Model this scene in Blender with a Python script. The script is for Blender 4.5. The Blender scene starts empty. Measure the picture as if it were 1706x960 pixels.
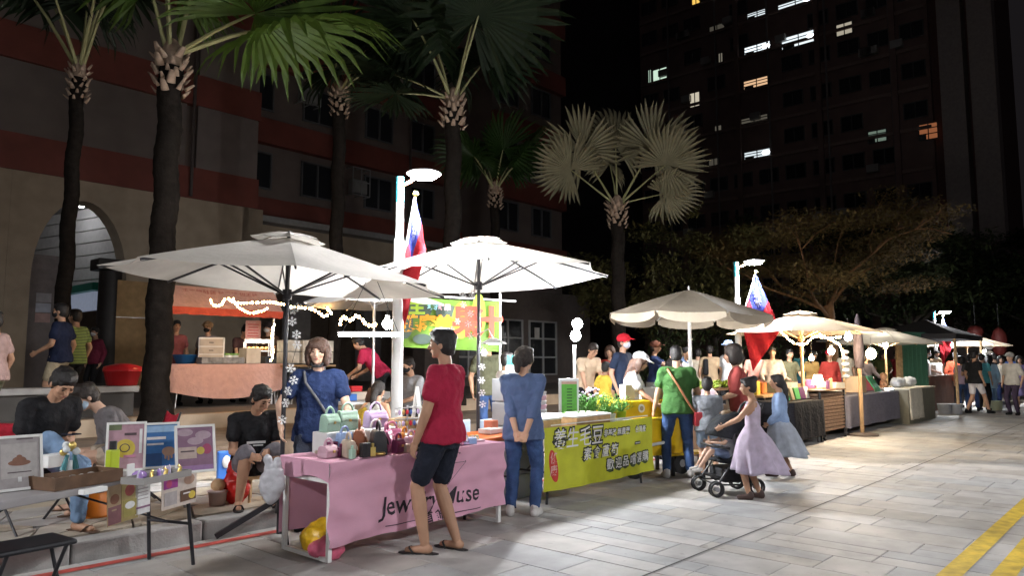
import bpy, math, random
from math import sin, cos, pi, radians, sqrt, atan2
from mathutils import Vector, Matrix, noise
sc = bpy.context.scene
COL = sc.collection
random.seed(7)

# ------------------------------------------------------------------ camera
CAMZ, FPX, PITCH = 1.5, 1230.0, math.atan(120 / 1230.0)
cam_d = bpy.data.cameras.new('camera')
cam = bpy.data.objects.new('camera', cam_d)
COL.objects.link(cam)
cam.location = (0, 0, CAMZ)
cam.rotation_euler = (pi / 2 + PITCH, 0, 0)
cam_d.sensor_width = 36.0
cam_d.lens = 36.0 * FPX / 1706.0
cam_d.clip_end = 500
sc.camera = cam

# ------------------------------------------------------------------ world, exposure
w = bpy.data.worlds.new('World'); sc.world = w; w.use_nodes = True
nt = w.node_tree
bg = nt.nodes['Background']
sky = nt.nodes.new('ShaderNodeTexSky'); sky.sky_type = 'NISHITA'; sky.sun_disc = False
sky.sun_elevation = radians(-4); sky.sun_rotation = radians(200)
mixw = nt.nodes.new('ShaderNodeMix'); mixw.data_type = 'RGBA'
mixw.inputs[0].default_value = 0.97
nt.links.new(sky.outputs[0], mixw.inputs[6])
mixw.inputs[7].default_value = (0.080, 0.070, 0.078, 1)      # town sky glow at night
nt.links.new(mixw.outputs[2], bg.inputs[0])
bg.inputs[1].default_value = 0.095
sc.view_settings.view_transform = 'Standard'
sc.view_settings.look = 'None'
sc.view_settings.exposure = 0.22
sc.view_settings.gamma = 1.0
sc.view_settings.use_curve_mapping = False
cy = sc.cycles
cy.use_denoising = True
cy.max_bounces = 5; cy.diffuse_bounces = 3; cy.glossy_bounces = 2; cy.transmission_bounces = 3
cy.transparent_max_bounces = 6
cy.sample_clamp_indirect = 4.0; cy.sample_clamp_direct = 0.0
cy.caustics_reflective = False; cy.caustics_refractive = False
cy.use_light_tree = True

LAMP_L = 1700.0       # street lamp heads
BULB_L = 130.0       # stall bulbs
STRING_L = 16.0      # rope lights
TUBE_L = 26.0

# ------------------------------------------------------------------ frames of reference
A = radians(42)
DV = Vector((sin(A), cos(A), 0))           # along the street, away from the camera
LV = Vector((-cos(A), sin(A), 0))          # across the street, towards the buildings
STREET_ROT = pi / 2 - A                    # z rotation that turns local +x into DV (local +y is then LV)
def ST(s, t, z=0.0): return DV * s + LV * t + Vector((0, 0, z))
def to_st(p): return p.dot(DV), p.dot(LV)
def ray(px, py):
    u = (px - 853) / FPX; v = (480 - py) / FPX
    return Vector((u, cos(PITCH) - v * sin(PITCH), sin(PITCH) + v * cos(PITCH)))
def G(px, py, z=0.0):
    r = ray(px, py); k = (z - CAMZ) / r.z
    return Vector((r.x * k, r.y * k, z))
def D(px, py, y):
    r = ray(px, py); k = y / r.y
    return Vector((r.x * k, y, CAMZ + r.z * k))
def PT(px, t, z=0.0, py=600):
    r = ray(px, py); q = r.x / r.y
    y = t / (sin(A) - cos(A) * q)
    return Vector((q * y, y, z))
def ZP(py, y): return CAMZ + ray(853, py).z / ray(853, py).y * y
def face(deg): return -radians(deg)        # 0 away from the camera, 90 right, 180 to the camera, 270 left

# ------------------------------------------------------------------ materials
MATS = {}
def mat(name, col, rough=0.7, metal=0.0, var=0.12, vs=6.0, bump=0.0, bs=60.0, spec=0.4, trans=0.0, emit=0.0, ecol=None, bd=.01, stain=0.0):
    if name in MATS: return MATS[name]
    m = bpy.data.materials.new(name); m.use_nodes = True; n = m.node_tree; N = n.nodes; L = n.links
    b = N['Principled BSDF']
    b.inputs['Roughness'].default_value = rough; b.inputs['Metallic'].default_value = metal
    b.inputs['Specular IOR Level'].default_value = spec
    c4 = (col[0], col[1], col[2], 1)
    b.inputs['Base Color'].default_value = c4
    tc = N.new('ShaderNodeTexCoord')
    if var > 0:
        nz = N.new('ShaderNodeTexNoise'); nz.inputs['Scale'].default_value = vs; nz.inputs['Detail'].default_value = 5
        L.new(tc.outputs['Object'], nz.inputs['Vector'])
        mr = N.new('ShaderNodeMapRange'); mr.inputs[1].default_value = 0.3; mr.inputs[2].default_value = 0.7
        mr.inputs[3].default_value = 1 - var; mr.inputs[4].default_value = 1 + var
        L.new(nz.outputs[0], mr.inputs[0])
        hs = N.new('ShaderNodeHueSaturation'); hs.inputs['Color'].default_value = c4
        L.new(mr.outputs[0], hs.inputs['Value']); L.new(hs.outputs[0], b.inputs['Base Color'])
        csock = hs.outputs[0]
        if stain > 0:                                        # blotches, gum spots and drips of dirt with shapes of their own
            for sc_, lo, hi, amt in ((.55, .42, .62, stain), (2.3, .55, .68, stain * .6), (9.0, .66, .70, stain * .8)):
                n2 = N.new('ShaderNodeTexNoise'); n2.inputs['Scale'].default_value = sc_; n2.inputs['Detail'].default_value = 6; L.new(tc.outputs['Object'], n2.inputs['Vector'])
                m2 = N.new('ShaderNodeMapRange'); m2.inputs[1].default_value = lo; m2.inputs[2].default_value = hi; m2.inputs[3].default_value = 1; m2.inputs[4].default_value = 1 - amt; L.new(n2.outputs[0], m2.inputs[0])
                h2 = N.new('ShaderNodeHueSaturation'); L.new(csock, h2.inputs['Color']); L.new(m2.outputs[0], h2.inputs['Value']); csock = h2.outputs[0]
            L.new(csock, b.inputs['Base Color'])
    else: csock = None
    if bump > 0:
        nb = N.new('ShaderNodeTexNoise'); nb.inputs['Scale'].default_value = bs; nb.inputs['Detail'].default_value = 3
        L.new(tc.outputs['Object'], nb.inputs['Vector'])
        bp = N.new('ShaderNodeBump'); bp.inputs['Strength'].default_value = bump; bp.inputs['Distance'].default_value = bd
        L.new(nb.outputs[0], bp.inputs['Height']); L.new(bp.outputs[0], b.inputs['Normal'])
    if emit > 0:
        b.inputs['Emission Strength'].default_value = emit
        b.inputs['Emission Color'].default_value = (*(ecol or col), 1)
    if trans > 0:
        tr = N.new('ShaderNodeBsdfTranslucent'); tr.inputs[0].default_value = c4
        if csock: L.new(csock, tr.inputs[0])
        mx = N.new('ShaderNodeMixShader'); mx.inputs[0].default_value = trans
        L.new(b.outputs[0], mx.inputs[1]); L.new(tr.outputs[0], mx.inputs[2])
        L.new(mx.outputs[0], N['Material Output'].inputs[0])
    MATS[name] = m
    return m
def cloth(name, col, var=0.12, **k): return mat('cloth_' + name, col, 0.85, var=var, vs=9, bump=0.55, bs=17, spec=0.2, bd=.035, **k)
def plastic(name, col, rough=0.35, **k): return mat('plastic_' + name, col, rough, var=0.06, vs=8, **k)
def metal(name, col, rough=0.35): return mat('metal_' + name, col, rough, metal=0.85, var=0.08)
def paint(name, col, rough=0.4): return mat('paint_' + name, col, rough, var=0.08, vs=5)
def glow(name, col, strength):
    if name in MATS: return MATS[name]
    m = bpy.data.materials.new(name); m.use_nodes = True; n = m.node_tree
    n.nodes.remove(n.nodes['Principled BSDF'])
    e = n.nodes.new('ShaderNodeEmission'); e.inputs[0].default_value = (*col, 1); e.inputs[1].default_value = strength
    n.links.new(e.outputs[0], n.nodes['Material Output'].inputs[0]); MATS[name] = m
    return m
BLACK = plastic('black', (0.02, 0.02, 0.022), 0.5)
WHITEP = paint('white', (0.78, 0.78, 0.76))
BLACKM = paint('black_metal', (0.025, 0.025, 0.03))
WHITEPL = plastic('white', (0.78, 0.78, 0.77))
KRAFT = mat('kraft_card', (0.42, 0.28, 0.15), 0.8, var=0.1)
WOOD = mat('pale_wood', (0.45, 0.29, 0.15), 0.6, var=0.25, vs=14)
DKWOOD = mat('dark_wood', (0.12, 0.065, 0.035), 0.6, var=0.25, vs=14)
GLASS = mat('clear_plastic', (0.75, 0.78, 0.8), 0.12, var=0.05, spec=0.8)
STEEL = metal('steel', (0.6, 0.6, 0.62))

# ------------------------------------------------------------------ mesh builder
def basis(d):
    d = Vector(d).normalized()
    a = Vector((0, 0, 1)) if abs(d.z) < 0.95 else Vector((0, 1, 0))
    x = a.cross(d).normalized(); y = d.cross(x).normalized()
    return x, y, d
class MB:
    def __init__(s): s.v = []; s.f = []; s.mi = []; s.sm = []; s.m = 0
    def add(s, vs, fs, smooth=False):
        o = len(s.v); s.v += [tuple(p) for p in vs]
        for f in fs: s.f.append([i + o for i in f]); s.mi.append(s.m); s.sm.append(smooth)
        return s
    def box(s, c, d, R=None):
        c = Vector(c); vs = []
        for x in (-.5, .5):
            for y in (-.5, .5):
                for z in (-.5, .5):
                    p = Vector((x * d[0], y * d[1], z * d[2]))
                    vs.append(c + (R @ p if R else p))
        return s.add(vs, [(0, 1, 3, 2), (4, 6, 7, 5), (0, 4, 5, 1), (2, 3, 7, 6), (0, 2, 6, 4), (1, 5, 7, 3)])
    def bar(s, a, b, w, h=None):
        a = Vector(a); b = Vector(b); x, y, z = basis(b - a); h = h or w
        return s.box((a + b) / 2, (w, h, (b - a).length), Matrix((x, y, z)).transposed())
    def rings(s, rs, closed_ends=True, smooth=True):
        n = len(rs[0]); vs = [p for r in rs for p in r]; fs = []
        for i in range(len(rs) - 1):
            for j in range(n):
                k = (j + 1) % n
                fs.append((i * n + j, i * n + k, (i + 1) * n + k, (i + 1) * n + j))
        s.add(vs, fs, smooth)
        if closed_ends:
            s.add(rs[0], [tuple(reversed(range(n)))], False); s.add(rs[-1], [tuple(range(n))], False)
        return s
    def cyl(s, a, b, r0, r1=None, n=12, caps=True):
        a = Vector(a); b = Vector(b); r1 = r0 if r1 is None else r1; x, y, z = basis(b - a)
        mk = lambda c, r: [c + (x * cos(2 * pi * j / n) + y * sin(2 * pi * j / n)) * r for j in range(n)]
        return s.rings([mk(a, r0), mk(b, r1)], caps)
    def solid_rings(s, rs):                                  # welded closed loft
        n = len(rs[0]); vs = [p for r in rs for p in r]; fs = []
        for i in range(len(rs) - 1):
            for j in range(n):
                k = (j + 1) % n
                fs.append((i * n + j, i * n + k, (i + 1) * n + k, (i + 1) * n + j))
        fs.append(tuple(reversed(range(n)))); fs.append(tuple(range((len(rs) - 1) * n, len(rs) * n)))
        return s.add(vs, fs, True)
    def tube(s, pts, r, n=8, weld=False):
        pts = [Vector(p) for p in pts]; rs = []; px = None
        for i, p in enumerate(pts):
            d = (pts[min(i + 1, len(pts) - 1)] - pts[max(i - 1, 0)])
            x, y, z = basis(d)
            if px is not None:
                x = (px - z * px.dot(z)).normalized(); y = z.cross(x)
            px = x; q = r[i] if isinstance(r, (list, tuple)) else r
            rs.append([p + (x * cos(2 * pi * j / n) + y * sin(2 * pi * j / n)) * q for j in range(n)])
        return s.solid_rings(rs) if weld else s.rings(rs)
    def limb(s, a, b, ra, rb, n=12):                          # rounded tapered capsule, welded
        a = Vector(a); b = Vector(b); x, y, z = basis(b - a); rs = []
        for c, r, sg in ((a, ra, -1), (b, rb, 1)):
            seq = (80, 50, 20) if sg < 0 else (20, 50, 80)
            for e in ([*seq, 0] if sg < 0 else [0, *seq]):
                e = radians(e); cc = c + z * (sg * sin(e) * r); q = cos(e) * r
                rs.append([cc + (x * cos(2 * pi * j / n) + y * sin(2 * pi * j / n)) * q for j in range(n)])
        return s.solid_rings(rs)
    def ell(s, c, r, R=None, nu=14, nv=9):
        c = Vector(c); rs = []
        if not isinstance(r, (list, tuple)): r = (r, r, r)
        for i in range(nv):
            e = -pi / 2 + pi * (i + 0.5) / nv
            ring = []
            for j in range(nu):
                p = Vector((cos(e) * cos(2 * pi * j / nu) * r[0], cos(e) * sin(2 * pi * j / nu) * r[1], sin(e) * r[2]))
                ring.append(c + (R @ p if R else p))
            rs.append(ring)
        return s.solid_rings(rs)
    def lathe(s, prof, n=20, c=(0, 0, 0), M=None):
        c = Vector(c); rs = []
        for r, z in prof:
            ring = [Vector((max(r, 1e-4) * cos(2 * pi * j / n), max(r, 1e-4) * sin(2 * pi * j / n), z)) for j in range(n)]
            rs.append([c + (M @ p if M else p) for p in ring])
        return s.rings(rs, False)
    def grid(s, fn, nu, nv, smooth=True, close=False):
        vs = [fn(i / nu, j / nv) for j in range(nv + 1) for i in range(nu + 1)]
        fs = [(j * (nu + 1) + i, j * (nu + 1) + i + 1, (j + 1) * (nu + 1) + i + 1, (j + 1) * (nu + 1) + i) for j in range(nv) for i in range(nu)]
        return s.add(vs, fs, smooth)
    def prism(s, poly, h, M=None):                            # polygon in xy, extruded 0..h in z
        n = len(poly); vs = [Vector((x, y, z)) for z in (0, h) for x, y in poly]
        if M: vs = [M @ p for p in vs]
        return s.add(vs, [tuple(reversed(range(n))), tuple(range(n, 2 * n))] + [(i, (i + 1) % n, n + (i + 1) % n, n + i) for i in range(n)])
    def text(s, body, size, M, bold=0.0, align='CENTER', ex=0.0):
        c = bpy.data.curves.new('lettering', 'FONT'); c.body = body; c.size = size; c.align_x = align; c.align_y = 'CENTER'
        c.offset = bold; c.resolution_u = 2; c.extrude = ex
        o = bpy.data.objects.new('lettering', c); TMP.objects.link(o)
        VL.update()
        me = bpy.data.meshes.new_from_object(o.evaluated_get(TMPS.view_layers[0].depsgraph))
        s.add([M @ p.co for p in me.vertices], [tuple(p.vertices) for p in me.polygons])
        bpy.data.objects.remove(o); bpy.data.curves.remove(c); bpy.data.meshes.remove(me)
        return s
    def build(s, name, m, parent=None, loc=None, rot=None, bev=0.0, solid=0.0, smooth=None):
        me = bpy.data.meshes.new(name); me.from_pydata(s.v, [], s.f)
        for mm in (m if isinstance(m, (list, tuple)) else [m]): me.materials.append(mm)
        me.polygons.foreach_set('material_index', s.mi)
        me.polygons.foreach_set('use_smooth', s.sm if smooth is None else [smooth] * len(s.f))
        me.update()
        return place(name, me, parent, loc, rot, bev, solid)
def place(name, me, parent=None, loc=None, rot=None, bev=0.0, solid=0.0):
    o = bpy.data.objects.new(name, me); COL.objects.link(o)
    if parent: o.parent = parent
    if loc is not None: o.location = loc
    if rot is not None: o.rotation_euler = (0, 0, rot) if isinstance(rot, (int, float)) else rot
    if solid:
        q = o.modifiers.new('thickness', 'SOLIDIFY'); q.thickness = solid; q.offset = 0
    if bev:
        q = o.modifiers.new('bevel', 'BEVEL'); q.width = bev; q.segments = 2; q.limit_method = 'ANGLE'
    return o
TMPS = bpy.data.scenes.new('lettering_room'); TMP = TMPS.collection; VL = TMPS.view_layers[0]
def tag(o, label=None, cat=None, group=None, kind=None):
    if label: o['label'] = label
    if cat: o['category'] = cat
    if group: o['group'] = group
    if kind: o['kind'] = kind
    return o
def thing(name, label, cat, loc=(0, 0, 0), rot=0.0, group=None):
    o = bpy.data.objects.new(name, None); COL.objects.link(o); o.empty_display_size = 0.1
    o.location = loc; o.rotation_euler = (0, 0, rot) if isinstance(rot, (int, float)) else rot
    return tag(o, label, cat, group)
def kids(o): return [c for c in o.children]
def copy_tree(o, parent=None, loc=None, rot=None, label=None):
    c = o.copy(); COL.objects.link(c)
    if parent: c.parent = parent
    if loc is not None: c.location = loc
    if rot is not None: c.rotation_euler = (0, 0, rot)
    if label: c['label'] = label
    for ch in kids(o): copy_tree(ch, c)
    return c
RX90 = Matrix.Rotation(pi / 2, 4, 'X')                       # xy drawing -> stands upright in xz, faces -y
# ================================================================== SETTING
# ---- road with slabs
def road_mat():
    m = bpy.data.materials.new('road_paving'); m.use_nodes = True; n = m.node_tree; N = n.nodes; L = n.links; b = N['Principled BSDF']
    tc = N.new('ShaderNodeTexCoord')
    mp = N.new('ShaderNodeMapping'); mp.inputs['Rotation'].default_value = (0, 0, -pi / 2); L.new(tc.outputs['Object'], mp.inputs[0])
    br = N.new('ShaderNodeTexBrick'); L.new(mp.outputs[0], br.inputs['Vector'])
    br.inputs['Color1'].default_value = (.30, .30, .30, 1); br.inputs['Color2'].default_value = (.36, .35, .34, 1); br.inputs['Mortar'].default_value = (.10, .10, .10, 1)
    br.inputs['Scale'].default_value = 1; br.inputs['Brick Width'].default_value = .9; br.inputs['Row Height'].default_value = .45; br.inputs['Mortar Size'].default_value = .008
    nz = N.new('ShaderNodeTexNoise'); nz.inputs['Scale'].default_value = 1.3; nz.inputs['Detail'].default_value = 8; L.new(tc.outputs['Object'], nz.inputs[0])
    mx = N.new('ShaderNodeMix'); mx.data_type = 'RGBA'; mx.blend_type = 'MULTIPLY'; mx.inputs[0].default_value = .55
    L.new(br.outputs[0], mx.inputs[6]); L.new(nz.outputs[0], mx.inputs[7])
    g = N.new('ShaderNodeBrightContrast'); g.inputs[1].default_value = .05; L.new(mx.outputs[2], g.inputs[0])
    L.new(g.outputs[0], b.inputs['Base Color']); b.inputs['Roughness'].default_value = .6
    return m
SLABM = [mat('slab_stone_%s' % k, c, 0.62, var=0.15, vs=3.5, bump=0.25, bs=90, spec=0.28, stain=.26) for k, c in
         (('grey', (.42, .405, .39)), ('pale', (.47, .45, .43)), ('warm', (.42, .395, .365)), ('blue', (.385, .385, .385)))]
ROAD = MB().grid(lambda u, v: (-40 + 200 * u, -40 + 46.2 * v, -0.012), 40, 10).build('road', road_mat(), rot=STREET_ROT)
tag(ROAD, kind='structure')
EARTH = MB().grid(lambda u, v: (-300 + 700 * u, -300 + 700 * v, -0.25), 10, 10).build('ground', mat('earth', (.06, .055, .05), .9))
tag(EARTH, kind='structure')
rng = random.Random(3)
def chamf(x0, x1, y0, y1, z, c=0.004, d=0.03):
    mb = MB()
    o = [(x0, y0), (x1, y0), (x1, y1), (x0, y1)]; i = [(x0 + c, y0 + c), (x1 - c, y0 + c), (x1 - c, y1 - c), (x0 + c, y1 - c)]
    vs = [(x, y, z - d) for x, y in o] + [(x, y, z - c) for x, y in o] + [(x, y, z) for x, y in i]
    return vs, [(0, 1, 5, 4), (1, 2, 6, 5), (2, 3, 7, 6), (3, 0, 4, 7), (4, 5, 9, 8), (5, 6, 10, 9), (6, 7, 11, 10), (7, 4, 8, 11), (8, 9, 10, 11)]
slabs = []
W0 = 0.44
for i in range(0, 70):                      # courses run across the street; their joints are staggered as laid
    s0 = 1.6 + i * W0
    t = -2.2 - rng.random() * 0.8
    while t < 6.1:
        ln = rng.choice((0.9, 0.9, 0.9, 0.45)); t1 = min(t + ln, 6.16)
        if t1 - t > 0.08:
            if ln > .8 and rng.random() < 0.25: slabs += [(s0, s0 + W0 / 2, t, t1), (s0 + W0 / 2, s0 + W0, t, t1)]
            else: slabs.append((s0, s0 + W0, t, t1))
        t = t1
def inview(p):
    d = Vector((p.x, p.y, p.z - CAMZ)); f = d.y * cos(PITCH) + d.z * sin(PITCH)
    if f < 0.5: return None
    u = d.x / f * FPX + 853; v = 480 - (-d.y * sin(PITCH) + d.z * cos(PITCH)) / f * FPX
    return (u, v, f) if -60 < u < 1766 and v < 1010 else None
near, far = [], []
for q in slabs:
    iv = inview(ST((q[0] + q[1]) / 2, (q[2] + q[3]) / 2))
    (near if iv and iv[2] < 30 else far).append((iv[2] if iv else 99, q))
near.sort(key=lambda e: e[0]); far += near[295:]; near = near[:295]
J = 0.0035
for _, (a, b, c, d) in near:
    vs, fs = chamf(a + J, b - J, c + J, d - J, rng.uniform(-.0012, .0012))
    MB().add(vs, fs).build('paving_slab', rng.choice(SLABM), ROAD)
mb = MB()
for _, (a, b, c, d) in far:
    vs, fs = chamf(a + J, b - J, c + J, d - J, rng.uniform(-.0012, .0012)); mb.m = rng.randrange(4); mb.add(vs, fs)
tag(mb.build('paving_slabs', SLABM, ROAD), kind='stuff')
# painted lines
def worn(name, col):
    m = mat(name, col, .6, var=.3, vs=9, stain=.3); return m
for t0, t1, nm, cc in ((1.22, 1.36, 'yellow_line', (.62, .42, .03)), (0.94, 1.08, 'yellow_line', (.62, .42, .03))):
    o = MB().grid(lambda u, v: (1 + 60 * u, t0 + (t1 - t0) * v, .005), 60, 1).build(nm, worn('road_yellow', cc), rot=STREET_ROT); tag(o, kind='structure')
o = MB().grid(lambda u, v: (-6 + 46 * u, 5.93 + .1 * v + .006 * sin(u * 90), .005), 60, 1).build('red_line', worn('road_red', (.55, .09, .07)), rot=STREET_ROT); tag(o, kind='structure')
o = MB().grid(lambda u, v: (1 + 60 * u, 2.86 + .018 * v, .004), 60, 1).build('expansion_joint', mat('joint_rubber', (.09, .085, .08), .8), rot=STREET_ROT); tag(o, kind='structure')
# ---- pavement: kerb, crazy paving, planted strip, plaza
PAVE = MB().box((22, 7.85, .0), (64, 2.95, .27)).build('pavement', mat('mortar', (.16, .15, .14), .85, var=.2, bump=.4), rot=STREET_ROT); tag(PAVE, kind='structure')
KM = mat('kerb_stone', (.33, .32, .31), .7, var=.3, vs=4, bump=.4, bs=50)
kv = MB().box((0, 0, 0), (.985, .2, .3)); kme = None
for i in range(34):
    if kme is None:
        o = kv.build('kerb_stone', KM, PAVE, loc=(-5.5 + i, 6.285, -.0), bev=.018); kme = o
    else:
        c = kme.copy(); COL.objects.link(c); c.location = (-5.5 + i, 6.285, rng.uniform(-.003, .003)); c.rotation_euler.z = rng.uniform(-.003, .003)
FLAG = [mat('flagstone_%s' % k, c, .65, var=.2, vs=4, bump=.35, bs=60) for k, c in (('cream', (.42, .39, .34)), ('grey', (.36, .35, .34)), ('ochre', (.40, .35, .28)))]
# irregular flagstones: a jittered mesh of cells, each cell one stone
nx, ny = 44, 6
jit = {}
for i in range(nx + 1):
    for j in range(ny + 1):
        jit[i, j] = (-5 + i * .62 + rng.uniform(-.17, .17) + (.3 if j % 2 else 0), 6.39 + j * .475 + (rng.uniform(-.13, .13) if 0 < j < ny else 0))
stones = []
for i in range(nx):
    for j in range(ny):
        q = [jit[i, j], jit[i + 1, j], jit[i + 1, j + 1], jit[i, j + 1]]
        if rng.random() < .3: stones += [[q[0], q[1], q[2]], [q[0], q[2], q[3]]]
        else: stones.append(q)
rest = MB()
def stone_poly(q):
    cx = sum(p[0] for p in q) / len(q); cyy = sum(p[1] for p in q) / len(q)
    out = []
    for k in range(len(q)):                 # inset and cut the corners a little
        a = q[k]; n_ = q[(k + 1) % len(q)]
        for f in (.1, .9): out.append((a[0] + (n_[0] - a[0]) * f, a[1] + (n_[1] - a[1]) * f))
    return [(cx + (x - cx) * .955, cyy + (y - cyy) * .955) for x, y in out]
stones.sort(key=lambda q: abs(q[0][0] - 2.5))
for k, q in enumerate(stones):
    h = .018 + rng.uniform(0, .008)
    M = Matrix.Translation((0, 0, .134))
    if k < 200: MB().prism(stone_poly(q), h, M).build('flagstone', rng.choice(FLAG), PAVE)
    else: rest.prism(stone_poly(q), h, M)
tag(rest.build('flagstones', FLAG[0], PAVE), kind='stuff')
BED = MB().box((22, 10.65, .1), (64, 2.7, .56)).build('planting_bed', mat('brown_paving', (.20, .15, .11), .85, var=.3, vs=3, bump=.4), rot=STREET_ROT); tag(BED, kind='structure')
PLAZA = MB().box((22, 21, .2), (70, 18.2, .84)).build('plaza', mat('plaza_paving', (.16, .14, .125), .7, var=.2, vs=2), rot=STREET_ROT); tag(PLAZA, kind='structure')
STEPM = mat('step_stone', (.44, .34, .24), .7, var=.15, vs=3, bump=.3)
for i in range(14):
    MB().box((-4.5 + i * 1.5, 11.93, .5), (1.49, .2, .26)).build('step_stone', STEPM, PLAZA, bev=.01)

# ---- left building
TILE = mat('maroon_grey_tile', (.165, .128, .112), .75, var=.12, vs=1.5, bump=.3, bs=30)
TILE2 = mat('grey_tile', (.19, .155, .14), .75, var=.12, vs=1.5, bump=.3, bs=30)
REDB = mat('red_band_tile', (.185, .05, .036), .65, var=.14, vs=1.5, bump=.2, bs=30)
CREAM = mat('sandstone_render', (.40, .32, .235), .8, var=.12, vs=2, bump=.3, bs=40)
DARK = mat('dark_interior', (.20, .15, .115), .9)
GLASSD = mat('dark_glass', (.02, .022, .025), .15, var=0, spec=.6)
B = thing('arcade_building', 'dark apartment building with red bands above a sandstone arcade, filling the upper left', 'building', (0, 0, 0), STREET_ROT)
TF = 24.0                                     # facade plane
def bbox(mb, s0, s1, t0, t1, z0, z1): return mb.box(((s0 + s1) / 2, (t0 + t1) / 2, (z0 + z1) / 2), (s1 - s0, t1 - t0, z1 - z0))
SL0, SL1 = -6.0, 13.1                         # left wing
SR0, SR1 = 25.5, 31.0                         # right wing
m = MB(); bbox(m, SL0, SL1, TF + .3, TF + 12, 6.85, 30); bbox(m, SL1 + .003, SR0, TF + 2.6, TF + 12, 6.85, 30); bbox(m, SR0 + .003, SR1, TF + .3, TF + 12, .6, 30)
m.build('wall', TILE, B)
for k in range(7):
    z0 = 6.85 + 3.2 * k
    bbox(MB(), SL0, SL1 + .06, TF, TF + .297, z0, z0 + 1.05).build('red_band', REDB, B)
    bbox(MB(), SL1 + .063, SR0 - .06, TF + 2.25, TF + 2.597, z0, z0 + 1.0).build('red_band', REDB, B)
    bbox(MB(), SR0 - .05, SR1 + .05, TF, TF + .297, z0 - .6, z0 + .45).build('red_band', REDB, B)
for s0, s1 in ((10.9, 13.1), (2.2, 4.0), (-3, -1.4)):
    for k in range(7):
        bbox(MB(), s0, s1, TF + .05, TF + .297, 7.903 + 3.2 * k, 10.047 + 3.2 * k).build('pier', TILE2, B)
for s0, s1 in ((4.3, 10.55), (-1.1, 1.9)):
    for k in range(7):
        bbox(MB(), s0, s1, TF + .12, TF + .297, 7.91 + 3.2 * k, 10.04 + 3.2 * k).build('wall_panel', mat('panel_tile', (.165, .135, .12), .75, var=.12, vs=1.2, bump=.3, bs=30), B)
# recessed bays: windows with grilles and an air conditioner cage
GRILL = paint('grey_grille', (.12, .12, .125))
wm = None
for k in range(6):
    for s0 in (14.3, 17.2, 20.4, 23.0):
        if wm is None:
            wf = MB(); 
            for x in (-.75, 0, .75): wf.box((x, 0, 0), (.06, .1, 1.4))
            for z in (-.72, .72): wf.box((0, 0, z), (1.56, .1, .06))
            wm = wf.build('window', GRILL, B); gp = MB().box((0, .05, 0), (1.44, .02, 1.36)).build('pane', GLASSD, wm)
        c = wm if (k == 0 and s0 == 14.3) else copy_tree(wm, B)
        c.location = (s0, TF + 2.53, 9.0 + 3.2 * k)
for k in range(6):
    for s0 in (26.6, 29.2):
        c = copy_tree(wm, B); c.location = (s0, TF + .22, 8.6 + 3.2 * k)
for s0, z0 in ((19.0, 9.2), (16.4, 12.6)):
    cg = MB()
    for x in (-.45, 0, .45):
        cg.bar((x, -.5, -.6), (x, -.5, .6), .035); cg.bar((x, -.5, -.6), (x, 0, -.6), .035); cg.bar((x, -.5, .6), (x, 0, .6), .035)
    for z in (-.6, 0, .6): cg.bar((-.45, -.5, z), (.45, -.5, z), .035)
    c = cg.build('air_conditioner_cage', paint('pale_grey', (.3, .3, .3)), B, loc=(s0, TF + 2.4, z0))
    MB().box((0, -.25, -.2), (.75, .35, .6)).build('air_conditioner', paint('ac_white', (.25, .25, .24)), c, bev=.02)
# arcade front with arches (built as a ribbon round each opening)
def arch_front(s0, s1, zs, ztop, a0, a1, rise, t0, t1, z0=.6):
    mb = MB(); n = 18; mid = (a0 + a1) / 2; hw = (a1 - a0) / 2
    xs = [s0, a0] + [mid - hw * cos(pi * i / n) for i in range(1, n)] + [a1, s1]
    def lo(x):
        if x <= a0 or x >= a1: return z0
        return zs + rise * sqrt(max(0, 1 - ((x - mid) / hw) ** 2))
    for t in (t0, t1):
        mb.add([(s0, t, z0), (a0, t, z0), (a0, t, ztop), (s0, t, ztop)], [(0, 1, 2, 3)])
        mb.add([(a1, t, z0), (s1, t, z0), (s1, t, ztop), (a1, t, ztop)], [(0, 1, 2, 3)])
        pts = [mid - hw * cos(pi * i / n) for i in range(n + 1)]
        for p, q in zip(pts, pts[1:]):
            zp = zs + rise * sqrt(max(0, 1 - ((p - mid) / hw) ** 2)); zq = zs + rise * sqrt(max(0, 1 - ((q - mid) / hw) ** 2))
            mb.add([(p, t, zp), (q, t, zq), (q, t, ztop), (p, t, ztop)], [(0, 1, 2, 3)])
    pts = [(a0, z0)] + [(mid - hw * cos(pi * i / n), zs + rise * sin(pi * i / n)) for i in range(n + 1)] + [(a1, z0)]
    for (p, zp), (q, zq) in zip(pts, pts[1:]): mb.add([(p, t0, zp), (p, t1, zp), (q, t1, zq), (q, t0, zq)], [(0, 1, 2, 3)])
    mb.add([(s0, t0, z0), (s0, t1, z0), (s0, t1, ztop), (s0, t0, ztop)], [(0, 1, 2, 3)]); mb.add([(s1, t0, z0), (s1, t1, z0), (s1, t1, ztop), (s1, t0, ztop)], [(0, 1, 2, 3)])
    return mb
def s_at(px, t): return to_st(PT(px, t))[0]
sa0, sa1 = s_at(42, TF), s_at(204, TF)
zsp = 1.5 + (600 - 470) / 1230 * 21.6 * 1.0
arch_front(SL0, sa0 - .6, 4.0, 6.84, sa0 - 3.4, sa0 - 1.0, 2.2, TF + .02, TF + .7).build('arch_wall', CREAM, B)
arch_front(sa0 - .597, sa1 + .6, zsp, 6.84, sa0, sa1, 2.45, TF + .02, TF + .7).build('arch_wall', CREAM, B)
bbox(MB(), sa1 + .603, sa1 + 3.9, TF + .02, TF + .7, .6, 6.84).build('arcade_wall', CREAM, B)
arch_front(sa1 + 3.903, SL1, zsp - .4, 6.84, sa1 + 4.5, SL1 - .5, 2.2, TF + .02, TF + .7).build('arch_wall', CREAM, B)
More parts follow.
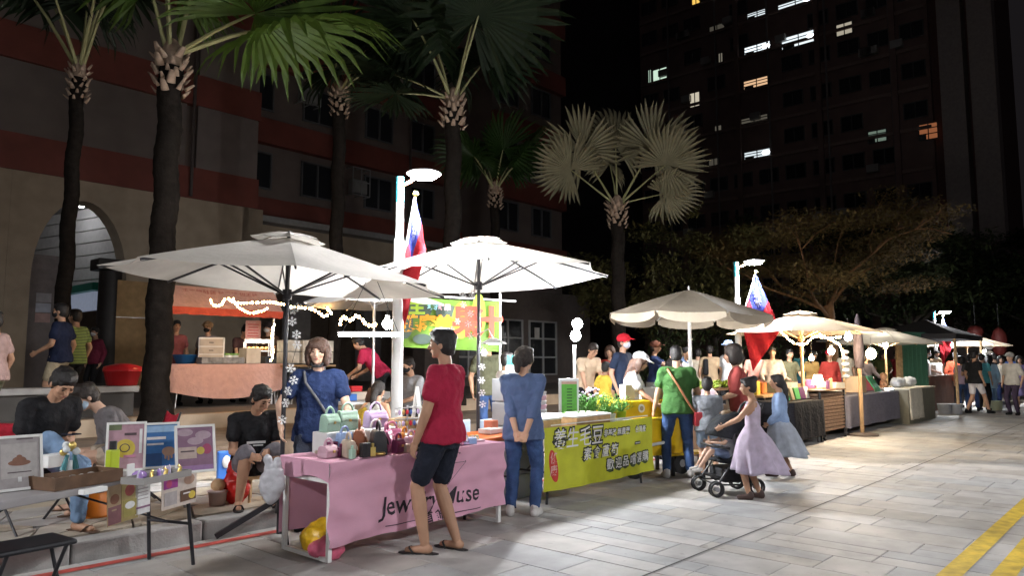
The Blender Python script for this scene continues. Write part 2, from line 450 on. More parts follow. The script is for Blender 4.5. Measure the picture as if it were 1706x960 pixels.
bbox(MB(), SL1 + .003, SR0, TF + 1.4, TF + 2.2, 4.7, 6.84).build('beam', CREAM, B)
for s0 in (15.5, 19.0, 22.5): bbox(MB(), s0, s0 + .9, TF + 1.5, TF + 2.1, .62, 4.697).build('column', mat('grey_column', (.22, .2, .19), .8), B)
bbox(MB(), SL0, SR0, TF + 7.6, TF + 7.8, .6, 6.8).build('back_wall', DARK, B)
bbox(MB(), SL0, SR0, TF + .75, TF + 7.6, 6.6, 6.83).build('arcade_ceiling', mat('arcade_plaster', (.3, .29, .28), .8), B)
# panelled cross wall seen through the arch
pan = mat('pale_panel', (.55, .54, .53), .7, var=.08)
sx = sa1 + .55
for k in range(7):
    z0 = 3.75 + k * .42
    MB().box((sx - .2 - .1 * 6.4, TF + .8 + 3.2, z0 + .2), (.12, 6.5, .385), Matrix.Rotation(radians(11), 3, 'Z')).build('panel', pan, B)
sb = thing('shop_sign', 'white lit shop sign box with green strip above, under the arch', 'sign', ST(sx - 1.0, TF + 2.2, 3.35), STREET_ROT + pi / 2)
MB().box((0, 0, 0), (2.3, .2, .58)).build('sign_box', mat('lit_sign', (.6, .65, .75), .5, var=.05, emit=.16, ecol=(.65, .75, 1)), sb, bev=.01)
MB().box((0, .01, .45), (2.3, .3, .24)).build('awning_strip', plastic('teal', (.02, .22, .16)), sb)
pr = thing('notice_pier', 'grey square pier with taped paper notices beside the arch', 'pillar', PT(62, TF+1.2, .62), STREET_ROT)
MB().box((0, 0, 2.0), (.8, .5, 4.0)).build('shaft', mat('grey_render', (.22, .19, .185), .8, bump=.3), pr)
for z0, c in ((2.72, (.42, .40, .42)), (2.42, (.5, .52, .6)), (2.12, (.45, .30, .28))):
    MB().box((0, -.256, z0), (.4, .008, .27)).build('notice', mat('paper%d' % int(z0 * 100), c, .8), pr)
ll_ = s_at(226, 12.6) - s_at(-40, 12.6)
ledge = thing('stone_ledge', 'long pale stone parapet ledge behind the seated pair', 'ledge', ST((s_at(226, 12.6) + s_at(-40, 12.6)) / 2, 12.6, .62), STREET_ROT)
MB().box((0, 0, .42), (ll_, .42, .1)).build('coping', mat('granite', (.34, .33, .32), .6, var=.15), ledge, bev=.015)
MB().box((0, .02, .185), (ll_ - .1, .3, .367)).build('base', mat('dark_stone', (.07, .065, .06), .8), ledge)
TP = TF - .36
yp = PT(214, TP).y
hp = ZP(470, yp) - .62
pier = thing('sandstone_pillar', 'sandstone pillar with a thin wire round it, behind the red tub', 'pillar', PT(214, TP, .62), STREET_ROT)
MB().box((0, 0, hp / 2), (1.05, .6, hp)).build('shaft', mat('ochre_render', (.42, .26, .12), .8, var=.15, bump=.4, bs=40), pier)
MB().box((0, -.01, hp * .66), (1.06, .63, .014)).build('wire', STEEL, pier)
dp = thing('dark_pillar', 'black pillar with square capital left of the sandstone pillar', 'pillar', PT(177, TP, .62), STREET_ROT)
hd_ = ZP(437, yp) - .62
MB().cyl((0, 0, .2), (0, 0, hd_ - .35), .33, .31, 16).build('shaft', mat('black_stone', (.03, .026, .025), .5), dp)
MB().box((0, 0, hd_ - .17), (.95, .7, .34)).build('capital', mat('black_stone', (.03, .026, .025), .5), dp, bev=.03)
MB().box((0, 0, .1), (.85, .7, .2)).build('base', mat('black_stone', (.03, .026, .025), .5), dp)
for k in range(3):
    al = thing('arcade_lamp', ('fluorescent tube lamp on the arcade ceiling at far left', 'fluorescent tube lamp inside the arch, above the shop sign', 'fluorescent tube lamp under the arcade behind the red awning')[k], 'lamp', ST((3.0, sa1 - 1.1, sa1 + 6)[k], TF + 2.6, 6.53), STREET_ROT)
    MB().box((0, 0, .04), (1.3, .12, .06)).build('fitting', WHITEP, al)
    MB().cyl((-.6, 0, 0), (.6, 0, 0), .02, n=8).build('tube', glow('tube_dim', (.95, .96, 1), 75), al)
# ---- low dark frontage behind the market, centre
lf = thing('shuttered_building', 'dark shuttered shop front with grey window frames behind the market', 'building', PT(880, 17.5, .6), STREET_ROT)
MB().box((0, .8, 1.75), (9, .6, 3.5)).build('wall', mat('shop_wall', (.10, .08, .072), .8), lf)
for i, x in enumerate((-2.6, -.6, 1.4)):
    f = MB()
    for xx in (-.8, 0, .8): f.box((x + xx, .46, 1.35), (.07, .06, 2.0))
    for zz in (.35, 1.0, 1.7, 2.35): f.box((x, .46, zz), (1.67, .05, .06))
    wf = f.build('window', paint('grey_frame', (.3, .3, .3)), lf); MB().box((x, .49, 1.35), (1.6, .02, 2)).build('pane', GLASSD, wf)
    MB().box((x - .4, .42, 1.9), (.28, .01, .42)).build('notice', mat('paper_old', (.45, .44, .42), .8), wf)

# ---- tower
def plane_s(px, py, s):
    r = ray(px, py); k = s / (r.x * DV.x + r.y * DV.y); p = r * k
    return p.dot(LV), CAMZ + p.z
TS = 60.0
TW = thing('apartment_tower', 'dark tall apartment tower with scattered lit windows, upper right', 'building', (0, 0, 0), STREET_ROT)
tl, _ = plane_s(1070, 300, TS); tr_, _ = plane_s(1560, 300, TS); tr2, _ = plane_s(1665, 300, TS)
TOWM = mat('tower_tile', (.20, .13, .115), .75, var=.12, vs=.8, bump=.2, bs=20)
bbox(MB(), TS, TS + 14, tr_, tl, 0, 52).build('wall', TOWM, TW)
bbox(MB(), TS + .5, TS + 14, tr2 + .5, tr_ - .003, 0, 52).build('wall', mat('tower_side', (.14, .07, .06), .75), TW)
for px in (1600, 1652):
    t0, _ = plane_s(px, 300, TS)
    bbox(MB(), TS - .9, TS + .49, t0 - .75, t0 + .75, ZP(700 if px == 1600 else 408, 50) if px == 1600 else 8.6, 52).build('pilaster', mat('tower_grey', (.36, .31, .29), .75), TW)
for px in (1235, 1372, 1500):
    t0, _ = plane_s(px, 300, TS); bbox(MB(), TS - .35, TS - .003, t0 - .2, t0 + .2, 0, 52).build('rib', TOWM, TW)
for k in range(15):
    bbox(MB(), TS - .18, TS - .004, tr_ + .1, tl - .1, 3.0 + 3.1 * k, 3.25 + 3.1 * k).build('floor_band', mat('tower_band', (.27, .19, .165), .8), TW)
LIT = [(1160, 4, 14, 16, 'y', .9), (1262, 23, 34, 10, 'w', .8), (1326, 6, 60, 13, 'w', .9), (1262, 81, 44, 15, 'w', 1.2), (1331, 66, 58, 20, 'w', 1.0), (1407, 48, 28, 20, 'k', .35),
       (1100, 126, 24, 24, 'g', .7), (1083, 128, 6, 24, 'g', .4), (1158, 166, 17, 24, 'k', .5), (1261, 138, 44, 15, 'o', .7), (1201, 98, 8, 20, 'k', .14), (1257, 201, 46, 14, 'k', .07), (1262, 257, 44, 13, 'w', .8),
       (1462, 227, 32, 20, 'g', .15), (1547, 219, 33, 27, 'r', .22), (1197, 216, 12, 14, 'k', .08), (1195, 48, 26, 14, 'k', .05), (1190, 270, 18, 12, 'k', .05)]
LC = {'y': (1, .6, .12), 'w': (.85, .95, 1), 'k': (1, .9, .7), 'g': (.75, 1, .8), 'o': (1, .62, .35), 'r': (1, .35, .15)}
def tower_window(t0, t1, z0, z1, pm, blind=None):
    f = MB(); d = .06
    for z in (z0, z1): f.box((TS - .03, (t0 + t1) / 2, z), (.14, t1 - t0 + d, d))
    for t in (t0, t1, (t0 + t1) / 2): f.box((TS - .03, t, (z0 + z1) / 2), (.14, d, z1 - z0))
    o = f.build('window', paint('tower_frame', (.09, .09, .09)), TW)
    MB().box((TS - .012, (t0 + t1) / 2, (z0 + z1) / 2), (.016, t1 - t0, z1 - z0)).build('pane', pm, o)
    return o
used = []
for px, py, ww, hh, c, e in LIT:
    t1, z1 = plane_s(px - ww / 2, py - hh / 2, TS); t0, z0 = plane_s(px + ww / 2, py + hh / 2, TS)
    zz1 = (plane_s(px, py - hh / 2, TS)[1]); zz0 = plane_s(px, py + hh / 2, TS)[1]
    pm = glow('lit_pane_%s_%d' % (c, int(e * 100)), LC[c], e)
    o = tower_window(t0, t1, zz0, zz1, pm)
    used.append(((t0 + t1) / 2, (zz0 + zz1) / 2))
    if ww > 30:                              # window bars and half-drawn blind
        bl = MB()
        for q in (.35, .7): bl.box((TS - .08, (t0 + t1) / 2, zz0 + (zz1 - zz0) * q), (.03, t1 - t0, .07))
        bl.box((TS - .035, t0 + (t1 - t0) * .8, zz0 + (zz1 - zz0) * .2), (.02, (t1 - t0) * .35, (zz1 - zz0) * .4))
        bl.build('blind', paint('tower_frame', (.09, .09, .09)), o)
    if c == 'w' and ww > 35:
        MB().ell((TS - .12, t0 + (t1 - t0) * .15, (zz0 + zz1) / 2), (.1, .35, .2)).build('ceiling_lamp', glow('room_lamp', (.9, .95, 1), 5), o)
wp = None
for k in range(14):
    for i in range(11):
        t = tr_ + 1.1 + i * (tl - tr_ - 2.2) / 10; z = 4.6 + 3.1 * k
        if any(abs(t - a) < 1.5 and abs(z - b) < 1.5 for a, b in used): continue
        if wp is None:
            wp = tower_window(t - .8, t + .8, z - .6, z + .6, GLASSD); base = (t, z)
        else:
            c = copy_tree(wp, TW); c.location = (0, t - base[0], z - base[1])
r_ = random.Random(77); acm = None
for k in range(46):
    t = tr_ + 1.9 + r_.randrange(10) * (tl - tr_ - 2.2) / 10 + r_.uniform(-.3, .3); z = 3.75 + 3.1 * r_.randrange(13)
    if acm is None: acm = MB().box((0, 0, 0), (.4, .85, .6)).build('air_conditioner', paint('ac_grey', (.34, .33, .31)), TW); c = acm
    else: c = acm.copy(); COL.objects.link(c)
    c.location = (TS - .22, t, z)
for k in range(5):
    t = tr_ + 2.6 + k * (tl - tr_) / 5.2; MB().cyl((TS - .12, t, 0), (TS - .12, t, 50), .09, n=8).build('drain_pipe', paint('pipe_grey', (.22, .2, .19)), TW)
for k, s0 in enumerate((2.05, 10.72, 13.3, 21.9)):
    MB().cyl((s0, TF - .06 if s0 < 13.2 else TF + 2.1, 6.9), (s0, TF - .06 if s0 < 13.2 else TF + 2.1, 29), .06, n=8).build('drain_pipe', paint('pipe_brown', (.09, .07, .065)), B)
fb = thing('far_building', 'distant block enlarged to darken the sky gap beside the tower', 'building', ST(75, 62, 0), STREET_ROT)
MB().box((6, 0, 35), (22, 40, 70)).build('wall', mat('far_wall', (.05, .045, .05), .8), fb)  # oversized block, blacks out the sky glow in the gap
for zz in (32.0, 30.6):
    MB().box((-5.03, -4.5, zz), (.05, .7, .9)).build('window', glow('far_lit', (.8, .9, 1), .4), fb)

# ================================================================== VEGETATION
PALM_T = mat('palm_bark', (.016, .013, .011), 1.0, var=.35, vs=10, bump=.9, bs=24, spec=.05)
BOOT = mat('palm_boot', (.36, .26, .19), .8, var=.3, vs=9, bump=.4, bs=30)
PET = mat('palm_petiole', (.34, .33, .16), .55, var=.15)
GREENF = mat('palm_leaf_green', (.026, .062, .012), .5, var=.25, vs=4, trans=.35)
LITF = mat('palm_leaf_lit', (.085, .145, .025), .5, var=.25, vs=4, trans=.4)  # green raised: lamp light on the near fronds is put into the colour
SILVF = mat('palm_leaf_silver', (.27, .245, .155), .55, var=.15, vs=4, trans=.25)
DARKF = mat('palm_leaf_shaded', (.012, .024, .009), .55, var=.25, vs=4, trans=.3)  # green lowered: the shade above the lamps is put into the colour
def frond_mesh(seed, R=1.0, nseg=30, spread=300, petiole=1.2, droop=.25, pleat=.035, mats=None):
    r = random.Random(seed); mb = MB()
    mb.m = 0; mb.tube([(0, 0, 0), (petiole * .5, 0, .05), (petiole, 0, .02)], [.035, .025, .016], 6)
    mb.m = 1; mid = []
    for k in range(nseg):
        a0 = radians(-spread / 2 + spread * k / nseg); a1 = radians(-spread / 2 + spread * (k + 1) / nseg); am = (a0 + a1) / 2
        if r.random() < .05: continue
        L_ = R * (1 - .18 * abs(am) / pi) * (r.uniform(.93, 1.05) if r.random() > .12 else r.uniform(.72, .9)); tipz = -droop * r.uniform(.5, 2.6)
        def P(a, q, dz): 
            return Vector((petiole + cos(a) * L_ * q, sin(a) * L_ * q * (1 - .08 * q), dz + .05 * sin(a * 3 + seed)* q + (-droop * .5 * q * q) - .12 * abs(sin(a)) * q))
        vs = [Vector((petiole, 0, 0)), P(a0, .62, -pleat * .62), P(am, .62, pleat * .62), P(a1, .62, -pleat * .62),
              P(a0 * .75 + a1 * .25, .84, -pleat * .4 + tipz * .1), P(am, .84, pleat * .3 + tipz * .1), P(a1 * .75 + a0 * .25, .84, -pleat * .4 + tipz * .1), P(am + r.uniform(-.02, .02), 1.0, tipz * .4)]
        mb.add(vs, [(0, 1, 2), (0, 2, 3), (1, 4, 5, 2), (2, 5, 6, 3), (4, 7, 5), (5, 7, 6)])
    me = bpy.data.meshes.new('frond'); me.from_pydata(mb.v, [], mb.f)
    for mm in mats: me.materials.append(mm)
    me.polygons.foreach_set('material_index', mb.mi); me.update()
    return me
def palm(label, base, hgt, rad, fr, leafm, R=1.5, pet=1.2, seed=1, boot=1.0, lean=(0, 0), group='fan palms along the plaza edge'):
    r = random.Random(seed); o = thing('fan_palm', label, 'palm tree', base, 0, None)
    pts = []; rr = []
    n = 64
    for i in range(n + 1):
        q = i / n; z = hgt * q
        pts.append((lean[0] * q + .02 * sin(i * .5), lean[1] * q, z)); rr.append(rad * (1.0 + .75 * max(0, 1 - q * 9) ** 1.5) * (1 - .12 * q) * (1 + .045 * (i % 2) + .02 * sin(i * 1.7)))
    MB().tube(pts, rr, 14).build('trunk', PALM_T, o)
    top = Vector((lean[0], lean[1], hgt))
    for i in range(int(44 * boot)):
        a = i * 2.399; zz = hgt - .46 * boot + .66 * boot * i / (44 * boot); 
        c = top + Vector((cos(a), sin(a), 0)) * (rad * 1.05); c.z = zz
        d = Vector((cos(a) * .55 + r.uniform(-.2, .2), sin(a) * .55 + r.uniform(-.2, .2), r.uniform(.45, .9))).normalized(); x, y, z = basis(d)
        b = MB(); q = rad * .46 * r.uniform(.65, 1.35)
        rs = []
        for f, wd, th in ((0, 1, .5), (.45, .9, .4), (1, .5, .2)):
            cc = c + d * (f * q * 1.7); rs.append([cc + x * (cos(2 * pi * j / 6) * q * wd * .6) + y * (sin(2 * pi * j / 6) * q * th * .6) for j in range(6)])
        b.solid_rings(rs); b.build('leaf_base', BOOT, o)
    MB().ell((lean[0], lean[1], hgt + .12), (rad * .85, rad * .85, .34)).build('crownshaft', BOOT, o)
    meshes = [frond_mesh(seed * 10 + k, R, 36, 290, pet, .18 + .12 * k, .03, [PET, leafm]) for k in range(3)]
    for k, (az, el, roll, sc_) in enumerate(fr):
        f = bpy.data.objects.new('frond', meshes[k % 3]); COL.objects.link(f); f.parent = o
        f.location = top + Vector((cos(radians(az)) * rad * .4, sin(radians(az)) * rad * .4, .2))
        f.rotation_euler = (Matrix.Rotation(radians(az), 4, 'Z') @ Matrix.Rotation(-radians(el), 4, 'Y') @ Matrix.Rotation(radians(roll), 4, 'X')).to_euler()
        f.scale = (sc_,) * 3
    return o
def ring(n, el0, el1, seed, off=0):
    r = random.Random(seed); return [(off + 360 * i / n + r.uniform(-14, 14), r.uniform(el0, el1), r.uniform(-25, 25), r.uniform(.85, 1.1)) for i in range(n)]
def palm_base(px, py_crown, y, zb): 
    q = ray(px, 600); return Vector((q.x / q.y * y, y, zb)), ZP(py_crown, y) - zb
b, h = palm_base(98, 130, 12.9, .62); palm('slim black-trunked fan palm at far left in front of the arch', b, h, .13, ring(7, 50, 80, 5), DARKF, 1.5, 1.9, 5, lean=(.06, 0))
b, h = palm_base(263, 112, 10.9, .38); palm('thick black-trunked fan palm with a large leaf hanging over the first umbrella', b, h, .19, ring(5, 62, 82, 6) + [(-6, 12, 15, 1.25), (-24, 12, -10, 1.1)], LITF, 1.45, 1.45, 6)
b, h = palm_base(556, 165, 16.5, .62); palm('fan palm with slim trunk behind the first umbrella', b, h, .16, ring(6, 30, 78, 7), DARKF, 1.6, 1.3, 7)
b, h = palm_base(752, 180, 15.0, .62); palm('tall fan palm with knobbly crown above the street lamp', b, h, .18, ring(6, 42, 80, 8) + [(190, 2, 0, .7), (185, 22, 0, .8)], DARKF, 1.8, 1.6, 8)
b, h = palm_base(824, 325, 23.0, .62); palm('small dim fan palm above the second umbrella', b, h, .16, ring(6, 35, 80, 9), GREENF, 1.3, 1.2, 9)
b, h = palm_base(1032, 352, 19.7, .62)
palm('silver fan palm lit pale against the night sky', b, h, .2, [(178, 60, 82, .98), (184, 38, 74, .86), (90, 86, 4, .98), (3, 60, -82, 1.04), (-8, 40, -72, .92), (6, 14, -60, .74), (100, 66, 30, .8)], SILVF, 1.35, 1.75, 11)

def leaf_cloud(mb, c, r, n, size, rnd, flat=.6):
    for _ in range(n):
        while True:
            p = Vector((rnd.uniform(-1, 1), rnd.uniform(-1, 1), rnd.uniform(-1, 1)))
            if p.length < 1: break
        p = Vector((p.x * r[0], p.y * r[1], p.z * r[2])) + Vector(c)
        d = Vector((rnd.gauss(0, 1), rnd.gauss(0, 1), rnd.gauss(0, flat))).normalized(); x, y, z = basis(d); q = size * rnd.uniform(.6, 1.4)
        mb.add([p, p + z * q * .5 + x * q * .22, p + z * q, p + z * q * .5 - x * q * .22], [(0, 1, 2, 3)])
LEAFM = [mat('leaf_warm_lit', (.21, .15, .055), .6, var=.3, vs=2, trans=.35), mat('leaf_dark', (.030, .046, .015), .6, var=.3, vs=2, trans=.25), mat('leaf_mid_lit', (.13, .12, .042), .6, var=.3, vs=2, trans=.3)]  # warm and mid colours carry the lamp light on the crowns
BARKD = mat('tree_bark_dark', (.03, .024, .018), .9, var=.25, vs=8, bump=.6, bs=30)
BARK = mat('tree_bark_lit', (.27, .14, .06), .85, var=.25, vs=8, bump=.6, bs=30)  # orange lamp light is mixed into this bark colour
def tree(label, base, trunk_h, trunk_r, W, H, leafm, seed, n=9000, size=.12, spread=.9, name='tree', bark=None):
    r = random.Random(seed); o = thing(name, label, 'tree', base)
    t = MB(); crown = MB(); tips = []
    t.tube([(0, 0, 0), (.04, 0, trunk_h * .5), (0, .03, trunk_h)], [trunk_r * 1.25, trunk_r, trunk_r * .85], 10)
    def branch(p, d, L_, rad, dep):
        mid = p + d * L_ * .5 + Vector((r.uniform(-.1, .1), r.uniform(-.1, .1), r.uniform(0, .08))) * L_; e = p + d * L_ + Vector((0, 0, -.05 * L_))
        t.tube([p, mid, e], [rad, rad * .8, rad * .6], 6)
        tips.append(e); tips.append(mid)
        if dep:
            for _ in range(r.choice((2, 3))):
                nd = (d + Vector((r.gauss(0, .55), r.gauss(0, .55), r.gauss(.02, .25)))).normalized(); branch(e, nd, L_ * .72, rad * .58, dep - 1)
    for k in range(6):
        a = k * 1.05 + r.uniform(-.3, .3); q = r.uniform(.35, 1.0)
        d = Vector((cos(a) * spread, sin(a) * spread, q)).normalized(); branch(Vector((0, 0, trunk_h * r.uniform(.8, 1))), d, W * .26, trunk_r * .36, 2)
    t.build('trunk', bark or (BARK if leafm is LEAFM[0] else BARKD), o)
    ctr = trunk_h + H * .5
    for e in tips:
        if r.random() < .85: leaf_cloud(crown, e, (W * .11, W * .11, H * .07), max(6, n // len(tips)), size, r, .35)
    for _ in range(14):
        a = r.uniform(0, 6.28); q = r.uniform(.2, .55); leaf_cloud(crown, (cos(a) * W * q, sin(a) * W * q, ctr + r.uniform(-.3, .5) * H), (W * .14, W * .14, H * .09), n // 40, size, r, .35)
    crown.build('crown', leafm, o)
    return o
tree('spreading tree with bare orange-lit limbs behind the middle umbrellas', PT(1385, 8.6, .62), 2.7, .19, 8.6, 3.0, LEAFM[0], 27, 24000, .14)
tree('bushy dim tree left of the second street lamp', PT(1110, 12.5, .62), 1.6, .16, 5.5, 4.0, LEAFM[2], 22, 14000, .2)
tree('dark bushy tree between silver palm and second lamp', PT(1190, 13.5, .62), 1.8, .16, 5.0, 4.4, LEAFM[1], 23, 12000, .2)
tree('tall dark tree beside the third street lamp', PT(1520, 9.0, .62), 2.6, .22, 9.0, 5.0, LEAFM[1], 24, 16000, .3)
tree('dark leafy tree at the right end of the street', PT(1660, 7.5, .3), 2.4, .24, 10.0, 5.5, LEAFM[1], 25, 16000, .32)
tree('dark low tree beyond the far stalls at right edge', PT(1760, 4.5, .3), 2.2, .24, 11.0, 5.0, LEAFM[1], 26, 14000, .34)
for i, (px, t, hh, W_) in enumerate(((1120, 11.0, 1.5, 4), (1290, 9.6, 1.7, 5), (1430, 9.4, 1.9, 6), (1560, 8.8, 1.9, 7))):
    r = random.Random(40 + i); hb = MB()
    for _ in range(16): leaf_cloud(hb, (r.uniform(-W_ / 2, W_ / 2), r.uniform(-.4, .4), r.uniform(.2, hh)), (.6, .5, .45), 200, .15, r)
    tag(hb.build('hedge', LEAFM[1], loc=PT(px, t, .55), rot=STREET_ROT), 'dark clipped hedge ' + ('behind the yellow banner stall', 'behind the large beige umbrella', 'behind the warm-lit stall', 'behind the farthest stalls')[i], 'hedge')

# ================================================================== STREET LAMPS AND FLAGS
LAMPW = glow('lamp_light', (.98, .98, 1.0), LAMP_L)
FB = cloth('flag_blue', (.025, .035, .20)); FR = cloth('flag_red', (.30, .012, .02)); FW = cloth('flag_white', (.5, .5, .52))
def street_lamp(label, base, H=3.5, head=True):
    o = thing('street_lamp', label, 'street lamp', base, STREET_ROT, 'street lamps along the kerb')
    m = MB(); m.lathe([(.11, 0), (.11, .05), (.075, .09), (.066, .5), (.062, H - .7), (.055, H - .68), (.048, H - .66), (.046, H - .25)], 18); m.build('pole', mat('lamp_pole_white', (.75, .76, .75), .35, var=.06), o)
    MB().cyl((0, 0, H - .248), (0, 0, H + .05), .05, .05, 14).build('sleeve', paint('teal', (.05, .35, .42)), o)
    MB().tube([(0, -.05, H - .06), (.02, -.14, H - .03), (.05, -.22, H + .02)], .022, 8).build('arm', paint('rust', (.35, .14, .08)), o)
    hd = MB().lathe([(.0, H + .085), (.10, H + .08), (.19, H + .05), (.195, H + .035)], 20, (.05, -.36, 0)).build('lamp_housing', WHITEP, o)
    MB().ell((.05, -.36, H + .012), (.155, .155, .042)).build('lamp_glass', LAMPW, hd)
    return o
def flag(label, base_p, tip_p, drop, seed, spreadv, both):
    o = thing('flag', label, 'flag', base_p)
    d = tip_p - base_p
    MB().cyl((0, 0, 0), d, .018, .014, 8).build('flagpole', mat('pole_white', (.8, .8, .78), .4), o)
    MB().ell(d * 1.02, .035).build('finial', metal('gold', (.8, .6, .2)), o)
    r = random.Random(seed); m = MB(); nu, nv = 36, 44
    def P(u, v):                            # u down the hoist, v out along the fly, which hangs down
        h = d * (1 - .95 * u); wv = sin(v * 9 + u * 7) * .05 * v + sin(u * 17 + v * 3) * .02
        return h + Vector((0, 0, -drop * v * (1 - .15 * u))) + spreadv * (v * (1 - .55 * u)) + Vector((-spreadv.y, spreadv.x, 0)).normalized() * wv
    vs = [P(i / nu, j / nv) for j in range(nv + 1) for i in range(nu + 1)]
    for j in range(nv):
        for i in range(nu):
            m.m = 0 if (i < nu / 2 and j < nv / 2) else 1
            m.add([vs[j * (nu + 1) + i], vs[j * (nu + 1) + i + 1], vs[(j + 1) * (nu + 1) + i + 1], vs[(j + 1) * (nu + 1) + i]], [(0, 1, 2, 3)], True)
    c = m.build('cloth', [FB, FR], o, solid=.004)
    em = MB(); off = Vector((spreadv.y, -spreadv.x, 0)).normalized() * .006   # twelve-rayed white sun in the blue corner
    for sgn in (1, -1):
        def Q(a, q): return P(.25 + .075 * q * cos(a), .25 + .075 * q * sin(a)) + off * sgn
        em.add([Q(2 * pi * k / 16, .8) for k in range(16)], [tuple(range(16))])
        for k in range(12):
            a = 2 * pi * k / 12; em.add([Q(a - .2, .95), Q(a, 1.75), Q(a + .2, .95)], [(0, 1, 2)])
    em.build('sun_emblem', FW, c)
    return o
L1 = PT(662, 6.6, .15); L2 = PT(1231, 6.6, .15); L3 = PT(1560, 6.6, .15)
street_lamp('nearest white street lamp, behind the pink stall', L1, ZP(302, L1.y) - .15)
street_lamp('second white street lamp, behind the scalloped beige umbrella', L2, ZP(441, L2.y) - .15)
street_lamp('farthest white street lamp above the dark tent', L3, ZP(522, L3.y) - .15)
L0 = ST(to_st(L1)[0] - 8.4, 6.6, .15)
street_lamp('white street lamp left of the folding table', L0, 3.4)
for k, s in enumerate((-3.5, 4.5, 12.5)):
    o = street_lamp('white street lamp %s the road, opposite the stalls' % ('before', 'across', 'far across')[k], ST(s, -3.6, 0), 4.2); o.rotation_euler.z += pi; o['group'] = 'street lamps across the road'
flag('flag hanging on the nearest street lamp, blue over red', Vector((L1.x + .02, L1.y - .08, 2.35)), D(692, 326, L1.y - .12), .60, 1, Vector((.13, .05, 0)), True)
flag('large flag on the second street lamp, red part hanging below the umbrella', Vector((L2.x + .02, L2.y - .1, 2.2)), D(1259, 455, L2.y - .15), 1.15, 2, Vector((.42, -.12, 0)), True)
flag('small distant flag on the farthest street lamp', Vector((L3.x + .02, L3.y - .1, 2.1)), D(1571, 528, L3.y - .15), 1.0, 3, Vector((.3, -.05, 0)), True)
# ================================================================== PEOPLE
SKINS = {'a': (.52, .31, .21), 'b': (.44, .25, .16), 'c': (.58, .37, .27)}
def skin(k): return mat('skin_' + k, SKINS[k], .55, var=.07, vs=12, bump=.08, bs=120, spec=.35)
def hairm(c='black'):
    return mat('hair_' + c, {'black': (.012, .010, .010), 'brown': (.055, .026, .016), 'dark': (.022, .015, .012), 'grey': (.08, .075, .07), 'light': (.22, .15, .09)}[c], .5, var=.35, vs=60, bump=.7, bs=140, spec=.45)
RES = {'near': .0085, 'mid': .014, 'far': .022}
def remesh(o, vox, it=2, disp=0.0, dscale=.12):
    q = o.modifiers.new('surface', 'REMESH'); q.mode = 'VOXEL'; q.voxel_size = vox; q.use_smooth_shade = True
    if it:
        q = o.modifiers.new('soften', 'SMOOTH'); q.iterations = it; q.factor = .5
    if disp:
        tn = 'folds_%d' % int(dscale * 1000)
        t = bpy.data.textures.get(tn) or bpy.data.textures.new(tn, 'CLOUDS'); t.noise_scale = dscale
        q = o.modifiers.new('folds', 'DISPLACE'); q.texture = t; q.strength = disp; q.mid_level = .32
def ik(a, b, l1, l2, pole):
    a = Vector(a); b = Vector(b); d = b - a; L_ = min(d.length, (l1 + l2) * .999)
    dn = d.normalized(); b = a + dn * L_
    x = (l1 * l1 - l2 * l2 + L_ * L_) / (2 * L_); h = sqrt(max(0, l1 * l1 - x * x))
    p = Vector(pole); p = (p - dn * p.dot(dn)); p = p.normalized() if p.length > 1e-4 else Vector((0, 1, 0))
    return a + dn * x + p * h, b
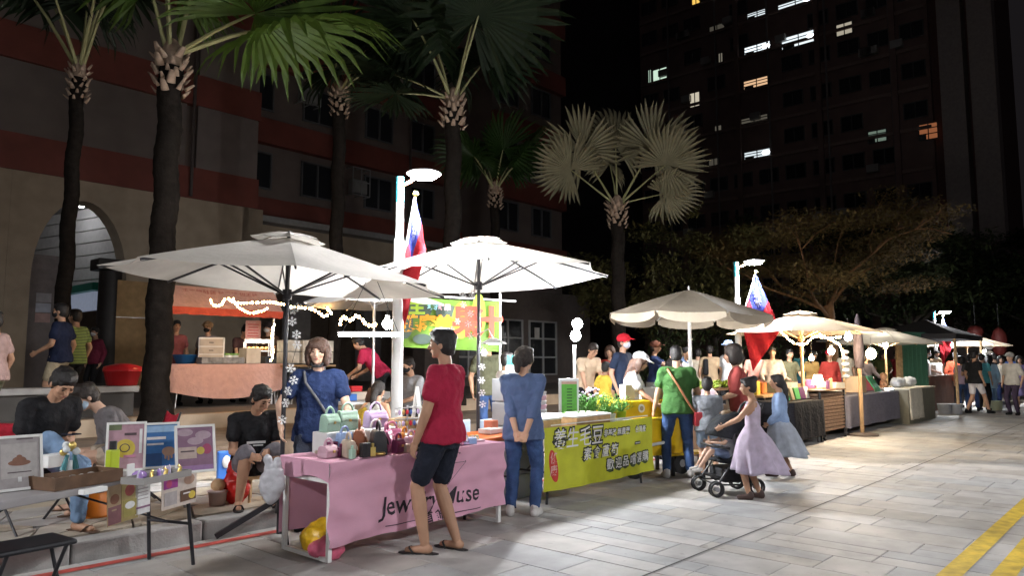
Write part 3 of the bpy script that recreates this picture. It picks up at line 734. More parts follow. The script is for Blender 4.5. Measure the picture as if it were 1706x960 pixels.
def person(label, loc, yaw, H=1.68, res='mid', wd=1.0, top=None, bottom=None, shoes=None, hair=None, mask=None, cap=None, sk='a',
           lean=0.0, side=0.0, pel=None, hands=None, feet=None, elbows=None, knees=None, look=(0, 0), curl=40, collar=None, extra=None, group=None, hem=-.10, palm_n=(None, None), name='person', twist=0.0):
    o = thing(name, label, 'person', loc, face(yaw), group)
    k = H / 1.7; vox = RES[res]; SK = skin(sk)
    child = H < 1.45
    P = Vector(pel) if pel else Vector((0, 0, .93)); 
    Rl = Matrix.Rotation(-radians(lean), 3, 'X') @ Matrix.Rotation(radians(side), 3, 'Y')
    Rt = Rl @ Matrix.Rotation(-radians(twist), 3, 'Z')
    up = Rl @ Vector((0, 0, 1)); S = lambda v: v * k
    def B(x, y, z): return P + Rt @ Vector((x, y, z))            # body frame above the pelvis
    ns = .155 * wd
    sh = [B(s_ * .165 * wd, -.005, .437) for s_ in (-1, 1)]
    hip = [P + Vector((s_ * .088 * wd, 0, -.03)) for s_ in (-1, 1)]
    nb = B(0, -.005, .50)
    Rh = Rl @ Matrix.Rotation(-radians(lean) * -.4, 3, 'X') @ Matrix.Rotation(-radians(look[0]), 3, 'Z') @ Matrix.Rotation(-radians(look[1]), 3, 'X')
    hs = 1.0 if not child else 1.0 + (1.45 - H) * .55
    hc = nb + (Rl @ Vector((0, .025, .06))) + Rh @ Vector((0, .015, .115 * hs))
    def Hd(x, y, z): return hc + Rh @ (Vector((x, y, z)) * hs)
    hands = hands or [None, None]
    wr = [Vector(h) if h else B(s_ * .235 * wd, .03, -.06) for h, s_ in zip(hands, (-1, 1))]
    elbows = elbows or [None, None]; knees = knees or [None, None]
    el = []; 
    for i, s_ in enumerate((-1, 1)):
        e, w_ = ik(sh[i], wr[i], .285, .25, elbows[i] or (s_ * .5, -1, -.2)); el.append(e); wr[i] = w_
    feet = feet or [None, None]; kn = []; an = []
    for i, s_ in enumerate((-1, 1)):
        f = Vector(feet[i]) if feet[i] else Vector((s_ * .105, 0, .085))
        q, f = ik(hip[i], f, .43, .425, knees[i] or (s_ * .12, 1, 0)); kn.append(q); an.append(f)
    E3 = lambda m_, c, r, R=None: m_.ell(c, tuple(r) if not isinstance(r, (int, float)) else (r, r, r), R)
    def loft(m_, prof, n=16):
        rs = []
        for z, rx, ry, yo in prof:
            c = B(0, yo, z); rs.append([c + Rt @ Vector((cos(2 * pi * j / n) * rx, sin(2 * pi * j / n) * ry, 0)) for j in range(n)])
        m_.solid_rings(rs)
    W_ = wd
    # --- body: one continuous surface
    b = MB()
    loft(b, [(-.12, .10 * W_, .09, 0), (-.04, .158 * W_, .115, -.01), (.06, .15 * W_, .11, 0), (.16, .138 * W_, .10, .005), (.28, .155 * W_, .11, 0), (.38, .165 * W_, .105, -.005), (.45, .125 * W_, .08, -.005), (.49, .065, .06, -.005)])
    b.limb(nb - up * .03, hc + Rh @ Vector((0, -.01, -.04)), .054, .052)
    E3(b, Hd(0, -.012, .022), [q * hs for q in (.074, .094, .098)], Rh); E3(b, Hd(0, .03, -.045), [q * hs for q in (.056, .056, .066)], Rh); E3(b, Hd(0, .066, -.088), [q * hs for q in (.025, .02, .02)], Rh)
    E3(b, Hd(0, .055, .0), [q * hs for q in (.06, .038, .05)], Rh)
    b.limb(Hd(0, .088, .012), Hd(0, .108, -.026), .010 * hs, .016 * hs, 8); E3(b, Hd(0, .082, .034), [q * hs for q in (.05, .014, .012)], Rh)
    E3(b, Hd(0, .088, -.056), [q * hs for q in (.024, .010, .009)], Rh)
    for s_ in (-1, 1):
        E3(b, Hd(s_ * .078, -.008, -.012), [q * hs for q in (.011, .02, .032)], Rh); E3(b, Hd(s_ * .04, .062, -.022), [q * hs for q in (.026, .022, .022)], Rh)
    lt = [0, 0]
    for i, s_ in enumerate((-1, 1)):
        b.limb(nb - up * .035, sh[i] + up * .012, .05, .045); b.limb(sh[i], el[i], .050 * W_ ** .5, .041); b.limb(el[i], wr[i], .042, .028)
        b.limb(hip[i], kn[i], .086 * W_ ** .5, .056); b.limb(kn[i], kn[i] + (an[i] - kn[i]) * .35, .054, .058); b.limb(kn[i] + (an[i] - kn[i]) * .3, an[i], .058, .036)
        # hand: palm, four fingers, thumb
        f = (wr[i] - el[i]).normalized()
        n = Vector(palm_n[i]) if palm_n[i] else Rt @ Vector((-s_, .25, 0)); n = (n - f * n.dot(f)).normalized(); side_ = f.cross(n).normalized()
        Rm = Matrix((side_, n, f)).transposed()
        b.ell(wr[i] + f * .05, (.040, .017, .055), Rm, 10, 7)
        thumb_sgn = 1 if (side_.dot(Rt @ Vector((0, 1, 0))) > 0) else -1
        fr = .0088 if res == 'near' else .0105
        for q in range(4):
            off = (q - 1.5) * .0215; ln = (.072, .082, .076, .058)[q] if thumb_sgn < 0 else (.058, .076, .082, .072)[q]
            p0 = wr[i] + f * .085 + side_ * off * .9; a1 = radians(curl * .5); a2 = radians(curl * 1.4)
            p1 = p0 + (f * cos(a1) + n * sin(a1) + side_ * off * 2.5).normalized() * ln * .5; p2 = p1 + (f * cos(a2) + n * sin(a2)) * ln * .5
            b.tube([p0 - f * .03, p0, p1, p2], [fr, fr, fr, fr * .8], 7, True)
        p0 = wr[i] + f * .03 + side_ * .03 * thumb_sgn; p1 = p0 + (f * .6 + side_ * thumb_sgn * .7 + n * .3).normalized() * .038; p2 = p1 + (f * .85 + n * .35 + side_ * thumb_sgn * .2).normalized() * .03
        b.tube([p0 - f * .01, p0, p1, p2], [.013, .012, .0105, .008], 7, True)
        fd = an[i] - kn[i]; yw = Vector((0.18 * s_, 1, 0)).normalized()
        if abs(fd.normalized().z) < .6: yw = (yw * .5 + Vector((0, 0, 1)) * .2 + fd.normalized() * .2).normalized()
        b.limb(an[i] + Vector((0, -.03, -.045)), an[i] + yw * .14 + Vector((0, 0, -.058)), .036, .024)
        lt[i] = yw
    def fin(m_, nm, material, v=None, it=2, disp=0.0, ds=.12):
        if k != 1: m_.v = [(x * k, y * k, z * k) for x, y, z in m_.v]
        ob = m_.build(nm, material, o); remesh(ob, v or vox, it, disp, ds); return ob
    fin(b, 'body', SK, None if res != 'near' else .0075, 2 if res != 'near' else 3)
    cv = vox * 1.25
    # --- clothes
    if bottom:
        t = MB(); typ, bc = bottom[0], bottom[1]
        if typ in ('long', 'shorts', 'crop'):
            loft(t, [(-.13, .115 * W_, .105, -.01), (-.04, .168 * W_, .126, -.012), (.03, .158 * W_, .118, 0)])
            for i in (0, 1):
                if typ == 'shorts':
                    q = bottom[2] if len(bottom) > 2 else .74
                    e = hip[i] + (kn[i] - hip[i]) * q; t.limb(hip[i], e, .100 * W_ ** .5, .082)
                else:
                    t.limb(hip[i], kn[i], .099 * W_ ** .5, .068); e = kn[i] + (an[i] - kn[i]) * (.93 if typ == 'long' else .6)
                    t.limb(kn[i], kn[i] + (an[i] - kn[i]) * .4, .067, .066); t.limb(kn[i] + (an[i] - kn[i]) * .35, e, .066, .054)
            fin(t, 'shorts' if typ == 'shorts' else 'trousers', bc, cv, 2, .022 if res != 'far' else 0, .07)
    if top:
        t = MB(); tc_, sl, sleeve_len = top[0], top[1], {'none': 0, 'short': .62, 'elbow': .95, 'three': 1.35, 'long': 1.93}[top[1]]
        h0 = hem
        loft(t, [(h0, .200 * W_, .158, -.012), (h0 + .06, .197 * W_, .153, -.01), (.06, .178 * W_, .136, 0), (.16, .158 * W_, .118, .005), (.28, .172 * W_, .124, 0), (.38, .182 * W_, .12, -.005), (.455, .142 * W_, .092, -.005), (.487, .085, .074, -.006)])
        for i in (0, 1):
            if sleeve_len == 0: continue
            a = sh[i]; t.limb(nb - up * .045, sh[i] + up * .012, .062, .063)
            if sleeve_len <= 1: t.limb(a, sh[i] + (el[i] - sh[i]) * sleeve_len * .6, .064 * W_ ** .5, .064); t.limb(sh[i] + (el[i] - sh[i]) * sleeve_len * .3, sh[i] + (el[i] - sh[i]) * sleeve_len * .85, .062, .068)
            else:
                t.limb(a, el[i], .060 * W_ ** .5, .053); t.limb(el[i], el[i] + (wr[i] - el[i]) * (sleeve_len - 1), .053, .046)
        if collar: t.tube([B(cos(q) * .068, sin(q) * .062 + .004, .497 + .014 * -sin(q)) for q in [2 * pi * j / 16 for j in range(17)]], .013, 6, True)
        fin(t, 'shirt', tc_, cv, 2, .034 if res != 'far' else .014, .10)
    if bottom and bottom[0] in ('skirt', 'dress'):
        t = MB(); z1, r1 = bottom[2], bottom[3]; rs = []; n = 60
        tw = .06 if bottom[0] == 'skirt' else .30
        lev = [(tw, .15 * W_, .115), (.10, .142 * W_, .11), (.0, .19, .16)] if bottom[0] == 'skirt' else [(.47, .10 * W_, .075), (.38, .162 * W_, .115), (.25, .15 * W_, .112), (.12, .142 * W_, .108), (.04, .19, .16)]
        for z, rx, ry in lev: rs.append([B(cos(2 * pi * j / n) * rx, sin(2 * pi * j / n) * ry, z) for j in range(n)])
        z0 = P.z + lev[-1][0]; sway = bottom[4] if len(bottom) > 4 else (0, 0)
        for q in (.2, .4, .6, .8, .92, 1.0):
            r_ = .19 + (r1 - .19) * q ** .75; z = z0 + (z1 - z0) * q
            rs.append([Vector((P.x + sway[0] * q + cos(2 * pi * j / n) * r_ * (1 + .12 * q * sin(j * 2 * pi * 9 / n + .6 * sin(q * 5)) + .05 * q * sin(j * 2 * pi * 17 / n + 1 + q * 2)), P.y + sway[1] * q + sin(2 * pi * j / n) * r_ * .92 * (1 + .12 * q * sin(j * 2 * pi * 9 / n + .6 * sin(q * 5))), z + .02 * q * sin(j * 2 * pi * 4 / n))) for j in range(n)])
        t.solid_rings(rs)
        if k != 1: t.v = [(x * k, y * k, z * k) for x, y, z in t.v]
        t.build('dress' if bottom[0] == 'dress' else 'skirt', bottom[1], o)
    if shoes:
        for i in (0, 1):
            t = MB(); typ, c_ = shoes
            if typ == 'sandal':
                q = an[i] + lt[i] * .055 + Vector((0, 0, -.079)); x_ = Vector((lt[i].y, -lt[i].x, 0))
                for a, w2, ht in ((-.10, .034, .016), (0, .036, .013), (.09, .047, .013)): t.ell(q + lt[i] * a, (w2, .072, .010), Matrix((x_, lt[i], Vector((0, 0, 1)))).transposed(), 12, 6)
                pa = an[i] + lt[i] * .125 + Vector((0, 0, -.036))
                t.tube([q + lt[i] * .02 + x_ * .043, q + lt[i] * .06 + x_ * .025 + Vector((0, 0, .04)), pa, q + lt[i] * .06 - x_ * .025 + Vector((0, 0, .04)), q + lt[i] * .02 - x_ * .043], .008, 6, True)
                if k != 1: t.v = [(x * k, y * k, z * k) for x, y, z in t.v]
                t.build('sandal', c_, o)
            else:
                t.limb(an[i] + Vector((0, -.035, -.04)), an[i] + lt[i] * .14 + Vector((0, 0, -.052)), .046, .036); t.limb(an[i] + Vector((0, -.02, .0)), an[i] + Vector((0, -.02, -.05)), .047, .045)
                t.limb(an[i] + Vector((0, -.05, -.071)), an[i] + lt[i] * .155 + Vector((0, 0, -.071)), .018, .018); t.limb(an[i] + Vector((.02, -.03, -.071)), an[i] + lt[i] * .14 + Vector((.02, 0, -.071)), .018, .018); t.limb(an[i] + Vector((-.02, -.03, -.071)), an[i] + lt[i] * .14 + Vector((-.02, 0, -.071)), .018, .018)
                fin(t, 'shoe', c_, max(.012, cv), 1)
    # --- hair, mask, cap, eyes
    if hair:
        st, hcol = hair; h = MB(); e = lambda c, r: E3(h, Hd(*c), [q * hs for q in r], Rh)
        e((0, -.018, .055), (.083, .10, .078)); e((0, -.042, .0), (.080, .072, .098)); 
        if st != 'bald': e((0, .05, .088), (.062, .045, .03))
        for s_ in (-1, 1): e((s_ * .067, -.005, .03), (.018, .05, .045))
        if st == 'short': e((0, .005, .09), (.074, .088, .045))
        if st in ('bob', 'long'):
            e((0, -.035, -.03), (.102, .08, .12)); e((0, .0, .07), (.098, .103, .072))
            for s_ in (-1, 1): e((s_ * .088, .0, -.02), (.03, .07, .10)); e((s_ * .082, .022, -.075), (.024, .045, .055))
            e((.02, .085, .062), (.055, .018, .028)); e((-.05, .07, .04), (.03, .026, .04)); e((.066, .06, .03), (.02, .03, .05))
        if st == 'long': h.limb(Hd(0, -.08, -.05), Hd(0, -.105, -.30), .075 * hs, .05 * hs); h.limb(Hd(.075, .0, -.03), Hd(.09, .02, -.24), .03, .02)
        if st == 'tied':
            e((0, -.03, .03), (.094, .088, .10)); e((-.01, -.115, -.02), (.055, .05, .06)); h.limb(Hd(0, -.12, -.03), Hd(.01, -.125, -.13), .045, .025); e((0, .03, .085), (.075, .06, .045))
            for s_ in (-1, 1): e((s_ * .074, .0, .0), (.022, .045, .06))
        if st == 'big':
            e((0, -.03, .05), (.125, .125, .12)); e((0, -.06, -.03), (.12, .10, .11)); 
            for s_ in (-1, 1): e((s_ * .09, -.02, -.04), (.05, .075, .10))
        if st == 'bun': e((0, -.085, .095), (.05, .05, .045)); e((0, -.03, .03), (.09, .085, .10))
        if st == 'plait':
            e((0, -.035, .02), (.09, .083, .10)); pts = [Hd(0, -.1, -.02), Hd(0, -.13, -.12), Hd(.01, -.14, -.24), Hd(0, -.13, -.36), Hd(.01, -.12, -.44)]
            for a, b2, r1, r2 in zip(pts, pts[1:], (.05, .045, .04, .034), (.045, .04, .034, .016)): h.limb(a, b2, r1, r2)
        fin(h, 'hair', hairm(hcol), max(.010, vox), 1, .02 if res == 'near' else .012, .035)
    if not mask or True:
        for s_ in (-1, 1):
            ey = MB(); E3(ey, Hd(s_ * .031, .0905, .008), [q * hs for q in (.0125, .006, .0062)], Rh); ey.limb(Hd(s_ * .016, .0955, .030), Hd(s_ * .046, .0865, .029), .0042, .003, 6)
            if k != 1: ey.v = [(x * k, y * k, z * k) for x, y, z in ey.v]
            ey.build('eye', mat('dark_eye', (.015, .012, .01), .25, var=0), o)
        if not mask:
            lp = MB(); E3(lp, Hd(0, .0965, -.055), [q * hs for q in (.02, .005, .006)], Rh)
            if k != 1: lp.v = [(x * k, y * k, z * k) for x, y, z in lp.v]
            lp.build('mouth', mat('lip', (.36, .13, .11), .5, var=0), o)
    if mask:
        mk = MB(); E3(mk, Hd(0, .05, -.045), [q * hs for q in (.066, .066, .052)], Rh); E3(mk, Hd(0, .085, -.025), [q * hs for q in (.035, .034, .035)], Rh)
        for s_ in (-1, 1): mk.tube([Hd(s_ * .058, .05, -.02), Hd(s_ * .078, .01, -.005)], .004, 5)
        mk2 = MB(); mk2.v, mk2.f, mk2.mi, mk2.sm = mk.v, mk.f, mk.mi, mk.sm
        fin(mk2, 'face_mask', mask, max(.009, vox * .8), 1)
    if cap:
        c_ = MB(); E3(c_, Hd(0, -.008, .066), [q * hs for q in (.106, .122, .088)], Rh)
        br = [Hd(x, y, z) for x, y, z in ((-.078, .075, .068), (.078, .075, .068), (.07, .155, .052), (.035, .19, .045), (-.035, .19, .045), (-.07, .155, .052))]
        c_.add(br + [p + Rh @ Vector((0, 0, .012)) for p in br], [(0, 1, 2, 3, 4, 5)[::-1], (6, 7, 8, 9, 10, 11)] + [(i, (i + 1) % 6, 6 + (i + 1) % 6, 6 + i) for i in range(6)], True)
        E3(c_, Hd(0, -.008, .155), (.01, .01, .006), Rh)
        if k != 1: c_.v = [(x * k, y * k, z * k) for x, y, z in c_.v]
        c_.build('cap', cap, o)
    if extra: extra(o, B, Hd, Rh, sh, el, wr, hip, kn, an, k)
    return o
def seat_pose(h=.42, fwd=.45, spread=.1, lift=0): return dict(pel=(0, 0, h + .09), feet=[(-spread, fwd, .085 + lift), (spread, fwd, .085)])

C = cloth
jean = cloth('denim', (.045, .085, .20), .25); jean_d = cloth('dark_denim', (.03, .055, .14), .25); jean_l = cloth('washed_denim', (.17, .26, .40), .2); navy = cloth('navy', (.018, .03, .085)); blacks = cloth('black', (.015, .015, .017))
# ---- customers in front of the stalls
mp = G(737, 921)
def polo_extra(o, B, Hd, Rh, sh, el, wr, hip, kn, an, k): pass
person('man in crimson polo shirt and dark shorts standing at the pink stall', mp, 292, 1.72, 'near', 1.1, top=(C('crimson', (.34, .018, .05), .1), 'short'), bottom=('shorts', C('dark_navy', (.014, .017, .028)), .78), shoes=('sandal', plastic('black_sandal', (.02, .018, .018), .6)),
       hair=('short', 'black'), sk='b', collar=True, hands=[(-.20, .13, .86), (.24, .10, .84)], elbows=[(-.8, -.8, .0), (1, -.9, 0)], feet=[(-.10, .10, .085), (.12, -.06, .085)], look=(-12, 2), hem=-.08, palm_n=((.8, -.4, 0), None), lean=-2)
bp = G(872, 860)
person('woman in slate blue three-quarter-sleeve top, hands clasped behind her', bp, 12, 1.60, 'near', 1.1, top=(C('slate_blue', (.085, .125, .24), .1), 'three'), bottom=('long', jean), shoes=('shoe', C('white_shoe', (.6, .58, .56))),
       hair=('tied', 'dark'), hands=[(-.02, -.21, .80), (.05, -.22, .79)], elbows=[(-1, -.35, 0), (1, -.35, 0)], feet=[(-.13, -.02, .085), (.12, .0, .085)], look=(28, 4), hem=-.15, curl=55, palm_n=((0, -1, .2), (0, -1, .2)))
gp = G(1132, 797)
def bag_strap(o, B, Hd, Rh, sh, el, wr, hip, kn, an, k):
    t = MB(); pts = [B(-.13, .03, .51), B(-.125, -.10, .46), B(-.02, -.152, .28), B(.10, -.16, .06), B(.20, -.11, -.08)]
    t.tube([p * k for p in pts], .016, 6); t.build('bag_strap', mat('tan_leather', (.32, .13, .06), .5), o)
    t = MB(); t.box(B(.24, -.06, -.16) * k, (.10, .22, .17)); t.box(B(.295, -.06, -.12) * k, (.012, .215, .10)); q = t.build('shoulder_bag', mat('red_leather', (.36, .03, .04), .5), o, bev=.02)
person('person in green T-shirt and jeans with red shoulder bag', gp, 4, 1.66, 'mid', 1.12, top=(C('green', (.04, .11, .03), .1), 'short'), bottom=('long', jean), shoes=('shoe', C('white_shoe', (.6, .58, .56))), hair=('short', 'black'), sk='a',
       hands=[(-.30, .16, .84), (.24, .28, .98)], feet=[(-.16, .02, .085), (.15, .04, .085)], hem=-.1, extra=bag_strap, lean=4, look=(10, 12))
person('woman in brick red top with big dark curly hair', G(1238, 792), 285, 1.66, 'mid', 1.12, top=(C('brick', (.26, .05, .045), .12), 'elbow'), bottom=('long', C('charcoal', (.04, .04, .045))), shoes=('shoe', blacks), hair=('big', 'dark'),
       hands=[(-.12, .30, 1.0), (.2, .28, .98)], hem=-.15, lean=6)
person('small child in grey T-shirt with short black hair beyond the stroller', G(1182, 800), 15, 1.24, 'mid', 1.15, top=(C('grey_tee', (.16, .17, .19)), 'short'), bottom=('shorts', C('pale_blue', (.3, .38, .5))), shoes=('shoe', blacks), hair=('short', 'black'), sk='b', hands=[(-.2, .25, .85), (.2, .25, .85)])
tulle = mat('lilac_tulle', (.62, .54, .68), .9, var=.14, vs=14, trans=.35); tulle2 = mat('pale_blue_tulle', (.50, .54, .62), .9, var=.14, vs=14, trans=.35)
person('girl in lilac tulle dress holding the stroller handle', G(1258, 832), 292, 1.27, 'mid', 1.05, bottom=('dress', tulle, .40, .42, (.0, -.09)), shoes=('shoe', plastic('dark_sandal', (.06, .035, .03), .6)), hair=('bun', 'black'), sk='b',
       hands=[(-.16, .40, 1.04), (.14, .40, 1.04)], feet=[(-.09, .08, .085), (.09, -.06, .085)], look=(-5, 6))
person('girl in pale blue tulle dress with long black plait', G(1303, 794), 300, 1.27, 'mid', 1.0, top=(C('pale_blue_top', (.26, .36, .56)), 'long'), bottom=('skirt', tulle2, .36, .38, (0, -.08)), shoes=('shoe', plastic('dark_sandal', (.06, .035, .03), .6)), hair=('plait', 'black'), sk='b',
       hands=[(-.18, .16, .92), (.22, .05, .85)], feet=[(-.09, .10, .085), (.09, -.14, .085)])
# ---- pink stall
person('woman in navy T-shirt with brown bob standing behind the pink stall', PT(531, 5.86), 172, 1.66, 'near', 1.14, top=(C('royal_navy', (.016, .030, .088), .1), 'short'), bottom=('long', C('slate_trouser', (.05, .06, .09))), shoes=('shoe', blacks), hair=('bob', 'brown'), sk='c',
       hands=[(-.33, .22, .90), (.29, .20, .92)], elbows=[(-1, -.4, 0), (1, -.4, 0)], look=(4, 2), hem=-.14,
       extra=lambda o, B, Hd, Rh, sh, el, wr, hip, kn, an, k: (MB().tube([p * k for p in (B(.12, .06, .50), B(.10, .115, .40), B(-.02, .152, .24), B(-.14, .15, .05))], .013, 6).build('bag_strap', mat('grey_strap', (.12, .12, .13), .7), o), MB().tube([p * k for p in (Hd(-.07, .03, -.09), Hd(-.03, .075, -.125), Hd(.03, .075, -.125), Hd(.07, .03, -.09))], .014, 6).build('face_mask', C('black_mask', (.02, .02, .022)), o)))
def tee_print(o, B, Hd, Rh, sh, el, wr, hip, kn, an, k):
    M = Matrix.Translation(B(0, .148, .26) * k) @ (Rh.to_4x4() if False else Matrix.Rotation(pi, 4, 'Z')) @ RX90
    MB().box(B(0, .142, .265) * k, (.17, .01, .022)).box(B(-.02, .142, .235) * k, (.09, .01, .012)).build('shirt_print', C('print_white', (.6, .6, .6)), o)
person('seated man in black T-shirt and grey shorts beside the pink stall', PT(424, 6.72, .15), 150, 1.70, 'near', 1.05, top=(blacks, 'short'), bottom=('shorts', C('grey_short', (.16, .15, .17)), .95), shoes=('sandal', plastic('black_sandal', (.02, .018, .018), .6)), hair=('short', 'black'), sk='b',
       pel=(0, 0, .36), feet=[(-.14, .40, .085), (.16, .34, .085)], hands=[(-.10, .36, .50), (.10, .40, .48)], lean=16, look=(-25, 22), extra=tee_print)
person('seated man in black T-shirt and washed jeans with crossed legs looking at phone', PT(72, 6.95, .15), 118, 1.72, 'near', 1.1, top=(blacks, 'short'), bottom=('long', jean_l), hair=('short', 'black'), sk='b', shoes=('sandal', plastic('brown_sandal', (.09, .05, .03), .6)),
       pel=(0, 0, .55), feet=[(-.10, .42, .085), (-.06, .60, .42)], knees=[(0, 1, .6), (.4, .6, 1)], hands=[(-.06, .34, .72), (.08, .34, .70)], lean=20, look=(5, 28),
       extra=lambda o, B, Hd, Rh, sh, el, wr, hip, kn, an, k: (MB().box(B(-.05, .157, .20) * k, (.07, .008, .04)).build('shirt_print', C('print_white', (.6, .6, .6)), o), MB().box(Vector((.0, .43, .76)) * k, (.075, .15, .010)).build('phone', plastic('phone_black', (.02, .02, .03), .2), o)))
person('seated person in grey long-sleeved top and pale blue face mask bending forward', PT(232, 7.3, .15), 232, 1.66, 'near', 1.08, top=(C('heather_grey', (.14, .13, .135)), 'long'), bottom=('shorts', C('beige_short', (.42, .34, .26)), .7), hair=('short', 'dark'), sk='c', mask=C('mask_blue', (.45, .58, .72)), shoes=('sandal', plastic('brown_sandal', (.09, .05, .03), .6)),
       pel=(0, 0, .52), feet=[(-.13, .42, .085), (.13, .46, .085)], hands=[(-.08, .40, .44), (.10, .42, .46)], lean=38, look=(0, 8))
# ---- plaza, left
person('man in dark navy polo shirt, cream shorts and black mask standing behind the ledge', PT(100, 12.95, .62), 262, 1.73, 'mid', 1.12, top=(C('deep_navy', (.012, .018, .045)), 'short'), bottom=('shorts', C('cream_short', (.42, .35, .24))), hair=('short', 'black'), sk='b', mask=C('black_mask', (.02, .02, .022)), shoes=('shoe', blacks), hands=[(-.20, .24, .98), (.2, -.02, .86)], collar=True)
def stripes(nm, c1, c2, sc_=26):
    m = bpy.data.materials.new(nm); m.use_nodes = True; n = m.node_tree; N = n.nodes; L = n.links
    tc = N.new('ShaderNodeTexCoord'); wv = N.new('ShaderNodeTexWave'); wv.bands_direction = 'Z'; wv.inputs['Scale'].default_value = sc_ / 6.28; L.new(tc.outputs['Object'], wv.inputs[0])
    cr = N.new('ShaderNodeValToRGB'); cr.color_ramp.interpolation = 'CONSTANT'; cr.color_ramp.elements[0].color = (*c1, 1); cr.color_ramp.elements[1].color = (*c2, 1); cr.color_ramp.elements[1].position = .5
    L.new(wv.outputs[1], cr.inputs[0]); L.new(cr.outputs[0], N['Principled BSDF'].inputs['Base Color']); N['Principled BSDF'].inputs['Roughness'].default_value = .85
    return m
person('man in lime and black striped T-shirt behind the navy polo man', PT(124, 13.4, .62), 280, 1.68, 'mid', 1.05, top=(stripes('stripe_lime', (.03, .035, .03), (.30, .42, .10), 80), 'short'), bottom=('long', blacks), hair=('short', 'dark'), sk='b', shoes=('shoe', blacks))
person('passer-by in pale pink shirt and olive trousers cut off by the left edge', PT(-10, 11.6, .38), 265, 1.74, 'mid', 1.1, top=(C('pale_pink', (.42, .29, .27)), 'short'), bottom=('long', C('olive', (.12, .12, .08))), hair=('short', 'black'), sk='b', shoes=('shoe', blacks))
person('person in dark red checked shirt and mask deep under the arch', PT(158, 18.5, .62), 200, 1.6, 'far', top=(C('dark_red_check', (.2, .03, .06)), 'long'), bottom=('long', blacks), hair=('short', 'black'), mask=C('mask_white', (.65, .65, .68)), shoes=('shoe', blacks))
# ---- red awning stall vendors
TV = 14.75
person('vendor in dusty red shirt with glasses at the left end of the pink counter', PT(291, 14.5, .62), 140, 1.62, 'far', top=(C('dusty_red', (.24, .07, .07)), 'short'), bottom=('long', blacks), hair=('short', 'black'), shoes=('shoe', blacks), sk='b')
person('vendor in grey shirt, light cap and black mask behind the white drawers', PT(345, TV, .62), 180, 1.62, 'far', 1.05, top=(C('vendor_grey', (.22, .2, .22)), 'short'), bottom=('long', blacks), hair=('short', 'dark'), cap=C('tan_cap', (.45, .3, .18)), mask=C('black_mask', (.02, .02, .022)), shoes=('shoe', blacks))
person('vendor in dark brown shirt leaning over the counter, hair tied up', PT(397, TV, .62), 130, 1.62, 'far', top=(C('dark_brown', (.07, .035, .035)), 'short'), bottom=('long', blacks), hair=('bun', 'black'), hands=[(-.2, .36, .86), (.2, .36, .86)], lean=18, look=(0, 18), shoes=('shoe', blacks))
person('vendor in dark cap, white mask and brown T-shirt right of the menu board', PT(446, TV, .62), 195, 1.66, 'far', 1.15, top=(C('brown_tee', (.09, .05, .03)), 'short'), bottom=('long', blacks), hair=('short', 'black'), cap=C('black_cap', (.03, .02, .02)), mask=C('mask_white', (.65, .65, .68)), shoes=('shoe', blacks), hands=[(-.3, .3, .9), (.3, .3, .9)])
# ---- middle background
person('person in crimson T-shirt leaning over the back table', PT(634, 10.4, .38), 285, 1.66, 'mid', top=(C('crimson2', (.38, .02, .06)), 'short'), bottom=('long', blacks), hair=('short', 'black'), lean=38, look=(0, 12), hands=[(-.16, .52, .88), (.14, .5, .88)], shoes=('shoe', blacks))
person('girl with black ponytail seated low by the brown boxes', PT(622, 7.6, .15), 20, 1.55, 'mid', top=(C('pale_grey_vest', (.38, .38, .36)), 'none'), bottom=('shorts', C('olive_short', (.13, .12, .09))), hair=('plait', 'black'), pel=(0, 0, .40), feet=[(-.12, .4, .085), (.12, .4, .085)], hands=[(-.22, .3, .5), (.2, .3, .5)], lean=12, shoes=('sandal', blacks), sk='b')
person('person in yellow and grey crouching beside the ponytail girl', PT(592, 7.9, .15), 80, 1.55, 'mid', top=(C('mustard', (.35, .24, .03)), 'short'), bottom=('long', C('grey_short', (.16, .15, .17))), hair=('bob', 'brown'), pel=(0, 0, .34), feet=[(-.12, .34, .085), (.12, .34, .085)], hands=[(-.2, .36, .5), (.2, .36, .5)], lean=22, shoes=('shoe', blacks), sk='a')
person('man in grey shirt and black mask seated behind the lamp post', PT(686, 8.6, .15), 215, 1.68, 'mid', top=(C('ash', (.22, .22, .23)), 'short'), bottom=('long', blacks), hair=('short', 'dark'), mask=C('black_mask', (.02, .02, .022)), pel=(0, 0, .62), feet=[(-.12, .35, .085), (.12, .35, .085)], hands=[(-.14, .36, .75), (.14, .36, .75)], look=(10, 20), shoes=('shoe', blacks), sk='b')
person('person in olive shirt and jeans standing behind the clip lamp', PT(813, 7.9, .15), 160, 1.68, 'mid', 1.1, top=(C('olive_drab', (.10, .10, .06)), 'short'), bottom=('long', jean), hair=('short', 'black'), shoes=('shoe', blacks), sk='b')
person('young person in white T-shirt beside the teal drinks flask', PT(842, 6.7, .15), 60, 1.42, 'mid', 1.05, top=(C('white_tee', (.72, .72, .74)), 'short'), bottom=('long', C('white_apron', (.6, .6, .62))), hair=('short', 'black'), shoes=('shoe', blacks), hands=[(-.15, .3, .9), (.15, .3, .9)])
person('person in cream top bending over behind the LED bulb stand', PT(972, 7.9, .15), 150, 1.68, 'mid', 1.1, top=(C('cream_top', (.55, .42, .30)), 'short'), bottom=('long', blacks), hair=('bald', 'dark'), hands=[(-.2, .38, .8), (.2, .38, .8)], lean=22, look=(0, 15), shoes=('shoe', blacks), sk='b')
person('orange-lit woman in red top left of the red cap man', PT(1017, 8.4, .15), 200, 1.6, 'far', top=(C('red_top', (.4, .05, .04)), 'short'), bottom=('long', blacks), hair=('bob', 'brown'), shoes=('shoe', blacks))
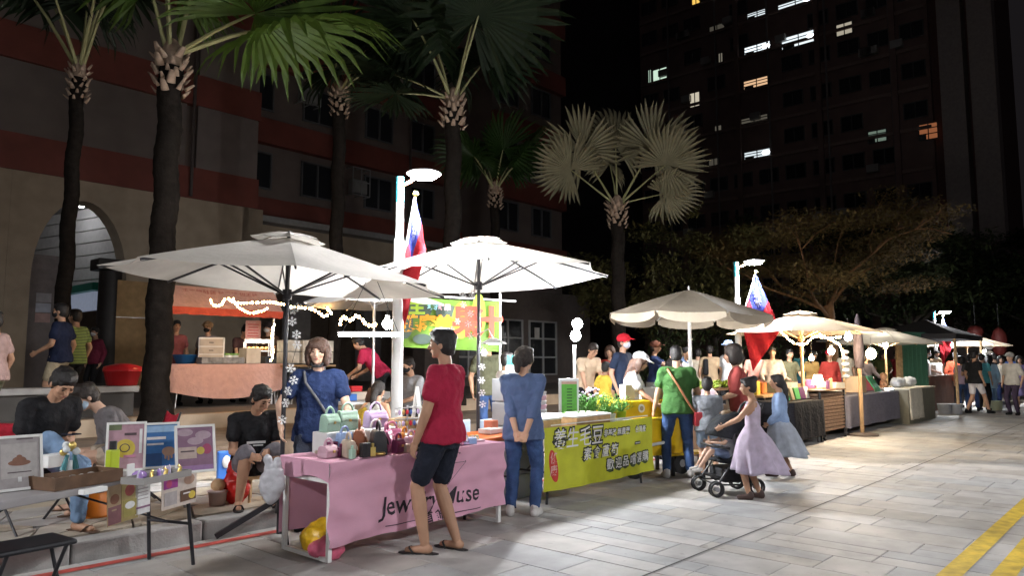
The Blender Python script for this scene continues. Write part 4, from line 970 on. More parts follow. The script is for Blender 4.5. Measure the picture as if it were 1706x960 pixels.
person('child in yellow T-shirt below the red cap man', PT(1008, 7.3, .15), 40, 1.28, 'mid', top=(C('yellow_tee', (.6, .42, .06)), 'short'), bottom=('shorts', C('pale_blue', (.3, .38, .5))), hair=('short', 'black'), shoes=('shoe', blacks), sk='b')
person('man in red baseball cap, white mask and navy shirt', PT(1037, 7.0, .15), 130, 1.74, 'mid', 1.05, top=(C('ink', (.02, .03, .06)), 'short'), bottom=('long', blacks), hair=('short', 'black'), cap=C('cap_red', (.55, .02, .035)), mask=C('mask_pale', (.55, .6, .72)), shoes=('shoe', blacks))
person('woman in white baseball cap and white T-shirt serving at the banner stall', PT(1047, 5.55), 105, 1.58, 'mid', 1.1, top=(C('white_tee', (.72, .72, .74)), 'short'), bottom=('long', jean_l), hair=('long', 'brown'), cap=C('cap_white', (.78, .78, .78)), hands=[(-.08, .42, .98), (.10, .42, .98)], lean=10, look=(5, 14), shoes=('shoe', blacks), extra=None)
person('person in pale blue hoodie and blue cap bending at the yellow cart', PT(1098, 6.0), 120, 1.62, 'mid', 1.15, top=(C('sky_hoodie', (.28, .36, .52)), 'long'), bottom=('long', blacks), hair=('long', 'black'), cap=C('cap_blue', (.20, .28, .46)), mask=C('mask_pink', (.6, .45, .5)), hands=[(-.1, .42, .86), (.14, .42, .86)], lean=22, look=(0, 8), shoes=('shoe', blacks))
person('man in dark shirt and orange-lit cap holding a lit board, in the dark behind', PT(1090, 8.2, .15), 110, 1.7, 'far', top=(navy, 'short'), bottom=('long', blacks), hair=('short', 'black'), cap=C('brown_cap', (.15, .06, .04)), hands=[(-.1, .48, 1.15), (.1, .48, 1.15)], shoes=('shoe', blacks), sk='b')
person('person in tan shirt with black backpack seen from behind', PT(1183, 8.6, .15), 10, 1.68, 'far', 1.1, top=(C('tan_shirt', (.42, .31, .2)), 'short'), bottom=('long', blacks), hair=('short', 'black'), shoes=('shoe', blacks), sk='b',
       extra=lambda o, B, Hd, Rh, sh, el, wr, hip, kn, an, k: MB().box(B(-.12, -.16, .25), (.12, .16, .4)).build('backpack', blacks, o, bev=.04))
person('person in cream shirt left of the tan-shirted backpacker', PT(1163, 8.9, .15), 20, 1.6, 'far', top=(C('cream2', (.55, .48, .38)), 'short'), bottom=('long', blacks), hair=('short', 'black'), shoes=('shoe', blacks))
person('person in light cap behind the big-haired woman', PT(1215, 7.2, .15), 230, 1.72, 'far', top=(C('white_tee', (.72, .72, .74)), 'short'), bottom=('long', blacks), hair=('short', 'black'), cap=C('cap_blue', (.20, .28, .46)), shoes=('shoe', blacks))
person('vendor in pale shirt behind the warm-lit stall goods', PT(1287, 6.4, .15), 200, 1.6, 'far', top=(C('pale_shirt', (.5, .44, .4)), 'long'), bottom=('long', blacks), hair=('short', 'black'), shoes=('shoe', blacks), hands=[(-.2, .3, 1), (.2, .3, 1)])
person('vendor in olive shirt beside the orange lantern goods', PT(1315, 6.5, .15), 170, 1.56, 'far', top=(C('olive_drab', (.10, .10, .06)), 'short'), bottom=('long', blacks), hair=('short', 'black'), shoes=('shoe', blacks), hands=[(-.2, .3, 1), (.2, .3, 1)])
person('vendor in red striped knit hat behind the warm-lit table', PT(1382, 6.3, .15), 190, 1.55, 'far', top=(C('red_top', (.4, .05, .04)), 'long'), bottom=('long', blacks), hair=('short', 'brown'), cap=C('cap_red', (.55, .02, .035)), shoes=('shoe', blacks))
person('vendor in dark hooded top behind the globe lamp stall', PT(1442, 6.0, .15), 160, 1.5, 'far', 1.1, top=(C('hood_dark', (.06, .05, .06)), 'long'), bottom=('long', blacks), hair=('big', 'dark'), shoes=('shoe', blacks), hands=[(-.2, .35, 1), (.2, .35, 1)])
person('vendor in white T-shirt and mask under the dark tent', PT(1536, 6.0, .15), 130, 1.66, 'far', 1.1, top=(C('white_tee', (.72, .72, .74)), 'short'), bottom=('long', blacks), hair=('short', 'black'), mask=C('mask_white', (.65, .65, .68)), shoes=('shoe', blacks), hands=[(-.1, .42, 1), (.1, .42, 1)], lean=12)
# ---- far right shoppers
def gz(px, py): return G(px, py)
person('shopper in black T-shirt and white shorts striding at the far stalls', gz(1628, 690), 80, 1.72, 'far', 1.15, top=(blacks, 'short'), bottom=('shorts', C('white_short', (.62, .58, .58))), hair=('short', 'black'), shoes=('shoe', blacks), feet=[(-.1, -.22, .1), (.1, .3, .085)], sk='b')
person('shopper in turquoise shirt beyond the striding man', gz(1640, 684), 60, 1.66, 'far', 1.1, top=(C('turquoise', (.12, .45, .5)), 'short'), bottom=('long', blacks), hair=('short', 'black'), shoes=('shoe', blacks))
person('shopper in long pale blue shirt at far right', gz(1652, 683), 30, 1.62, 'far', 1.05, top=(C('ice_blue', (.42, .55, .68)), 'long'), bottom=('long', jean_l), hair=('long', 'black'), shoes=('shoe', blacks), hem=-.25)
person('shopper in beige top and dark trousers at the right edge', gz(1690, 692), 245, 1.66, 'far', 1.1, top=(C('beige_top', (.50, .46, .40)), 'elbow'), bottom=('long', C('purple_dark', (.05, .035, .06))), hair=('short', 'dark'), cap=C('grey_cap', (.4, .38, .36)), shoes=('shoe', blacks))
person('shopper in lilac shirt beside the far lantern', gz(1607, 684), 20, 1.58, 'far', 1.0, top=(C('lilac', (.42, .32, .44)), 'short'), bottom=('long', jean), hair=('bob', 'black'), shoes=('shoe', blacks))
person('shopper in orange-red coat under the far beige umbrella', gz(1596, 679), 40, 1.72, 'far', 1.15, top=(C('orange_red', (.55, .1, .05)), 'long'), bottom=('long', C('charcoal', (.04, .04, .045))), hair=('short', 'grey'), shoes=('shoe', blacks))
person('shopper in cream blouse just left of the right edge pair', gz(1672, 680), 200, 1.6, 'far', 1.0, top=(C('cream2', (.55, .48, .38)), 'short'), bottom=('long', navy), hair=('bob', 'black'), shoes=('shoe', blacks))
person('shopper in black jacket facing the farthest stall', gz(1662, 676), 350, 1.68, 'far', 1.1, top=(blacks, 'long'), bottom=('long', jean_d), hair=('short', 'black'), shoes=('shoe', blacks))
person('shopper in violet dress at the right picture edge', gz(1704, 683), 215, 1.6, 'far', 1.05, top=(C('violet', (.2, .16, .32)), 'short'), bottom=('skirt', C('violet', (.2, .16, .32)), .45, .26), hair=('long', 'black'), shoes=('shoe', blacks))

# ---- more of the crowd behind the stalls
CROWD = [
         (1140, 7.6, 150, 1.58, 'light_grey', (.45, .44, .44), 'short', 'in light grey shirt left of the pale umbrella pole'), 
         (1258, 7.0, 210, 1.6, 'salmon_top', (.55, .25, .2), 'bob', 'in salmon top under the large flag'), (1336, 7.4, 190, 1.64, 'dark_teal', (.03, .12, .13), 'short', 'in dark teal shirt behind the warm goods'), (1352, 6.9, 160, 1.55, 'honey', (.5, .33, .12), 'long', 'in honey-coloured blouse by the warm bulb'), (1408, 7.2, 180, 1.66, 'ivory', (.6, .55, .46), 'short', 'in ivory shirt behind the rattan cabinet'),
         (1470, 6.8, 200, 1.6, 'moss', (.12, .15, .06), 'bob', 'in moss green shirt under the pale umbrella'), (1492, 6.6, 150, 1.62, 'crimson_top', (.4, .04, .06), 'short', 'in crimson top beside the red case'), (1560, 6.6, 190, 1.66, 'tan_top', (.42, .31, .2), 'short', 'in tan top behind the brown counter'), (1618, 4.6, 20, 1.66, 'charcoal_top', (.05, .05, .055), 'long', 'in charcoal dress among the far shoppers'), (1682, 4.9, 30, 1.7, 'cobalt', (.04, .1, .36), 'short', 'in cobalt shirt by the right edge')]
for px, t_, yw, H_, cn, cc, hs_, lb in CROWD:
    person('person ' + lb, PT(px, t_, .15 if t_ > 6.2 else 0), yw, H_, 'far', 1.08, top=(C(cn, cc), 'short'), bottom=('long', (blacks, jean_d, navy)[px % 3]), hair=(hs_, 'black'), shoes=('shoe', blacks), mask=(C('mask_white', (.65, .65, .68)) if px % 2 else None), sk='b' if px % 3 else 'a', hands=[(-.18, .3, .95 + .04 * (px % 4)), (.2, .28, .95)] if px % 4 else None, look=(px % 30 - 15, 8))
# ================================================================== MARKET: BUILDERS
OFFW = mat('canopy_offwhite', (.54, .51, .46), .85, var=.13, vs=2.2, bump=.3, bs=14, bd=.03, trans=.28); BEIGE = mat('canopy_beige', (.42, .36, .28), .85, var=.14, vs=2.2, bump=.3, bs=14, bd=.03, trans=.2); GREYC = mat('canopy_grey', (.34, .33, .32), .85, var=.05, trans=.3); DKC = mat('canopy_black', (.03, .027, .027), .8)
def umbrella(label, base, za, zr, R, canopy, polem, n=8, tilt=(0, 0), rot=.3, valance=0.0, vent=True, pole_r=.02, cross=True):
    o = thing('market_umbrella', label, 'umbrella', base); H = za - base.z; hr = zr - base.z
    Mt = Matrix.Translation((0, 0, H)) @ Matrix.Rotation(radians(tilt[0]), 4, 'X') @ Matrix.Rotation(radians(tilt[1]), 4, 'Y') @ Matrix.Rotation(rot, 4, 'Z') @ Matrix.Translation((0, 0, -H))
    T = lambda x, y, z: Mt @ Vector((x, y, z))
    def prof(q): return H - (H - hr) * (q ** 1.12)
    c = MB(); nr, ns = 7, 6
    for k in range(n):
        a0, a1 = 2 * pi * k / n, 2 * pi * (k + 1) / n
        def fn(u, v, a0=a0, a1=a1):
            q = .03 + .97 * v; p0 = Vector((cos(a0), sin(a0), 0)) * R * q; p1 = Vector((cos(a1), sin(a1), 0)) * R * q; p = p0.lerp(p1, u)
            s_ = sin(pi * u); p *= 1 - .05 * s_ * q ** 3
            return T(p.x, p.y, prof(q) - .035 * s_ * q * (1 - q * .4) + .004 * sin(q * 40 + k) * s_)
        c.grid(fn, ns, nr)
        if valance:
            def fv(u, v, a0=a0, a1=a1):
                p0 = Vector((cos(a0), sin(a0), 0)) * R; p1 = Vector((cos(a1), sin(a1), 0)) * R; p = p0.lerp(p1, .03 + .94 * u); s_ = sin(pi * u); p *= 1 - .05 * s_
                dz = valance * v * (.55 + .45 * abs(sin(pi * u)) ** .4)
                return T(p.x * (1 + .01 * v), p.y * (1 + .01 * v), prof(1) - .035 * s_ * .6 - dz)
            c.grid(fv, 8, 2)
    cn = c.build('canopy', canopy, o)
    if vent:
        v_ = MB()
        for k in range(n):
            a0, a1 = 2 * pi * k / n, 2 * pi * (k + 1) / n
            v_.grid(lambda u, v, a0=a0, a1=a1: T(*(Vector((cos(a0), sin(a0), 0)).lerp(Vector((cos(a1), sin(a1), 0)), u) * R * (.02 + .2 * v)).to_tuple()[:2], prof(.03) + .055 - .07 * v ** 1.5 - .012 * sin(pi * u) * v + .012 * sin(k * 2.3) * v), 4, 3)
        v_.build('vent', canopy, cn)
    MB().cyl((0, 0, .02), (0, 0, H - .02), pole_r, n=12).build('pole', polem, o)
    MB().cyl((0, 0, H - .03), T(0, 0, H + .06), .02, .008, 8).build('finial', polem, o)
    hz = H - .62 * R * .55
    MB().cyl((0, 0, hz - .05), (0, 0, hz + .04), pole_r * 2.1, n=12).build('runner', polem, o)
    for k in range(n):
        a = 2 * pi * k / n; d = Vector((cos(a), sin(a), 0))
        r = MB(); pts = [T(*(d * R * q).to_tuple()[:2], prof(q) - .022) for q in (.04, .35, .7, .985)]
        for p, q in zip(pts, pts[1:]): r.bar(p, q, .014, .02)
        rb = r.build('rib', polem, o); m_ = T(*(d * R * .5).to_tuple()[:2], prof(.5) - .03); f = Mt.to_3x3() @ (d * pole_r * 1.8); f.z = hz
        MB().bar(f, m_, .012, .016).build('strut', polem, rb)
    if cross:
        b = MB(); b.cyl((0, 0, 0), (0, 0, .38), .032, n=12); b.build('socket', BLACKM, o)
        for a in (.4, .4 + pi / 2, .4 + pi, .4 + pi * 1.5): MB().bar((cos(a) * .02, sin(a) * .02, .30), (cos(a) * .52, sin(a) * .52, .02), .035, .045).build('foot', BLACKM, o)
    return o
def ftable(label, c, L, W, H, topm, legm, rot=STREET_ROT, th=.04, z0=0):
    o = thing('folding_table', label, 'table', Vector((c.x, c.y, z0)), rot)
    MB().box((0, 0, H - th / 2), (L, W, th)).build('tabletop', topm, o, bev=.008)
    for s in (-1, 1):
        for t in (-1, 1): MB().tube([(s * (L / 2 - .22), t * (W / 2 - .09), H - th), (s * (L / 2 - .14), t * (W / 2 - .06), .0)], .014, 8).build('leg', legm, o)
        MB().tube([(s * (L / 2 - .18), -W / 2 + .07, H * .42), (s * (L / 2 - .18), W / 2 - .07, H * .42)], .011, 8).build('crossbar', legm, o)
        MB().bar((s * (L / 2 - .18), 0, H * .42), (s * .12, 0, H - th), .012).build('brace', legm, o)
    return o
def drape(L, W, H, hem, wob=.012, seed=0, swag=0.0, sides=True, back=True):      # a cloth over a box-shaped table
    r = random.Random(seed); mb = MB(); ph = [r.uniform(0, 6) for _ in range(4)]
    per = []; n = 20
    for i in range(n): per.append((-L / 2 + L * i / n, -W / 2, 0, -1))
    for i in range(8): per.append((L / 2, -W / 2 + W * i / 8, 1, 0))
    for i in range(n): per.append((L / 2 - L * i / n, W / 2, 0, 1))
    for i in range(8): per.append((-L / 2, W / 2 - W * i / 8, -1, 0))
    rings_ = []
    for q in (0, .03, .2, .4, .6, .8, 1):
        ring = []
        for k, (x, y, nx_, ny_) in enumerate(per):
            sg = swag * (sin(pi * min(1, max(0, (x + L / 2) / L))) if ny_ == -1 else .3)
            d = .004 + wob * q * (sin(k * 1.15 + ph[0]) + .6 * sin(k * 2.3 + ph[1] + q * 2)) + .015 * q + (.004 if q else 0)
            ring.append(Vector((x + nx_ * d, y + ny_ * d, H + .006 - (H - hem + sg) * q)))
        rings_.append(ring)
    mb.rings(rings_, False); mb.add(rings_[0], [tuple(range(len(per)))])
    return mb
def block(px0, px1, t, dep):                   # centre and length of a stall front between two picture columns
    a, b = s_at(px0, t), s_at(px1, t); return ST((a + b) / 2, t + dep / 2), b - a
def on(o, x, y, z): return o.matrix_basis @ Vector((x, y, z))
def box_thing(name, label, cat, loc, rot, dims, m, group=None, bev=.006, extra=None):
    o = MB().box((0, 0, dims[2] / 2), dims).build(name, m, None, loc, rot, bev); return tag(o, label, cat, group)
def letters(body, size, M, m, parent, bold=.0, name='lettering', align='CENTER'):
    return MB().text(body, size, M, bold, align).build(name, m, parent)
def wall_text(x, y, z, rz=0, shear=None): return Matrix.Translation((x, y, z)) @ Matrix.Rotation(rz, 4, 'Z') @ RX90

# ================================================================== UMBRELLAS
b1 = PT(475, 5.9); umbrella('off-white umbrella over the pink stall, black ribs showing underneath', b1, ZP(396, b1.y), ZP(470, b1.y), 1.5, OFFW, BLACKM, tilt=(0, 3.5), rot=.35)
b2 = PT(797, 5.77); umbrella('off-white umbrella over the orange table, right of the nearest lamp', b2, ZP(402, b2.y), ZP(464, b2.y), 1.47, OFFW, BLACKM, tilt=(-1, -2), rot=.1)
b3 = PT(1150, 5.8); umbrella('beige umbrella with scalloped valance on a pale pole', b3, ZP(483, b3.y), ZP(527, b3.y), 1.32, BEIGE, WHITEP, tilt=(0, 1.5), rot=.2, valance=.14, vent=False, pole_r=.03)
BEIGE2 = mat('canopy_tan', (.27, .215, .15), .85, var=.16, vs=2.2, bump=.3, bs=14, bd=.03, trans=.1)
b4 = PT(1336, 5.45); umbrella('beige umbrella lit warm by rope lights', b4, ZP(522, b4.y), ZP(555, b4.y), 1.45, BEIGE2, WOOD, rot=.3, pole_r=.03)
b5 = PT(1476, 5.8); umbrella('pale umbrella over the grey cloth stall', b5, ZP(549, b5.y), ZP(573, b5.y), 1.4, OFFW, WOOD, rot=.5, pole_r=.03)
b7 = PT(1612, 5.9, 0); umbrella('farthest beige umbrella near the right edge', b7, ZP(557, b7.y), ZP(577, b7.y), 1.45, BEIGE, WOOD, rot=.1)
b8 = PT(622, 8.2, .15); umbrella('small grey umbrella half hidden behind the first umbrella', b8, 2.6, 2.25, 1.0, GREYC, STEEL, rot=.6)
b9 = PT(1425, 7.8, .15); umbrella('grey umbrella edge between the warm-lit and pale umbrellas', b9, 2.45, 2.1, 1.2, GREYC, WOOD, rot=.6)

# ================================================================== PINK JEWELLERY STALL
fa, fb_ = G(528, 938), G(800, 868)
s0, t0 = to_st(fa); s1_, t1_ = to_st(fb_)
PL, PW, PH = s1_ - s0 + .04, .66, .74
pc = ST((s0 + s1_) / 2, 4.70 + PW / 2)
pt = thing('folding_table', 'white-framed folding table under the pink cloth', 'table', pc, STREET_ROT)
MB().box((0, 0, PH - .02), (PL - .02, PW, .035)).build('tabletop', WHITEPL, pt, bev=.006)
for s in (-1, 1):
    for t in (-1, 1): MB().box((s * (PL / 2 - .03), t * (PW / 2 - .03), .36), (.035, .035, .68)).build('leg', WHITEP, pt, bev=.004)
    MB().box((s * (PL / 2 - .03), 0, .035), (.03, PW - .1, .03)).build('foot_rail', WHITEP, pt)
    MB().box((s * (PL / 2 - .03), 0, .60), (.025, PW - .1, .03)).build('crossbar', WHITEP, pt)
PINK = mat('pink_cloth', (.76, .42, .55), .8, var=.06, vs=4, bump=.25, bs=160, spec=.2, trans=.15)
pk = thing('tablecloth', 'pink tablecloth with black script lettering and a gem outline', 'tablecloth', pc, STREET_ROT)
def wr(u, v, k=0): return .014 * sin(u * 19 + v * 7 + k) * v + .009 * sin(u * 41 - v * 13) * v + .009 * sin(v * 22 + u * 6) + .008 * sin(u * 9 + v * 15) + .016 * max(0, 1 - abs(v - .5 - .25 * sin(u * 6)) * 9)
front = MB().grid(lambda u, v: (-PL / 2 - .01 + (PL + .02) * u, -PW / 2 - .012 - .006 * v - wr(u, v), PH + .004 - (PH - .13 - .05 * u) * v), 70, 26)
fo = front.build('front_panel', PINK, pk)
MB().grid(lambda u, v: (-PL / 2 - .01 + (PL + .02) * u, -PW / 2 - .012 + (PW + .024) * v, PH + .004 + .003 * sin(u * 30) * sin(v * 9)), 40, 8).build('top_panel', PINK, pk)
MB().grid(lambda u, v: (-PL / 2 - .013 - .004 * sin(u * 12) * v, PW / 2 - (PW + .01) * u, PH + .003 - (.13 + .02 * sin(u * 7)) * v), 14, 5).build('side_flap', PINK, pk)
MB().grid(lambda u, v: (PL / 2 + .013 + .008 * sin(u * 12) * v, -PW / 2 + PW * u, PH + .003 - (PH - .2) * v), 14, 8).build('side_flap', PINK, pk)
MB().grid(lambda u, v: (-PL / 2 + PL * u, PW / 2 + .014 + .01 * sin(u * 30) * v, PH + .003 - (PH - .14) * v), 40, 8).build('back_panel', PINK, pk)
INK = mat('ink_black', (.03, .02, .03), .7, var=0)
def on_front(mbx):                               # lay lettering on the wrinkled front panel
    out = []
    for x, y, z in mbx.v:
        u = (x + PL / 2 + .01) / (PL + .02); v = (PH + .004 - z) / (PH - .13 - .05 * u)
        out.append((x, -PW / 2 - .012 - .006 * v - wr(u, v) - .004, z))
    mbx.v = out; return mbx
on_front(MB().text('Jewelry Muse', .20, Matrix.Translation((.07, 0, .345)) @ Matrix.Rotation(radians(1), 4, 'Y') @ RX90 @ Matrix(((1, .18, 0, 0), (0, 1, 0, 0), (0, 0, 1, 0), (0, 0, 0, 1))), .0025)).build('lettering', INK, fo)
on_front(MB().text('首 飾', .095, Matrix.Translation((.1, 0, .20)) @ RX90, .002)).build('lettering', INK, fo)
gm = MB()
for a, b in (((-.27, .19), (.0, .0)), ((.27, .19), (.0, .0)), ((-.27, .19), (.27, .19)), ((-.27, .19), (-.19, .28)), ((.27, .19), (.19, .28)), ((-.19, .28), (.19, .28)), ((-.1, .19), (-.19, .28)), ((-.1, .19), (0, .28)), ((.1, .19), (0, .28)), ((.1, .19), (.19, .28)), ((-.1, .19), (0, 0)), ((.1, .19), (0, 0))):
    gm.bar((a[0] * .8 + .22, 0, .45 + a[1] * .9), (b[0] * .8 + .22, 0, .45 + b[1] * .9), .006, .004)
on_front(gm).build('gem_outline', INK, fo)
for x0, x1 in ((-.42, -.06), (.28, .62)):
    lm = MB()
    for q in range(8): lm.box((x0 + (x1 - x0) * (q + .5) / 8, 0, .205), ((x1 - x0) / 8 + .001, .004, .007))
    on_front(lm).build('rule_line', INK, fo)
tag(MB().ell((0, 0, .12), (.17, .14, .13)).ell((.08, .02, .2), (.09, .07, .08)).build('plastic_bag', mat('yellow_bag', (.75, .45, .02), .3, var=.3, vs=12, bump=.8, bs=25), loc=on(pt, -PL / 2 + .2, .02, .0)), 'yellow plastic bag on the ground under the pink table', 'bag'); remesh(bpy.data.objects['plastic_bag'], .015, 1, .06, .08)
o = MB().ell((0, 0, .07), (.13, .12, .08)).build('plastic_bag', mat('pink_bag', (.6, .12, .2), .35, var=.3, vs=12), loc=on(pt, -PL / 2 + .12, -.14, 0)); remesh(o, .015, 1, .05, .07); tag(o, 'small pink plastic bag against the yellow bag under the table', 'bag')
# goods on the pink table -----------------------------------------------------
def handbag(label, x, y, z, rot, dims, m, handle=True, flap=None, grp='handbags on the pink table'):
    o = thing('handbag', label, 'handbag', on(pt, x, y, z), STREET_ROT + rot, grp); L_, W_, H_ = dims
    mb = MB(); rs = []
    for q, f in ((0, 1.0), (.06, 1.04), (.5, 1.0), (.85, .86), (1, .55)):
        rs.append([Vector((sx_ * L_ / 2 * (1 - .05 * q) , sy * W_ / 2 * f, H_ * q)) for sx_, sy in ((-1, -1), (-.4, -1.05), (.4, -1.05), (1, -1), (1, 1), (.4, 1.05), (-.4, 1.05), (-1, 1))])
    mb.solid_rings(rs); mb.build('bag_body', m, o, bev=.006)
    f = MB().grid(lambda u, v: (-L_ * .48 + L_ * .96 * u, -W_ * .54 - .006 + .02 * (1 - v) ** 2 + (W_ * .5 * (1 - v) ** 3), H_ * (1.0 - .5 * v - .08 * v * abs(2 * u - 1) ** 2)), 8, 6).build('flap', flap or m, o, solid=.005)
    MB().box((0, -W_ * .56 - .008, H_ * .52), (.022, .008, .018)).build('clasp', metal('gold', (.8, .6, .2)), o)
    if handle: MB().tube([(cos(a) * L_ * .3, 0, H_ * .97 + sin(a) * L_ * .38) for a in [pi * k / 10 for k in range(11)]], .010, 6).build('handle', m, o)
    return o
lea = lambda n, c: mat('leather_' + n, c, .42, var=.1, vs=10, bump=.2, bs=90)
mint = lea('mint', (.40, .60, .48)); lilac = lea('lilac', (.55, .42, .66)); brown = lea('brown', (.22, .07, .03)); blk = lea('black', (.02, .02, .024)); rose = lea('rose', (.52, .16, .30)); blush = lea('blush', (.62, .38, .46)); sky_ = lea('sky', (.30, .42, .68)); whit = lea('white', (.75, .74, .74)); plum = lea('plum', (.16, .03, .09)); orange = lea('orange', (.6, .22, .03)); cham = lea('champagne', (.55, .45, .35))
def riser(label, x, y, dims, m): return box_thing('display_box', label, 'display box', on(pt, x * .95 - .10, y, PH + .008), STREET_ROT, dims, m)
riser('white display box raising the mint handbags', -.42, .16, (.42, .2, .17), WHITEPL); riser('white display box under the lilac handbag', .0, .2, (.3, .2, .17), WHITEPL)
Z0 = PH + .009
for lb, x, y, z, rot, dm, m_ in (('mint green handbag at the left on the white box', -.54, .16, Z0 + .17, .2, (.15, .09, .14), mint), ('mint green handbag with tall handle, right of the other mint one', -.36, .16, Z0 + .17, -.15, (.17, .09, .16), mint), ('lilac handbag on the white box in front of the navy-shirted woman', -.02, .2, Z0 + .17, 0, (.20, .10, .14), lilac),
        ('pale blue handbag below the mint bags', -.52, -.02, Z0, .15, (.14, .08, .17), sky_), ('reddish brown handbag with pink lining', -.40, -.06, Z0, .9, (.22, .10, .19), brown), ('black quilted handbag at the table front', -.33, -.22, Z0, 1.1, (.20, .11, .19), blk), ('white handbag behind the black quilted one', -.16, .02, Z0, .1, (.20, .09, .18), whit),
        ('rose pink handbag next to the black quilted one', -.16, -.12, Z0, .7, (.18, .09, .17), rose), ('small plum handbag at the front edge', -.17, -.25, Z0, .3, (.12, .06, .11), plum), ('blush pink handbag at the front edge beside the plum one', -.03, -.24, Z0, .2, (.13, .07, .12), blush), ('orange handbag in the middle of the table', .06, -.1, Z0, .4, (.12, .07, .14), orange),
        ('dusty rose handbag behind the orange one', .04, .05, Z0, -.2, (.17, .08, .16), rose), ('champagne handbag beside the white sling bag', -.60, -.18, Z0, 1.3, (.15, .08, .13), cham), ('pale pink pouch at the left table end', -.72, -.08, Z0, .2, (.14, .10, .09), blush)):
    handbag(lb, x * .95 - .10 if y > -.2 or x < -.3 else x - .06, y, z, rot, dm, m_)
def jewel_stand(label, x, y, m1, seed, n=18):
    r = random.Random(seed); o = thing('jewellery_tray', label, 'jewellery tray', on(pt, x, y, Z0), STREET_ROT + r.uniform(-.2, .2), 'trays of jewellery on the pink table')
    MB().box((0, 0, .008), (.2, .14, .016)).build('tray', m1, o, bev=.004)
    for _ in range(n):
        cx, cyy = r.uniform(-.08, .08), r.uniform(-.055, .055); q = r.random(); mm = r.choice((metal('gold', (.8, .6, .2)), STEEL, lilac, whit, rose, plastic('crystal', (.6, .55, .7), .08)))
        if q < .5: MB().ell((cx, cyy, .03), (.016, .013, .016), None, 8, 5).build('brooch', mm, o)
        else:
            MB().tube([(cx + .022 * cos(a), cyy + .004 * sin(a * 3), .036 + .02 * sin(a)) for a in [2 * pi * k / 10 for k in range(11)]], .005, 5).build('bangle', mm, o)
for k, (x, y, m1, lb) in enumerate(((.28, -.2, whit, 'white tray of bangles at the table front centre'), (.52, -.18, lilac, 'lilac tray of brooches left of the crimson man'), (.30, .0, plastic('tray_yellow', (.6, .5, .1)), 'yellow-rimmed tray of brooches mid table'), (.55, .05, whit, 'white tray of bangles near the shelf ladder foot'), (.76, -.12, blush, 'blush tray of jewellery behind the crimson man'), (.42, .2, GLASS, 'clear tray of silver pieces at the back of the table'), (.80, .14, whit, 'white tray of jewellery at the right table end'))):
    jewel_stand(lb, x * PL / 1.9, y, m1, k + 3)
# dense small stock between the bags and trays
SC = [('mint', mint), ('lilac', lilac), ('white', whit), ('rose', rose), ('gold', metal('gold', (.8, .6, .2))), ('sky blue', sky_), ('plum', plum), ('champagne', cham), ('orange', orange), ('black', blk), ('silver', STEEL), ('red', plastic('trinket_red', (.6, .03, .05)))]
sr_ = random.Random(31)
spots = [(-.70 + .062 * i + sr_.uniform(-.015, .015), (-.27, -.14, .0, .12, .26)[j] + sr_.uniform(-.03, .03)) for i in range(24) for j in range(5)]
sr_.shuffle(spots); ki = 0
for kind_ in ('perfume_bottle', 'gift_carton', 'hair_clip_card', 'scrunchie', 'price_tag'):
    for cn, cm in SC:
        if kind_ == 'price_tag' and cn not in ('white', 'rose', 'mint', 'sky blue'): continue
        x, y = spots[ki]; ki += 1
        if kind_ == 'perfume_bottle': m_ = MB(); m_.box((0, 0, .035), (.045, .03, .07)); m_.cyl((0, 0, .07), (0, 0, .10), .012, n=8); lb = '%s perfume bottle among the handbags'
        elif kind_ == 'gift_carton': h_ = sr_.uniform(.05, .11); m_ = MB().box((0, 0, h_ / 2), (.07, .05, h_)); m_.box((0, -.0265, h_ / 2), (.012, .004, h_)); lb = 'little %s gift carton on the pink table'
        elif kind_ == 'hair_clip_card': m_ = MB(); m_.box((0, .01, .055), (.07, .004, .11), Matrix.Rotation(.2, 3, 'X')); m_.box((0, -.006, .06), (.05, .012, .016), Matrix.Rotation(.5, 3, 'Y')); m_.bar((0, .01, .05), (0, .05, .002), .012); lb = '%s hair clip on a standing card, pink stall'
        elif kind_ == 'scrunchie': m_ = MB().tube([(cos(q) * .032 * (1 + .14 * (k % 2)), sin(q) * .032 * (1 + .14 * (k % 2)), .016) for k, q in enumerate([2 * pi * j / 18 for j in range(19)])], .014, 6); lb = '%s scrunchie lying among the jewellery'
        else: m_ = MB().box((0, 0, .03), (.055, .004, .04), Matrix.Rotation(-.3, 3, 'X')); m_.box((0, .012, .006), (.05, .03, .012)); lb = '%s price tag on the pink table'
        o = m_.build(kind_, cm, None, on(pt, x, y, Z0), STREET_ROT + sr_.uniform(-.5, .5)); tag(o, lb % cn, kind_.replace('_', ' '), 'small stock on the pink table')
pl = MB().lathe([(.02, .0), (.11, .01), (.13, .03), (.132, .034), (.11, .02), (0, .014)], 24).build('plate', lilac, loc=on(pt, .42 * PL / 1.9, -.08, Z0)); tag(pl, 'round lilac plate of rings on the pink table', 'plate')
rk = thing('jewellery_stand', 'tiered stand hung with red and blue trinkets beside the woman in navy', 'jewellery stand', on(pt, .24 * PL / 1.9, .2, Z0), STREET_ROT)
MB().cyl((0, 0, 0), (0, 0, .34), .008, n=8).lathe([(.0, 0), (.08, 0), (.08, .012), (0, .014)], 16).build('post', STEEL, rk)
for k, z in enumerate((.12, .22, .32)):
    MB().tube([(-.14, 0, z), (.14, 0, z)], .006, 6).build('bar', STEEL, rk)
    for q in range(7): MB().ell((-.13 + q * .043, 0, z - .04), (.016, .012, .026), None, 8, 5).build('trinket', (plastic('trinket_red', (.6, .03, .05)), plastic('trinket_blue', (.1, .18, .5)), whit, lilac, metal('gold', (.8, .6, .2)))[(q + k) % 5], rk)
box_thing('cardboard_box', 'open brown cardboard box behind the trinket stand', 'box', on(pt, .36 * PL / 1.9, .40, .70), STREET_ROT + .3, (.30, .2, .26), KRAFT)
